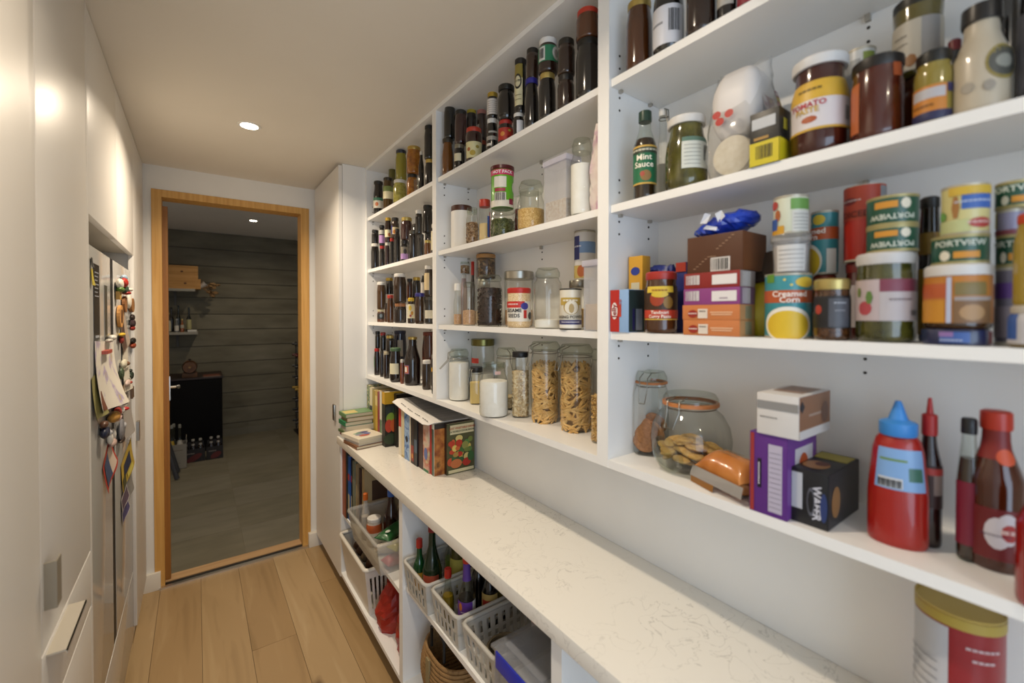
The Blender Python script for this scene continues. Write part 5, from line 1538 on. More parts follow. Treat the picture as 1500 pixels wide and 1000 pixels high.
def oval_band(root, r, ry, z0, z1, a0, a1, mat, th, rt=None, name='label'):
    vs, fs = [], []
    n, nz = 16, 6
    for j in range(nz + 1):
        z = z0 + (z1 - z0) * j / nz
        q = prof_r(prof, z)
        for i in range(n + 1):
            a = math.radians(a0 + (a1 - a0) * i / n)
            vs.append(((q + th) * math.sin(a), -(q * .72 + th) * math.cos(a), z))
    for j in range(nz):
        for i in range(n):
            fs.append((j * (n + 1) + i, j * (n + 1) + i + 1, (j + 1) * (n + 1) + i + 1, (j + 1) * (n + 1) + i))
    MB().add(vs, fs).obj(name, mat, root, smooth=60)


oval_band(s.root, r_, r_ * .72, h_ * .40, h_ * .68, -48, 62, P('7ea6d6', .35), .0006)
oval_band(s.root, r_, r_ * .72, h_ * .41, h_ * .48, -40, 10, P('c9cdd2', .35), .0009, name='label_print')
oval_band(s.root, r_, r_ * .72, h_ * .47, h_ * .56, 22, 55, P('3a6a5a', .35), .0009, name='label_print')
oval_band(s.root, r_, r_ * .72, h_ * .595, h_ * .61, -40, 20, P('6a8a3a', .35), .0009, name='label_print')
bm_ = MB()
for i in range(14):
    a = math.radians(-38 + i * 3.4)
    q = prof_r(prof, h_ * .44)
    M = Matrix.Translation(((q + .0013) * math.sin(a), -(q * .72 + .0013) * math.cos(a), h_ * .44)) @ Matrix.Rotation(a, 4, 'Z')
    w2 = .0005 if i % 3 else .0009
    bm_.box(-w2, w2, -.0001, .0001, -h_ * .027, h_ * .027, M)
bm_.obj('barcode', P('30343a', .5), s.root)
b2 = bottle('dark barbecue sauce bottle with red nozzle behind tomato sauce', 1344, 1384, 606, c='2a0f0c', cap='b02420', neck=.55, sh=.62, nk=.76, caph=.14, Z=Z5, dx=.085, lab=[('b', .3, .62, -85, 85, '3a2422'), ('b', .4, .6, 20, 80, '8a7a74'), ('b', .55, .6, -80, 80, 'a83a34')], m=P('240e0b', .2, coat=.5), name='squeeze_bottle')
MB().lathe([(b2.r * .3, b2.h - .001), (b2.r * .16, b2.h + .022), (b2.r * .12, b2.h + .024)], 16).obj('nozzle', P('b02420', .35), b2.root, smooth=40)
bottle('slim brown sauce bottle with black cap and crimson label', 1404, 1440, 612, m=GLASSG, cap='1a1a1c', neck=.62, sh=.6, nk=.8, caph=.09, fill=(.72, '3a2a22'), Z=Z5, dx=.075, lab=[('b', .12, .56, -85, 85, '7a1c34')])
bottle('big glass bottle of tomato sauce with red cap and white crest label', 1418, 1508, 601, c='431a09', cap='b8321c', neck=.5, sh=.58, nk=.76, caph=.1, Z=Z5, yb=840, lab=[('b', .08, .4, -45, 88, '6a1a1e'), ('e', .25, 5, .1, 26, 'd0ccd4'), ('e', .28, 25, .1, 24, 'd0ccd4'), ('e', .26, 28, .055, 17, 'a82a24'), ('b', .14, .42, -88, -70, 'b59a2c'), ('b', .7, .88, -60, 60, '7a1c18'), ('e', .72, 30, .05, 30, 'c2502c'), ('t', 'AMERICAN', .235, 2, .006, '4a3a5a'), ('t', 'R', .26, 28, .015, 'f0e0dc')])
bottle('red plastic sauce bottle at the very end of the shelf', 1491, 1590, 640, c='8a120c', cap='c9c6c0', neck=.5, Z=Z5, dx=-.01, h=.19)
can('big gold-lidded tin with red and white label on the worktop', 1344, 1483, 882, '8a1a20', [('b', .08, .92, -95, -12, 'b9b9bd'), ('t', 'Nonfat', .84, 32, .011, 'd9c4c4'), ('t', 'Milk', .78, 32, .011, 'd9c4c4'), ('b', .0, .05, -170, 170, 'b59a55'), ('b', .93, .985, -170, 170, 'a8903c')] + [('b', .2 + .05 * k, .207 + .05 * k, -80, -25, '8a8a90') for k in range(11)] + [('b', .25 + .06 * k, .258 + .06 * k, 5, 62, '6a1218') for k in range(6)], rim='b59c50', Z=ZCT, dx=.06, name='milk_tin', cat='tin')
GROUP[0] = None

# ================================================================== BOOKS ON THE WORKTOP
PAGE = noise_mat('page_edges', ['cfc3a8', 'd9cfb6'], (2, 2, 400), 2, rough=.85)


def book(label, loc, d, hgt, th, cover, stand=True, rz=0.0, flip=False, prints=()):
    """local x: spine(0)..fore edge(d), y: length, z: thickness. Standing books show their spine at x=0"""
    t = thing('book', label, 'book', loc, 0)
    t.rotation_euler = (PI / 2, 0, rz) if stand else (0, 0, rz)
    c = cover if not isinstance(cover, str) else P(cover, .4)
    y0, y1 = (0, hgt) if stand else (-hgt / 2, hgt / 2)
    b_ = min(.0022, th * .2)
    MB().box(0, d, y0, y1, 0, b_).box(0, d, y0, y1, th - b_, th).box(0, b_, y0, y1, b_, th - b_).obj('cover', c, t)
    MB().box(b_, d - .003, y0 + .003, y1 - .003, b_, th - b_).obj('pages', PAGE, t)
    for ip_, p in enumerate(prints):
        kind = p[0]
        if kind == 's':      # spine patch: from, to (fraction of height), colour
            m = p[3] if not isinstance(p[3], str) else P(p[3], .45)
            MB().box(-.0004, 0, y0 + (y1 - y0) * p[1], y0 + (y1 - y0) * p[2], th * .04, th * .96).obj('spine_print', m, t)
        elif kind == 'c':    # front cover patch x0,x1,y0,y1 fractions
            m = p[5] if not isinstance(p[5], str) else P(p[5], .45)
            MB().box(d * p[1], d * p[2], y0 + (y1 - y0) * p[3], y0 + (y1 - y0) * p[4], th, th + .0003 + .0002 * ip_).obj('cover_print', m, t)
        elif kind == 'e':    # oval on the front cover
            ellipse(t, 'cover_print', Matrix.Translation((d * p[1], y0 + (y1 - y0) * p[2], th)), d * p[3], (y1 - y0) * p[4], P(p[5], .45), .0006 + .0001 * ip_)
        elif kind == 't':    # lettering on the front cover
            text_flat(t, p[1], Matrix.Translation((d * p[2], y0 + (y1 - y0) * p[3], th + .0045)), p[4], p[5])
        elif kind == 'o':    # oval on the spine
            M = Matrix(((0, 0, -1, 0), (1, 0, 0, 0), (0, 1, 0, 0), (0, 0, 0, 1)))
            M = Matrix.Translation((-.0003, y0 + (y1 - y0) * p[1], th * .5)) @ Matrix(((0, 0, -1, 0), (0, 1, 0, 0), (1, 0, 0, 0), (0, 0, 0, 1)))
            ellipse(t, 'spine_print', M, th * p[2], (y1 - y0) * p[3], P(p[4], .45), .0004)
    return t


GROUP[0] = 'cookbooks standing on the worktop'
PATT = noise_mat('leafy_cover', ['c9bf94', '5a7a5c', '3a5a44', 'b59a5c'], (60, 60, 60), 2, rough=.5, pos=[.4, .48, .56, .64])
Zb = ZCT + .0002


YCUR = [2.534]


def row_book(label, xl, xr, X, ytop, cover, prints=(), d=None, htop=None):
    ya, yb_ = onx(xr, 650, X).y, min(onx(xl, 650, X).y, YCUR[0])
    ya = min(ya, yb_ - .006)
    YCUR[0] = ya
    th = yb_ - ya - .0015
    hgt = (htop or onx((xl + xr) / 2, ytop, X).z) - Zb
    return book(label, (X, yb_ - .0005, Zb), d or (.97 - X), hgt, th, cover, True, 0, False, prints)


row_book('cookbook with leafy green and cream spine against the tall cabinet', 537.5, 541.5, .795, 562, PATT, htop=1.158)
row_book('cream cookbook with dark title block beside the leafy spine', 541.7, 545.5, .795, 562, 'd6caa8', [('s', .35, .62, '3a3a44')], htop=1.15)
row_book('olive-yellow cookbook in the row behind the paperback stack', 545.7, 549.5, .79, 566, 'a08a30', htop=1.145)
row_book('golden yellow cookbook beside the crimson spine', 549.7, 553.2, .785, 567, 'bd9a34', [('s', .7, .9, 'd6c27a')], htop=1.15)
row_book('thin crimson cookbook between yellow and white spines', 553.4, 556.2, .785, 568, '8a2434', htop=1.15)
row_book('thin white cookbook with green foot before the pepper cover', 556.4, 559.4, .785, 569, 'd9d4c6', [('s', .0, .45, '5a7a5c')], htop=1.155)
row_book('tall cookbook with yellow top band and peppers on black cover', 559.6, 564.2, .775, 571, '15150f', [('s', .78, 1, 'c79a1e'), ('c', 0, 1, .78, 1, 'c79a1e'), ('c', .02, .4, .40, .74, '26302e'), ('e', .17, .52, .14, .1, '7c9a34', 0), ('e', .10, .38, .1, .12, 'b8402a', 1), ('e', .24, .38, .1, .12, 'c25a2a', 2), ('e', .3, .64, .1, .08, '2f4a2a', 0), ('e', .16, .14, .2, .1, '2a3a22', 0)], htop=1.165)
row_book('tall thick black cookbook beside the pepper cover', 573, 581, .822, 577, '17140f', [('s', .1, .3, '2a2a22')], htop=1.155, d=.15)
hp = lambda px, X: 1.104 + (onx(px, 650, X).y - 1.69) * .1
for lb, xl, xr, X, cv, pr in (
        ('white cookbook with red title block under the lying magazine', 584, 588, .79, 'd6cdbb', [('s', .55, .9, 'b0301f')]),
        ('narrow cream cookbook beside the blue swirl spine', 588.2, 592.2, .79, 'cfc09a', [('s', .0, .04, 'a8935c')]),
        ('blue cookbook with pale swirls on the spine', 592.4, 599.6, .79, noise_mat('blue_swirl', ['1c3f7a', '3a6aa8', '9ab4d0', '2a559a'], (14, 14, 14), 3, rough=.35, dist=2.5), [('o', .4, .25, .06, '101c30')]),
        ('slim cream booklet between blue and dark spines', 599.8, 601.6, .79, 'd2c8b0', ()),
        ('dark cookbook with red fruit at the foot of its spine', 601.8, 606.2, .79, '2a1c18', [('s', .05, .35, '8a2a1c'), ('o', .15, .3, .05, 'c2843a')]),
        ('black cookbook beside the dark brown spine', 606.4, 611, .79, '17181c', [('s', .25, .5, '4a5a6a')]),
        ('thick plain dark brown cookbook', 611.3, 619.4, .795, '341a14', ()),
        ('pink and green cookbook with blue oval on the spine', 619.7, 628, .795, noise_mat('pink_green_cover', ['9aa882', 'c9b09c', 'b5644c', 'b9c49a'], (18, 18, 12), 3, rough=.4), [('o', .35, .3, .12, '5a6aa0'), ('s', 0, .05, '2a6a44')]),
        ('bright red cookbook in the row', 628.2, 632.2, .80, 'a82418', ()),
        ('cookbook with white spine and brown stew photograph on its cover', 632.4, 635.8, .80, 'cfc8b8', [('s', .0, .9, '4a5a4a'), ('c', 0.01, 1, 0, .9, noise_mat('stew_cover', ['4a2412', '8a4a20', 'b5783a', '2a1a10'], (22, 22, 16), 3, rough=.35)), ('c', 0.01, 1, .9, 1, '26201c')])):
    row_book(lb, xl, xr, X, 600, cv, pr, htop=hp((xl + xr) / 2, X))
pz = 1.100
yb_ = onx(646.8, 690, .845).y
VEG = [('c', 0, 1, 0, 1, '4a4a2a'), ('c', .12, .97, .78, .965, 'd6cba4'), ('c', .06, .97, .02, .08, 'cfc49c')]
import itertools
vc = ['b03a22', '6a7a34', 'c2a24a', 'b04a2c', '3f6a34', 'cbb45c', '2f5a34', 'c2602c', 'a8321c', '8a8a44', 'd0bc74', '4a7a3c']
rnd = random.Random(21)
for k in range(26):
    VEG.append(('e', rnd.uniform(.1, .9), rnd.uniform(.2, .7), rnd.uniform(.06, .13), rnd.uniform(.04, .08), vc[k % 12], k))
VEG += [('e', .32, .2, .2, .09, 'b5683a', 27), ('e', .7, .2, .15, .08, 'a82a1c', 28), ('e', .42, .6, .12, .07, 'b5301c', 29), ('e', .85, .3, .12, .1, '2f5a2c', 27), ('e', .45, .38, .1, .05, 'b02a1c', 30), ('e', .3, .38, .1, .05, '9a7a3a', 30),
        ('t', 'JUST VEGETABLE DISHES', .545, .90, .0115, 'a8482a'), ('t', 'A WORLD COOK BOOK', .545, .835, .0105, '2a3a2a')]
t = book('brown cookbook with vegetable picture cover standing at the end of the row', (.848, YCUR[0] - .001, Zb), .135, pz - Zb, .02, '2a1a12', True, 0, False, VEG)

# printed sheet lying over the row of books
t = thing('magazine', 'curled white and grey printed magazine lying on top of the standing cookbooks', 'magazine', (0, 0, 0))
nu, nv = 10, 8
vs, fs = [], []
ya, yb2 = 1.665, 2.05
for i in range(nu + 1):
    y = ya + (yb2 - ya) * i / nu
    for j in range(nv + 1):
        x = .765 + .19 * j / nv + (.01 if i == 0 else 0)
        z = 1.104 + (y - 1.69) * .1 + .0075 + .004 * max(0, (i - 6) / 4) ** 2 - (.012 * ((.79 - x) / .025) ** 2 if x < .79 else 0) + .002 * math.sin(i * .9)
        vs.append((x, y, z))
for i in range(nu):
    for j in range(nv):
        fs.append((i * (nv + 1) + j, i * (nv + 1) + j + 1, (i + 1) * (nv + 1) + j + 1, (i + 1) * (nv + 1) + j))
n0 = len(vs)
vs2 = vs + [(x, y, z - .0022) for x, y, z in vs]
fs2 = fs + [tuple(k + n0 for k in reversed(f)) for f in fs]
edge = [i * (nv + 1) for i in range(nu + 1)]
fs2 += [(edge[i + 1], edge[i], edge[i] + n0, edge[i + 1] + n0) for i in range(nu)]
fs2 += [(j, j + 1, j + 1 + n0, j + n0) for j in range(nv)]
MB().add(vs2, fs2).obj('pages', P('d6d2cc', .6), t, smooth=30)
gv = [(x, y, z + .0006) for x, y, z in vs]
MB().add(gv, [f for k, f in enumerate(fs) if k % nv >= 3]).obj('picture', noise_mat('grey_print', ['6d6a68', '8a8785'], (6, 60, 6), 3, rough=.45), t, smooth=30)
mb = MB()
for k in range(16):
    i = .8 + k * .52
    y = ya + (yb2 - ya) * i / nu
    z = 1.104 + (y - 1.69) * .1 + .0085 + .002 * math.sin(i * .9)
    if k % 4 != 3:
        mb.box(.781, .784, y - .007, y + .004, z - .0005, z + .0006)
mb.obj('print_line', P('3a3836', .6), t)

GROUP[0] = 'paperbacks lying in stacks on the worktop'
z = Zb
for k, (lb, th, cv, ox, oy, rz, w, l, pr) in enumerate((
        ('worn brown paperback at the bottom of the front stack', .016, '7a5236', 0, 0, .10, .112, .21, ()),
        ('white paperback in the middle of the front stack', .017, 'cfcac0', .006, .004, .16, .11, .20, ()),
        ('cookbook with fish and vegetables on its cover, on the front stack', .018, 'd9cfbc', -.002, .004, .20, .12, .20, [('e', .45, .45, .28, .12, '8a8a9a', 0), ('e', .42, .30, .2, .09, 'b0584a', 1), ('e', .55, .62, .24, .09, '4a4a78', 2), ('e', .35, .6, .16, .05, '6a9a7c', 3), ('e', .62, .42, .12, .08, '5a6aa0', 4)]))):
    book(lb, (.634 + .075 + ox + .0, 2.30 + oy, z), l * .72, w * 1.55, th, cv, False, rz, False, pr).location.x -= l * .36
    z += th + .0004
z = Zb
for k, (lb, th, cv, ox, rz) in enumerate((
        ('white paperback at the bottom of the back stack', .014, 'c9c9c6', .0, .05),
        ('red and white paperback second from the bottom of the back stack', .016, 'a83028', .004, .02),
        ('green paperback low in the back stack', .015, '5a6a44', -.002, .08),
        ('thick grey-white paperback in the middle of the back stack', .03, 'b9b2a6', .006, -.04),
        ('olive hardback with green spine in the back stack', .022, '2f7a52', -.002, .03),
        ('brown paperback under the green-covered book on the back stack', .022, '8a6a4a', .01, -.02),
        ('green and yellow covered paperback topmost on the back stack', .02, '6a8a5c', .0, .04))):
    book(lb, (.640 + ox, 2.468, z), .15, .118, th, cv, False, rz, False, [('c', .05, .5, .2, .8, 'c9b46a')] if k == 6 else ())
    z += th + .0004

GROUP[0] = 'books on the shelf under the worktop'
Zm = .4502
for lb, X, ya, th, cv, dd, hh in (
        ('thick terracotta album beside the tall cabinet, under worktop', .652, 2.520, .062, '9a5234', .2, .385),
        ('black and olive folder beside the terracotta album', .655, 2.457, .012, '2a2a1e', .2, .37),
        ('blue magazine with red spot on its spine, under worktop', .662, 2.444, .034, noise_mat('blue_mag', ['1f3f80', '2a56a0', '2f5f9a'], (9, 9, 9), 2, rough=.4), .2, .345),
        ('black folder behind the blue magazine', .668, 2.409, .016, '15161a', .2, .34),
        ('grey-green binder under the worktop', .672, 2.392, .03, '7a7c68', .2, .33),
        ('tan cardboard folder under the worktop', .68, 2.361, .02, '9a8460', .2, .32),
        ('dark maroon book under the worktop', .69, 2.340, .02, '3a2420', .18, .30),
        ('cream cardboard file standing at the back under the worktop', .70, 2.319, .04, 'b5a078', .2, .30)):
    pr = [('s', .62, .72, 'a83a34'), ('s', .1, .4, 'b5ab90')] if 'blue' in lb else [('c', .2, .8, .45, .8, '4a3426')] if 'cream' in lb else ()
    book(lb, (X, ya, Zm), dd, min(hh, .39), th - .001, cv, True, 0, False, pr)
GROUP[0] = None

# ================================================================== BASKETS AND TUBS UNDER THE WORKTOP
BASK = P('d2cec4', .45)


def basket(label, x0, x1, y0, y1, z0, h, flare, slots=True, mat=None, rim=.0065, name='basket', slot_rows=2, nsx=9, nsy=6, cat='basket', solid_front=False):
    """slotted plastic basket: floor, four slatted walls, rounded rim; (x0..y1) is the rim outline"""
    t = thing(name, label, cat, ((x0 + x1) / 2, (y0 + y1) / 2, z0))
    m = mat or BASK
    a, b_ = (x1 - x0) / 2, (y1 - y0) / 2
    ai, bi = a - flare, b_ - flare
    MB().box(-ai, ai, -bi, bi, 0, .003).obj('basket_floor', m, t)

    def wall(p0, p1, q0, q1, n):
        # p: bottom line, q: top line
        mb = MB()
        p0, p1, q0, q1 = [Vector(v) for v in (p0, p1, q0, q1)]
        nrm = (p1 - p0).cross(q0 - p0).normalized() * .0018

        def quad(u0, u1, v0, v1):
            def pt(u, v):
                return (p0.lerp(p1, u)).lerp(q0.lerp(q1, u), v)
            c = [pt(u0, v0), pt(u1, v0), pt(u1, v1), pt(u0, v1)]
            vs = c + [k - nrm for k in c]
            mb.add(vs, [(0, 1, 2, 3), (7, 6, 5, 4), (0, 4, 5, 1), (1, 5, 6, 2), (2, 6, 7, 3), (3, 7, 4, 0)])
        if not slots or (solid_front and n == nsy):
            quad(0, 1, 0, 1)
        else:
            quad(0, 1, 0, .14)
            quad(0, 1, .82, 1)
            if slot_rows == 2:
                quad(0, 1, .45, .53)
            for k in range(n):
                u = (k + .5) / n
                quad(u - .27 / n, u + .27 / n, .14, .82)
            quad(0, .12 / n * 2, .14, .82)
            quad(1 - .12 / n * 2, 1, .14, .82)
        mb.obj('wall', m, t)
    wall((-ai, -bi, 0), (-ai, bi, 0), (-a, -b_, h), (-a, b_, h), nsy)
    wall((ai, bi, 0), (ai, -bi, 0), (a, b_, h), (a, -b_, h), nsy)
    wall((ai, -bi, 0), (-ai, -bi, 0), (a, -b_, h), (-a, -b_, h), nsx)
    wall((-ai, bi, 0), (ai, bi, 0), (-a, b_, h), (a, b_, h), nsx)
    rc = .02
    pts = []
    for (cx_, cy_, a0) in ((a - rc, b_ - rc, 0), (-a + rc, b_ - rc, 90), (-a + rc, -b_ + rc, 180), (a - rc, -b_ + rc, 270)):
        for k in range(5):
            an = math.radians(a0 + 22.5 * k)
            pts.append((cx_ + rc * math.cos(an), cy_ + rc * math.sin(an), h))
    MB().tube(pts, rim, 8, closed=True).obj('rim', m, t, smooth=60)
    return t


GROUP[0] = 'slotted baskets on the shelf under the worktop'
MILK = glass('basket_plastic', (.95, .94, .92), .4, .5, (.80, .78, .73), .3)
basket('slotted basket holding the green wine bottle, next to the unit side', .640, .93, 1.398, 1.600, .5002, .115, .014, mat=MILK)
basket('slotted basket holding the purple-necked bottle', .650, .93, 1.190, 1.376, .5002, .115, .014, mat=MILK)
basket('slotted basket with a coil of wire, between bottles and lidded box', .655, .93, .982, 1.168, .5002, .115, .014, mat=MILK)
GROUP[0] = None


def std(x, y, z):
    return dict(name=None)


def bottle_at(label, x, y, z, r, h, **kw):
    """bottle placed directly in the room"""
    global place
    keep = place

    def pl(name, lb, cat, *a, **k):
        it = Item()
        it.r, it.h, it.D, it.top = r, h, math.hypot(x, y), z + h
        it.root = thing(name, lb, cat, (x, y, z), math.atan2(-y, -x) + PI / 2)
        return it
    place = pl
    try:
        return bottle(label, 0, 1, 0, **kw)
    finally:
        place = keep


def jar_at(label, x, y, z, r, h, **kw):
    global place
    keep = place

    def pl(name, lb, cat, *a, **k):
        it = Item()
        it.r, it.h, it.D, it.top = r / 1.06, h, math.hypot(x, y), z + h
        it.root = thing(name, lb, cat, (x, y, z), math.atan2(-y, -x) + PI / 2)
        return it
    place = pl
    try:
        return jam(label, 0, 1, 0, **kw)
    finally:
        place = keep


zb = .5036
GROUP[0] = 'bottles in the baskets under the worktop'
bottle_at('large dark green wine bottle with red top in the basket', .705, 1.485, zb, .036, .275, c='0f2410', cap='7a1a20', neck=.36, sh=.42, nk=.72, caph=.07, lab=[('b', .04, .38, -60, 40, 'b59a7c'), ('b', .26, .38, -60, 40, 'a84a34'), ('b', .06, .16, -60, 40, '6a7a94')])
bottle_at('small green bottle with red cap beside the wine bottle', .682, 1.548, zb, .0235, .205, c='12401f', cap='a8281c', neck=.45, sh=.5, nk=.68, caph=.14, lab=[('b', .1, .42, -70, 70, 'b58a2c')])
bottle_at('clear bottle with bright green cap behind the wine bottle', .800, 1.515, zb, .026, .245, c='7a8a70', cap='1f8a4c', neck=.5, sh=.5, nk=.66, caph=.16, m=GLASSG, fill=(.45, '6a7a30'))
jar_at('jar with yellow label and brass lid behind the wine bottle', .805, 1.462, zb, .034, .20, c='4a4420', lid='8a8258', lab=[('b', .2, .7, -80, 80, 'a8a04a')])
bottle_at('tall bottle with purple neck sleeve and red cap, purple label', .715, 1.245, zb, .0285, .275, cap='b5301f', neck=.42, sh=.46, nk=.70, caph=.10, m=GLASSG, fill=(.48, '1c1410'), lab=[('b', .68, .88, -170, 170, '5a3a8c'), ('b', .1, .46, -85, 85, 'd0cdc6'), ('b', .26, .46, -85, 40, '5a2f8a'), ('e', .4, -45, .05, 14, 'b5682a'), ('t', 'ORIENT', .34, -5, .01, 'd9cfe6'), ('e', .16, -10, .04, 20, 'c2703a')])
bottle_at('small oil bottle with round red cap', .684, 1.318, zb, .0215, .20, cap='a82618', neck=.5, sh=.5, nk=.68, caph=.13, m=GLASSG, fill=(.55, '7a6414'))
bottle_at('dark soy sauce bottle with red and cream label', .80, 1.235, zb, .028, .25, c='100d0c', cap='1c1a18', neck=.45, lab=[('b', .15, .5, -80, 60, 'b59a5a'), ('b', .22, .42, -60, 10, 'a02a20')])
bottle_at('dark sauce bottle with yellow label at the back of the basket', .865, 1.262, zb, .028, .26, c='120f0d', cap='1c1a18', neck=.45, lab=[('b', .2, .5, -85, 85, '9a862c')])
bottle_at('black bottle with plain sides at the back of the basket', .80, 1.31, zb, .028, .25, c='0e0d0d', cap='17171a', neck=.5)
bottle_at('dark olive oil bottle at the back of the wine basket', .885, 1.53, zb, .030, .27, c='2a2a12', cap='17171a', neck=.42)
jar_at('jar with red and white printed label behind the wire coil', .865, 1.04, zb, .034, .2, c='c9c4c0', lid='b5b0aa', lab=[('b', .55, .85, -85, 85, 'a82a24'), ('b', .35, .45, -85, 85, '3a3440')])
GROUP[0] = None
# coil
t = thing('wire_coil', 'coil of dull beige wire lying in the slotted basket', 'coil', (.76, 1.075, zb))
mb = MB()
for k in range(5):
    R_ = .062 - .004 * (k % 2)
    mb.tube([(R_ * math.cos(2 * PI * i / 24), R_ * math.sin(2 * PI * i / 24), .006 + .009 * k) for i in range(24)], .0055, 6, closed=True)
mb.obj('windings', P('8a7c62', .6), t, smooth=60)
mb = MB()
rnd = random.Random(8)
for k in range(14):
    a = k * 1.3
    mb.ball((.022 * math.cos(a), .022 * math.sin(a), .015 + .003 * k), .012, .012, .008, 8, 6)
mb.obj('core', P('3a362e', .7), t, smooth=60)
# lidded clear box with blue clips
CLB = glass('box_plastic', (.9, .91, .93), .8, .14, (.75, .77, .82), .08)


def lidded_box(label, x0, x1, y0, y1, z0, h, clip):
    t = thing('storage_box', label, 'storage box', ((x0 + x1) / 2, (y0 + y1) / 2, z0))
    a, b_ = (x1 - x0) / 2, (y1 - y0) / 2
    mb = MB()
    tw = .002
    mb.box(-a, a, -b_, b_, 0, tw)
    for q in ((-a, -a + tw, -b_, b_), (a - tw, a, -b_, b_), (-a + tw, a - tw, -b_, -b_ + tw), (-a + tw, a - tw, b_ - tw, b_)):
        mb.box(*q, tw, h - .012)
    mb.obj('box_body', CLB, t)
    MB().box(-a - .008, a + .008, -b_ - .008, b_ + .008, h - .013, h - .004).obj('lid', CLB, t, bevel=.003)
    MB().box(-a + .02, a - .02, -b_ + .02, b_ - .02, h - .0035, h).obj('lid_panel', CLB, t)
    bx('clip', P('1f2fb0', .4), t, -a - .013, -a - .0085, -b_ * .75, b_ * .75, h - .045, h - .002, bevel=.0015)
    bx('contents', P('b5b0a4', .8), t, -a + .01, a - .03, -b_ + .01, b_ - .012, .003, h * .55)
    bx('paper', P('d9d5cc', .7), t, -a + .04, a - .05, -b_ + .03, b_ - .03, h * .56, h * .58)
    return t


lidded_box('clear lidded box with blue clip, under the worktop', .632, .86, .765, .955, .5002, .195, 1)
tb_ = thing('plastic_tub', 'tall milky plastic tub with blue contents behind the blue-clip box', 'tub', (.925, .845, .5002))
MB().box(-.048, .048, -.085, .085, 0, .30).obj('tub_body', TUBP, tb_, bevel=.01)
bx('contents', P('5a6496', .7), tb_, -.04, .04, -.07, .075, .01, .2, bevel=.006)
MB().box(-.052, .052, -.09, .09, .30, .315).obj('lid', TUBP, tb_, bevel=.004)

# clear tub with packets on the books shelf, overhanging its edge
t = basket('milky clear tub full of packets and bottles in front of the books', .605, .90, 1.80, 2.235, .4502, .14, .022, slots=False, mat=TUBP, rim=.009, name='plastic_tub', cat='tub')
GROUP[0] = 'packets in the clear tub under the worktop'
zt = .4536
bottle_at('small clear bottle with orange cap in the clear tub', .672, 2.17, zt, .021, .225, cap='c2601e', neck=.5, sh=.55, nk=.72, caph=.13, m=TUBP, fill=(.5, 'b5aca0'))
bottle_at('dark red cordial bottle with blue cap in the clear tub', .76, 2.055, zt, .036, .265, c='2a0c0a', cap='3a62b0', neck=.45, sh=.5, nk=.74, caph=.12)
jar_at('small tub with white lid and orange label in the clear tub', .69, 2.095, zt, .036, .13, c='c9beb0', lid='dcd8d0', lab=[('b', .5, .78, -90, 90, 'b5582a'), ('b', .1, .5, -90, 90, 'c9c2b4')])
jar_at('brown jar at the back of the clear tub', .85, 2.12, zt, .033, .15, c='5a3a20', lid='8a6a3a')
t = soft_pack('snack_packet', 'dark green packet with white emblem in the clear tub', Vector((.66, 1.90, 0)), Vector((.80, 1.99, 0)), .17, .09, .05, zt + .085, P('1f5a2e', .3, coat=.4), 5)
ellipse(t, 'emblem', Matrix.Translation((-.055, -.01, .0505)), .014, .01, P('c9cfc4', .4))
soft_pack('snack_packet', 'yellow-green packet beside the dark green one in the tub', Vector((.68, 1.845, 0)), Vector((.82, 1.90, 0)), .15, .07, .05, zt + .06, P('9a9434', .35, coat=.3), 7)
soft_pack('snack_packet', 'red packet at the bottom of the clear tub', Vector((.66, 1.86, 0)), Vector((.80, 1.88, 0)), .15, .075, .05, zt, P('a8302c', .35, coat=.3), 9)
soft_pack('snack_packet', 'pale packet at the bottom of the clear tub', Vector((.67, 2.0, 0)), Vector((.78, 1.95, 0)), .13, .06, .045, zt, P('c9bda6', .4), 10)
GROUP[0] = None
# white basket on the bottom board with potatoes
t = basket('white basket with slotted end full of brown vegetables on the bottom board', .632, .955, 2.05, 2.49, .1222, .235, .03, mat=P('dcd6ca', .4), rim=.010, slot_rows=1, nsx=15, nsy=3, solid_front=True)
GROUP[0] = 'brown onions in the white basket'
PEEL = [noise_mat('peel_%d' % i, c, (40, 40, 12), 3, rough=.6) for i, c in enumerate((['3a2414', '5a3a20'], ['4a2e1c', '6e4a2c'], ['5a4a34', '7a6648']))]
rnd = random.Random(31)
zo = .1254
spots = []
for lay in range(4):
    for ix in range(4):
        for iy in range(5):
            spots.append((.692 + ix * .066 + (.015 if lay % 2 else 0), 2.125 + iy * .072, zo + lay * .052))
for k, (x, y, z) in enumerate(spots):
    if k < 60 and k % 20 not in (0, 1, 2, 3, 4, 15, 16, 17, 18, 19) or k >= 60:
        r_ = rnd.uniform(.026, .031)
        o = thing('onion', 'brown-skinned onion heaped in the white basket', 'onion', (x, y, z))
        MB().lathe([(.004, 0), (r_ * .7, .006), (r_, r_ * .85), (r_ * .75, r_ * 1.45), (.007, r_ * 1.8), (.003, r_ * 2.1)], 12).obj('bulb', PEEL[k % 3], o, smooth=70)
        MB().lathe([(.0035, r_ * 2.05), (.005, r_ * 2.25), (.001, r_ * 2.4)], 6).obj('dry_tip', P('8a7350', .8), o, smooth=60)
GROUP[0] = None


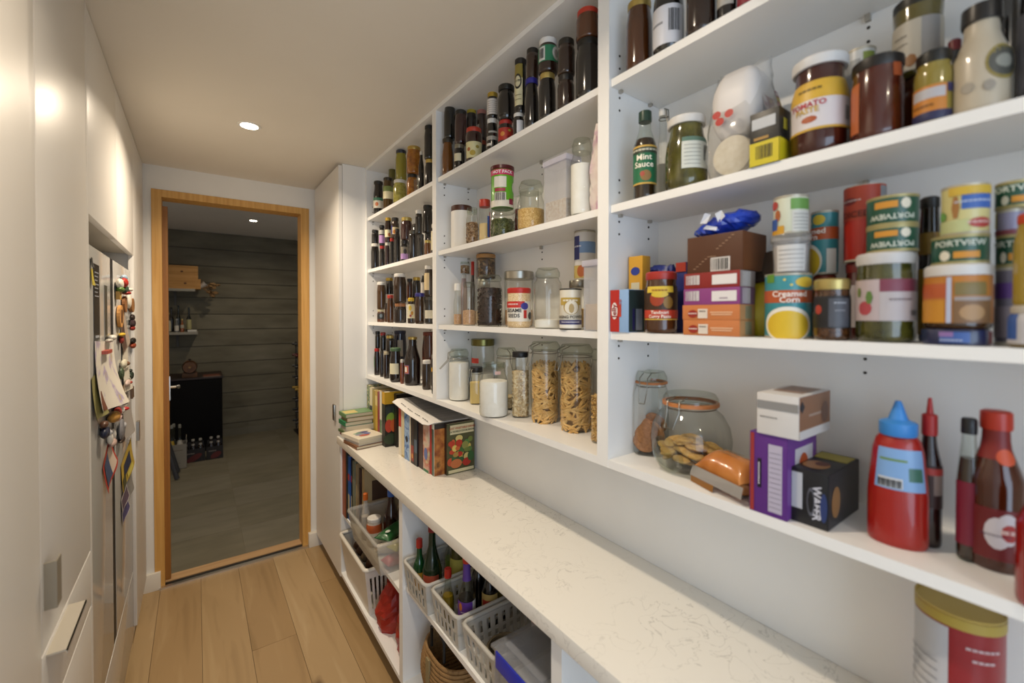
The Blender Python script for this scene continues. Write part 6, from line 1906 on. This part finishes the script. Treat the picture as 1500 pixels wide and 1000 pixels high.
def net_bag(label, x, y, z, w, d, h, seed):
    rnd = random.Random(seed)
    t = thing('net_bag', label, 'bag', (x, y, z))
    vs, fs = [], []
    nz, sg = 10, 18
    for i in range(nz + 1):
        f = i / nz
        k = (1 - (f * 2 - .7) ** 2 * .42) if f < .85 else .38
        for s_ in range(sg):
            a = 2 * PI * s_ / sg
            j = 1 + .22 * (rnd.random() - .5)
            vs.append((math.cos(a) * w / 2 * k * j, math.sin(a) * d / 2 * k * j, h * f))
    for i in range(nz):
        for s_ in range(sg):
            fs.append((i * sg + s_, i * sg + (s_ + 1) % sg, (i + 1) * sg + (s_ + 1) % sg, (i + 1) * sg + s_))
    fs.append(tuple(reversed(range(sg))))
    fs.append(tuple(nz * sg + s_ for s_ in range(sg)))
    NET = glass('red_net', (.75, .18, .12), .5, .6, (.55, .05, .03), .3)
    MB().add(vs, fs).obj('net', NET, t)
    mb = MB()
    for k in range(9):
        mb.ball((rnd.uniform(-.25, .25) * w, rnd.uniform(-.25, .25) * d, .03 + (k // 4) * .045), .026, .026, .025, 10, 7)
    mb.obj('contents', PEEL[1], t, smooth=70)
    return t


net_bag('red net bag of onions leaning on the white basket end', .735, 1.955, .1222, .16, .15, .21, 3)
net_bag('red net bag slumped against the base unit side panel', .735, 1.745, .1222, .13, .14, .24, 6)

# woven brown bag below the baskets
t = thing('woven_basket', 'brown woven basket with dark handle standing below the slotted baskets', 'basket', (.80, 1.43, .1222))
mb = MB()
for k in range(17):
    f = k / 16
    w2, d2 = .10 + .035 * math.sin(f * PI * .8), .11 + .03 * math.sin(f * PI * .8)
    pts = [(w2 * math.copysign(abs(math.cos(a)) ** .7, math.cos(a)), d2 * math.copysign(abs(math.sin(a)) ** .7, math.sin(a)), .006 + .0125 * k) for a in [2 * PI * i / 28 for i in range(28)]]
    mb.tube(pts, .0068, 6, closed=True)
mb.obj('weave', noise_mat('wicker', ['7a5a36', '9a774a', '8a6840'], (90, 90, 30), 2, rough=.75), t, smooth=60)
bx('strap', P('8f7f5a', .7), t, -.142, -.135, -.012, .012, .01, .21)
MB().tube([(-.1, -.05, .21), (-.1, -.05, .28), (-.1, 0, .31), (-.1, .05, .28), (-.1, .05, .21)], .006, 8).obj('handle', P('1c1814', .6), t, smooth=60)

# ================================================================== FRIDGE MAGNETS AND PAPERS
def fy(px, py=560):
    return onx(px, py, XF).y


def fbox(x1, x2, y1, y2):
    xm = (x1 + x2) / 2
    za, zb_ = onx(xm, y2, XF).z, onx(xm, y1, XF).z
    return fy(x1), fy(x2), za, zb_


MAGM = P('2a2826', .5)


def magnet(name, label, x1, x2, y1, y2, parts, cat='magnet'):
    """little figure on the fridge front; parts: (shape, dy, dz, w, h, depth, colour) as fractions of its box"""
    ya, yb_, za, zb_ = fbox(x1, x2, y1, y2)
    w, h = min(yb_ - ya, .11), zb_ - za
    t = thing(name, label, cat, (XF, (ya + yb_) / 2, za))
    MB().box(.0, .003, -w * .2, w * .2, h * .35, h * .65).obj('magnet_disc', MAGM, t)
    for k, (sh, dy, dz, pw, ph, dep, c) in enumerate(parts):
        mb = MB()
        if sh == 'b':
            mb.ball((.003 + dep / 2, dy * w, dz * h), dep / 2 + .002, pw * w / 2, ph * h / 2, 12, 8)
            mb.obj('figure', P(c, .4), t, smooth=60)
        elif sh == 'd':
            M = Matrix.Translation((.003, dy * w, dz * h)) @ Matrix.Rotation(PI / 2, 4, 'Y') @ Matrix.Diagonal((ph * h / 2, pw * w / 2, 1, 1))
            mb.lathe([(1, 0), (1, dep)], 20, M)
            mb.obj('disc', noise_mat('magnet_wood_' + c, [c, c, '5a3a1c'], (30, 30, 8), 2, rough=.6, pos=[.3, .6, .75]), t)
        else:
            mb.box(.003, .003 + dep, dy * w - pw * w / 2, dy * w + pw * w / 2, dz * h - ph * h / 2, dz * h + ph * h / 2)
            mb.obj('plaque', P(c, .45), t)
    return t


def paper(name, label, x1, x2, y1, y2, mat, rot=0.0, curl=.012, prints=(), cat='paper'):
    ya, yb_, za, zb_ = fbox(x1, x2, y1, y2)
    w, h = yb_ - ya, zb_ - za
    t = thing(name, label, cat, (XF, (ya + yb_) / 2, (za + zb_) / 2))
    n = 8

    def sheet(u0, u1, v0, v1, off):
        vs, fs = [], []
        for i in range(n + 1):
            for j in range(n + 1):
                u = u0 + (u1 - u0) * i / n - .5
                v = v0 + (v1 - v0) * j / n - .5
                y, z = u * w, v * h
                if rot:
                    y, z = y * math.cos(rot) - z * math.sin(rot), y * math.sin(rot) + z * math.cos(rot)
                vs.append((.003 + off + curl * ((.5 - v) ** 2) * (1 + .6 * math.sin(u * 5)), y, z))
        for i in range(n):
            for j in range(n):
                a = i * (n + 1) + j
                fs.append((a, a + n + 1, a + n + 2, a + 1))
        m0 = len(vs)
        vs += [(x - .0006, y, z) for x, y, z in vs]
        fs += [tuple(k + m0 for k in reversed(f)) for f in fs]
        return MB().add(vs, fs)
    sheet(0, 1, 0, 1, 0).obj('sheet', mat if not isinstance(mat, str) else P(mat, .6), t, smooth=40)
    for k, (u0, u1, v0, v1, c) in enumerate(prints):
        sheet(u0, u1, v0, v1, .0012 + .0004 * k).obj('print', c if not isinstance(c, str) else P(c, .5), t, smooth=40)
    return t


GROUP[0] = 'papers and photos on the fridge'
DRAW = noise_mat('felt_pen_drawing', ['d6d0c4', 'd2ccc0', 'a89ab8', 'b5a85a'], (9, 14, 14), 3, rough=.7, pos=[.3, .55, .63, .74])
paper('drawing', "child's felt-pen drawing on large white paper hanging on the fridge", 137, 165, 500, 598, DRAW, -.05, .03)
paper('paper_note', 'olive and yellow card hanging behind the white drawing', 133, 143, 548, 612, '8a8450', .1, .015, [(.6, .95, .1, .9, '6a3a24')])
paper('photo_print', 'tilted photo print with dark and pale stripes on right fridge door', 176.5, 184, 458, 512, '8a7a6c', .35, .008, [(.1, .45, .05, .95, '5a4238'), (.5, .9, .05, .95, 'a8988a')])
paper('paper_note', 'long white note with small print on right fridge door', 178, 186, 506, 572, 'd0cabc', .02, .012, [(.15, .85, .55, .6, '8a8478'), (.15, .7, .45, .5, '8a8478'), (.15, .8, .2, .25, '9a9488')])
paper('paper_note', 'grey calendar sheet low on the right fridge door', 178, 189, 578, 640, 'a39d98', .0, .012, [(.1, .9, .75, .9, 'c9c4bc')])
paper('postcard', 'postcard with red border and blue picture hanging as a diamond', 149, 161, 655, 708, 'a8301f', .5, .01, [(.12, .88, .1, .9, 'c9b8a8'), (.12, .5, .1, .9, '3a4a6a')])
paper('postcard', 'yellow postcard with navy picture on right fridge door', 175, 190, 662, 704, 'b59a3a', .12, .008, [(.2, .75, .3, .75, '1f2a4a'), (.05, .3, .0, .4, '4a4a2a'), (.4, .8, .08, .25, 'c9bf5a')])
paper('photo_print', 'small purple landscape photo low on right fridge door', 174.5, 183, 722, 744, 'b5aeb0', .1, .006, [(.1, .9, .1, .8, '5a4a5c')])
paper('photo_print', 'small violet seaside photo under the purple landscape', 175, 183.5, 741, 762, 'a8a4ac', .1, .006, [(.08, .92, .1, .75, '4a4470')])
paper('photo_print', 'grey narrow photo strip beside the yellow postcard', 184.5, 190, 700, 728, '8a8884', .1, .006)
paper('sticky_note', 'small yellow sticky note under a dark tag near the larder', 133.5, 136, 394, 418, 'c2b03a', 0, .004)
paper('paper_tag', 'small dark tag above the yellow sticky note', 133.5, 135.8, 378, 392, '2c2a28', 0, .003)
GROUP[0] = 'magnets on the fridge'
magnet('magnet', 'white gnome magnet with green scarf and gold foot', 168, 173, 408, 440, [('b', 0, .75, .9, .5, .02, 'd6d0c2'), ('b', 0, .5, .8, .25, .022, '5a7a34'), ('s', 0, .22, .5, .36, .012, 'b58a3a')])
magnet('magnet', 'red ornament magnet with pale blue top', 173.5, 180, 404, 421, [('b', 0, .4, .9, .8, .022, 'a8281e'), ('b', .2, .85, .8, .5, .018, '9ab0c4')])
magnet('magnet', 'dark green wreath magnet with white and red berries', 177, 183, 419, 432, [('b', 0, .5, 1, 1, .02, '2a4230'), ('b', .1, .6, .45, .45, .03, 'd0ccc0'), ('b', -.1, .2, .5, .4, .026, '9a2420')])
magnet('magnet', 'oval wooden slice magnet with burnt letters', 170, 176, 447, 479, [('d', 0, .5, 1, 1, .01, 'c08a4a'), ('s', 0, .5, .3, .6, .011, '5a3818')])
magnet('magnet', 'brown oval wooden magnet beside a white candle magnet', 178, 182, 434, 457, [('d', 0, .5, 1, 1, .01, '8a5a30')])
magnet('magnet', 'white candle-shaped magnet between two brown wood slices', 183, 187, 430, 452, [('b', 0, .5, .7, 1, .016, 'd6cfc0')])
magnet('magnet', 'round-ended brown wood slice magnet at the fridge edge', 188, 192.5, 437, 457, [('d', 0, .5, 1, 1, .012, '9a6a3a')])
magnet('magnet', 'dark dressed doll magnet with red skirt at fridge edge', 188, 192.5, 460, 484, [('b', 0, .8, .6, .4, .016, '2a201c'), ('b', 0, .45, .9, .5, .018, '3a2a30'), ('b', 0, .15, .8, .3, .016, '8a2a20')])
magnet('magnet', 'black-haired doll magnet with rust dress', 188, 192.8, 494, 511, [('b', 0, .72, .9, .55, .018, '17130f'), ('b', 0, .3, .9, .5, .018, '8a3a20')])
magnet('magnet', 'yellow star magnet with red ribbon', 171, 177, 486, 504, [('b', 0, .8, 1, .3, .016, 'c9a834'), ('b', 0, .35, .4, .6, .012, '8a2a24')])
magnet('magnet', 'white and grey dove clip magnet at the top of the drawing', 150, 162, 489, 503, [('b', .2, .6, .6, .6, .02, 'd6d2c8'), ('b', -.25, .35, .5, .4, .016, 'b5b0a6')])
magnet('magnet', 'red clothes-peg magnet holding the white drawing', 147, 154, 511, 519, [('s', 0, .5, 1, .6, .016, 'a84a3c')])
magnet('magnet', 'white flower magnet with brown centre on right door', 172, 181, 526, 540, [('b', 0, .5, 1, 1, .016, 'c9c4b0'), ('b', .15, .5, .4, .5, .024, '6a4a30')])
magnet('magnet', 'green leaf magnet under the white flower', 171, 175, 538, 556, [('b', 0, .5, .8, 1, .014, '3a4a34')])
magnet('magnet', 'dark green bottle magnet on right fridge door', 184, 188.5, 541, 556, [('b', 0, .4, .9, .8, .018, '1a2a20'), ('b', 0, .9, .4, .3, .014, '17231c')])
magnet('magnet', 'pink and red flower magnet on the long note', 179, 184.5, 556, 566, [('b', 0, .5, 1, 1, .016, 'c9b4aa'), ('b', .1, .5, .4, .5, .022, '9a3a30')])
magnet('magnet', 'small brown plaque magnet at the fridge edge', 189, 192, 567, 583, [('s', 0, .5, .9, 1, .008, '5a4430')])
magnet('magnet', 'black and white cow magnet with red heart', 160, 174, 589, 610, [('b', .1, .75, .7, .5, .026, 'd9d6d0'), ('b', -.1, .85, .25, .25, .03, '1a1816'), ('b', .35, .72, .2, .2, .03, '1c1a18'), ('b', .1, .35, .7, .6, .026, 'd2cec8'), ('b', .12, .4, .35, .3, .036, 'b01f24'), ('b', -.35, .4, .4, .6, .02, '9a2a20')])
magnet('magnet', 'brown wooden cup-shaped magnet beside the cow', 152, 160, 604, 620, [('b', 0, .5, 1, 1, .03, 'a87a34')])
magnet('magnet', 'pink pig-shaped magnet below the cow', 160, 172, 608, 618, [('b', 0, .5, 1, .9, .018, 'c9a8a4')])
magnet('magnet', 'black and white speckled oven-mitt magnet', 166, 177, 616, 649, [('b', 0, .55, 1, .95, .016, '7a7a80'), ('b', .15, .7, .5, .3, .02, 'a8a8ac'), ('b', 0, .08, .9, .2, .016, '2a1c16')])
magnet('magnet', 'navy penguin magnet with brown head', 141.5, 148, 618, 647, [('b', 0, .4, 1, .6, .02, '17203a'), ('b', -.1, .85, .6, .35, .018, '5a3824'), ('b', .3, .3, .4, .35, .024, 'b5b5b8')])
magnet('magnet', 'white rabbit-ear clip magnet holding the diamond postcard', 150, 163, 634, 656, [('b', -.28, .65, .2, .8, .014, 'd0ccc2'), ('b', .3, .65, .2, .8, .014, 'd0ccc2'), ('b', .05, .2, .7, .5, .018, 'b59a90')])
GROUP[0] = None

# ================================================================== THINGS IN THE CELLAR
YW = YC - .018
WOODC = noise_mat('crate_pine', ['9a6c30', 'b07f3e', 'bd8d4c'], (3, 30, 30), 4, rough=.6, dist=.6)
GREYSH = P('8f8a7c', .5)


def wall_shelf(label, x0, x1, z, th=.03, dep=.34):
    t = thing('wall_shelf', label, 'shelf', ((x0 + x1) / 2, YW - dep / 2, z - th))
    w = (x1 - x0) / 2
    MB().box(-w, w, -dep / 2, dep / 2, 0, th).obj('board', GREYSH, t, bevel=.003)
    for k in (-.6, .6):
        MB().box(k * w - .012, k * w + .012, -dep * .3, dep / 2, -.012, 0).box(k * w - .012, k * w + .012, dep / 2 - .012, dep / 2, -.16, -.012).obj('bracket', P('55524a', .5), t)
    return t


ysf = YW - .34
xr1 = ony(286, 425, ysf).x
z1 = ony(286, 423, ysf).z
wall_shelf('pale shelf board under the pine boxes on the cellar wall', -1.0, xr1, z1)
xr2 = ony(290, 487, ysf).x
z2 = ony(290, 486, ysf).z
wall_shelf('pale shelf board carrying bottles on the cellar wall', -1.0, xr2, z2)


def pine_box(label, x0, x1, z0, z1_, y0, dep):
    t = thing('wooden_box', label, 'box', ((x0 + x1) / 2, y0 + dep / 2, z0))
    w, d, h = (x1 - x0) / 2, dep / 2, z1_ - z0
    tk = .012
    bx('front_panel', WOODC, t, -w, w, -d, -d + tk, 0, h)
    bx('back_panel', WOODC, t, -w, w, d - tk, d, 0, h)
    bx('end_panel', WOODC, t, w - tk, w, -d + tk, d - tk, 0, h)
    bx('end_panel', WOODC, t, -w, -w + tk, -d + tk, d - tk, 0, h)
    bx('lid', WOODC, t, -w + tk, w - tk, -d + tk, d - tk, h - tk, h)
    for k in (.1, .75):
        ellipse(t, 'knot', face_M(-w + 2 * w * k, -d - .0002, h * (.4 + .2 * k), '-y'), .014, .011, P('5a3413', .6))
    return t


zA = ony(294, 409, ysf + .02).z
zB = ony(290, 390, ysf + .05).z
pine_box('pine box with open grain, lower of the two on the cellar shelf', -.55, ony(294, 409, ysf + .02).x, z1, zA, ysf + .015, .28)
pine_box('pine box with dark knots stacked on the other pine box', -.6, ony(290, 391, ysf + .05).x, zA, zB, ysf + .04, .25)
# dried flowers at the shelf end
ff = ony(296, 428, ysf + .08)
t = thing('dried_flowers', 'bunch of dried brown flowers in white paper at the shelf end', 'flowers', (ff.x, ysf + .10, z1 + .0))
rnd = random.Random(17)
mb = MB()
for k in range(26):
    a, b_ = rnd.uniform(-.7, .7), rnd.uniform(-.8, .5)
    L = rnd.uniform(.08, .17)
    d_ = Vector((math.cos(b_) * math.cos(a), math.cos(b_) * math.sin(a) * .6, math.sin(b_)))
    p0 = Vector((.0, 0, .02))
    mb.tube([p0, p0 + d_ * L], .0025, 5)
    mb.ball(p0 + d_ * L, .024, .02, .013, 7, 5)
mb.obj('stems', noise_mat('dried_flower', ['6a4a2a', '8a6a42', 'a58a62'], (30, 30, 30), 2, rough=.9), t, smooth=50)
MB().lathe([(.02, 0), (.035, .06), (.045, .07)], 14, Matrix.Translation((-.02, 0, .03)) @ Matrix.Rotation(.9, 4, 'Y')).obj('paper_wrap', P('c9c4ba', .7), t, smooth=50)

GROUP[0] = 'bottles on the cellar shelf'


def cellar_bottle(label, x1, x2, yt, Y, Z, **kw):
    p1, p2 = ony(x1, 470, Y), ony(x2, 470, Y)
    h = ony((x1 + x2) / 2, yt, Y).z - Z
    return bottle_at(label, (p1.x + p2.x) / 2, Y, Z, (p2.x - p1.x) / 2, h, **kw)


cellar_bottle('bottle with large cream label at the end of the cellar shelf row', 244, 250.5, 458, ysf + .06, z2, c='5a4a34', cap='8a7a50', neck=.45, lab=[('b', .05, .6, -88, 88, 'b5ac90')])
cellar_bottle('small clear bottle with white label on the cellar shelf', 255.5, 262, 467, ysf + .05, z2, c='6a6a68', cap='9a9a98', neck=.45, lab=[('b', .1, .5, -80, 80, 'c9c2b4')])
cellar_bottle('small amber liqueur bottle with gold cap on the cellar shelf', 264, 269.5, 467, ysf + .05, z2, c='8a4a1c', cap='b5a05a', neck=.45, lab=[('b', .3, .55, -80, 80, 'a8a08c')])
cellar_bottle('dark green wine bottle with cream label on the cellar shelf', 273, 280.5, 450, ysf + .16, z2, c='10160f', cap='26302a', neck=.38, lab=[('b', .1, .5, -80, 80, 'a8a070')])
cellar_bottle('dark green bottle without label on the cellar shelf', 258, 265, 447, ysf + .22, z2, c='0f150d', cap='15201a', neck=.38)
cellar_bottle('black wine bottle at the back of the cellar shelf', 247, 255, 450, ysf + .23, z2, c='100f0d', cap='1a1816', neck=.38)
GROUP[0] = None
wp = thing('paper_roll', 'white folded cloth lying at the end of the bottle shelf', 'cloth', (xr2 - .055, ysf + .05, z2))
MB().box(-.045, .045, -.04, .04, 0, .025).obj('fold', P('c9c5ba', .8), wp, bevel=.008)

# black cabinet with barrel
cx1 = ony(326, 600, 6.1).x
t = thing('black_cabinet', 'plain black cabinet against the concrete cellar wall', 'cabinet', (cx1 - .35, 6.38, 0))
bx('carcass', P('0c0b0b', .8, spec=.15), t, -.35, .35, -.27, .28, .0, .83)
bx('door', P('0b0a0a', .8, spec=.15), t, -.345, .345, -.288, -.272, .03, .82, bevel=.002)
bx('top_board', P('2a1c14', .5), t, -.36, .36, -.29, .29, .83, .85)
brl = ony(278, 540, 6.25)
t = thing('wine_barrel', 'small wooden barrel with dark hoops resting on a stand on the black cabinet', 'barrel', (brl.x, 6.25, .85))
R_ = .072
Mb = Matrix.Translation((0, 0, .115)) @ Matrix.Rotation(PI / 2, 4, 'X')
MB().lathe([(R_ * .86, -.10), (R_ * .97, -.05), (R_, 0), (R_ * .97, .05), (R_ * .86, .10)], 24, Mb).obj('staves', noise_mat('barrel_oak', ['4a2c12', '6a4420'], (40, 4, 40), 3, rough=.5), t, smooth=40)
for zz in (-.088, -.045, .045, .088):
    MB().lathe([(R_ * (.98 if abs(zz) < .06 else .9) + .002, zz - .008), (R_ * (.99 if abs(zz) < .06 else .92) + .002, zz + .008)], 24, Mb, cap0=False, cap1=False).obj('hoop', P('1a1714', .4, .5), t, smooth=40)
MB().lathe([(.012, .10), (.012, .13)], 10, Mb).obj('tap', P('8a6a3a', .5), t)
MB().lathe([(.012, 0), (.012, .02)], 10, Matrix.Translation((0, 0, .185))).obj('bung', P('2a1c10', .6), t)
for q_ in (-.08, .05):
    MB().box(-.07, .07, q_, q_ + .03, 0, .05).obj('stand', P('5a3a1c', .6), t, bevel=.004)
mg = thing('magazine', 'thin magazine lying on the black cabinet beside the barrel', 'magazine', (cx1 - .09, 6.2, .8502))
MB().box(-.09, .07, -.1, .1, 0, .006).obj('pages', P('8a7260', .6), mg)
MB().box(-.0895, .0695, -.0995, .0995, .006, .007).obj('cover', P('6a3a28', .5), mg)

# carton of bottles and beer packs in front
fl = onz(258, 688, 0)
t = thing('bottle_carton', 'open white carton with pale printing on the cellar floor', 'box', (fl.x, 5.62, 0))
cw_ = .085
MB().box(-cw_, cw_, -.08, -.076, 0, .25).box(-cw_, cw_, .076, .08, 0, .25).box(-cw_, -cw_ + .004, -.076, .076, 0, .25).box(cw_ - .004, cw_, -.076, .076, 0, .31).box(-cw_, cw_, -.08, .08, 0, .004).obj('carton_body', P('8f897c', .7), t)
patch(t, 'print_line', face_M(0, -.0803, .19, '-y'), .11, .006, P('6a5a50', .6))
patch(t, 'print_line', face_M(0, -.0803, .06, '-y'), .08, .004, P('7a6a60', .6))
GROUP[0] = 'bottles in the white cellar carton'
for k, (dx_, dy_) in enumerate(((-.035, -.03), (.03, -.03), (-.02, .035))):
    bottle_at(('wine bottle with yellow label tilted in the white carton', 'wine bottle with white label in the white carton', 'dark wine bottle at the back of the white carton')[k], fl.x + dx_, 5.62 + dy_, .0045, .028, .44, c='1a1c10', cap='8a8a80', neck=.4, lab=[('b', .5, .64, -80, 80, ('b5952a', 'b5b0a4', '3a3a34')[k])])
GROUP[0] = 'beer bottles in the cardboard packs'
for k, (pa, lb) in enumerate(((281, 'dark cardboard beer pack with red swirl beside the white carton'), (313, 'dark cardboard beer pack at the cabinet corner'))):
    q = onz(pa + 2, 676 - 3 * k, 0)
    wx = .105 if k == 0 else .075
    t = thing('beer_pack', lb, 'beer pack', (q.x, 5.78, 0))
    MB().box(-wx, wx, -.066, -.063, 0, .14).box(-wx, wx, .063, .066, 0, .14).box(-wx, -wx + .003, -.063, .063, 0, .14).box(wx - .003, wx, -.063, .063, 0, .14).box(-wx, wx, -.066, .066, 0, .003).box(-wx * .9, wx * .9, -.002, .002, .14, .20).obj('pack_body', P('1c1614', .5), t)
    ellipse(t, 'swirl', face_M(.01, -.0662, .045, '-y'), wx * .7, .03, P('5a1a14', .5), rot=.5)
    text_flat(t, 'BEER', face_M(-.02, -.0675, .09, '-y'), .03, '9a8f84')
    n = 3 if k == 0 else 2
    for i in range(n):
        x_ = q.x + (i - (n - 1) / 2) * .064
        bottle_at('brown beer bottle with orange neck label in the red swirl pack' if k == 0 else 'brown beer bottle with orange neck label in the corner pack', x_, 5.78 - .032, .0035, .028, .235, c='1c0f08', cap='a8a49a', neck=.45, sh=.55, nk=.75, lab=[('b', .2, .45, -80, 80, '8a5a34'), ('b', .72, .8, -80, 80, '9a948a')])
GROUP[0] = None
# dark board leaning against the door side
A_ = onz(262, 697, 0)
t = thing('folded_stool', 'dark grey folded step stool leaning beside the door frame', 'stool', (A_.x - .01, A_.y - .12, 0))
xb = A_.x
MB().tube([(0, 0, .012), (-.14, .06, .60)], .02, 8).tube([(-.09, .10, .012), (-.17, .10, .55)], .018, 8).obj('leg', P('3a3a3c', .5), t, smooth=60)
MB().tube([(0, .22, .012), (-.14, .20, .60)], .02, 8).tube([(-.09, .28, .012), (-.17, .24, .55)], .018, 8).obj('leg', P('3a3a3c', .5), t, smooth=60)
MB().box(-.20, -.12, .05, .26, .56, .60).obj('seat', P('2f2f31', .5), t, bevel=.006)

# wine rack on the right
xr_ = ony(430, 560, 6.2).x
t = thing('wine_rack', 'black metal wine rack full of bottles against the concrete cellar wall', 'rack', (xr_ + .18, 6.1, 0))
mb = MB()
for yy in (-.4, .4):
    for xx in (-.10, .16):
        mb.tube([(xx, yy, 0), (xx, yy, 1.2)], .008, 6)
for k in range(8):
    z = .12 + .145 * k
    for xx in (-.10, .16):
        mb.tube([(xx, -.4, z), (xx, .4, z)], .005, 6)
mb.obj('frame', P('17161a', .4), t, smooth=60)
MB().box(-.13, .2, -.43, .43, 0, .015).obj('foot', P('17161a', .5), t)
GROUP[0] = 'wine bottles lying in the rack'
for k in range(8):
    z = .12 + .145 * k
    for j, yy in enumerate((-.3, -.1, .1, .3)):
        c_ = ('b58f2c' if k == 3 else '5a1416' if k == 6 else '15161a')
        o = thing('wine_bottle', {'b58f2c': 'gold-capped wine bottle lying in the black rack', '5a1416': 'red-capped wine bottle lying in the black rack', '15161a': 'dark wine bottle lying in the black rack'}[c_], 'bottle', (xr_ + .18, 6.1 + yy, z + .005))
        Mx = Matrix.Translation((.14, 0, .038)) @ Matrix.Rotation(-PI / 2, 4, 'Y')
        MB().lathe([(.03, 0), (.036, .01), (.036, .17), (.014, .225), (.013, .25)], 14, Mx).obj('bottle_body', P('0d120c', .15, coat=.5), o, smooth=50)
        MB().lathe([(.0145, .235), (.0145, .30), (.013, .302)], 12, Mx).obj('cap', P(c_, .35), o, smooth=40)
GROUP[0] = None
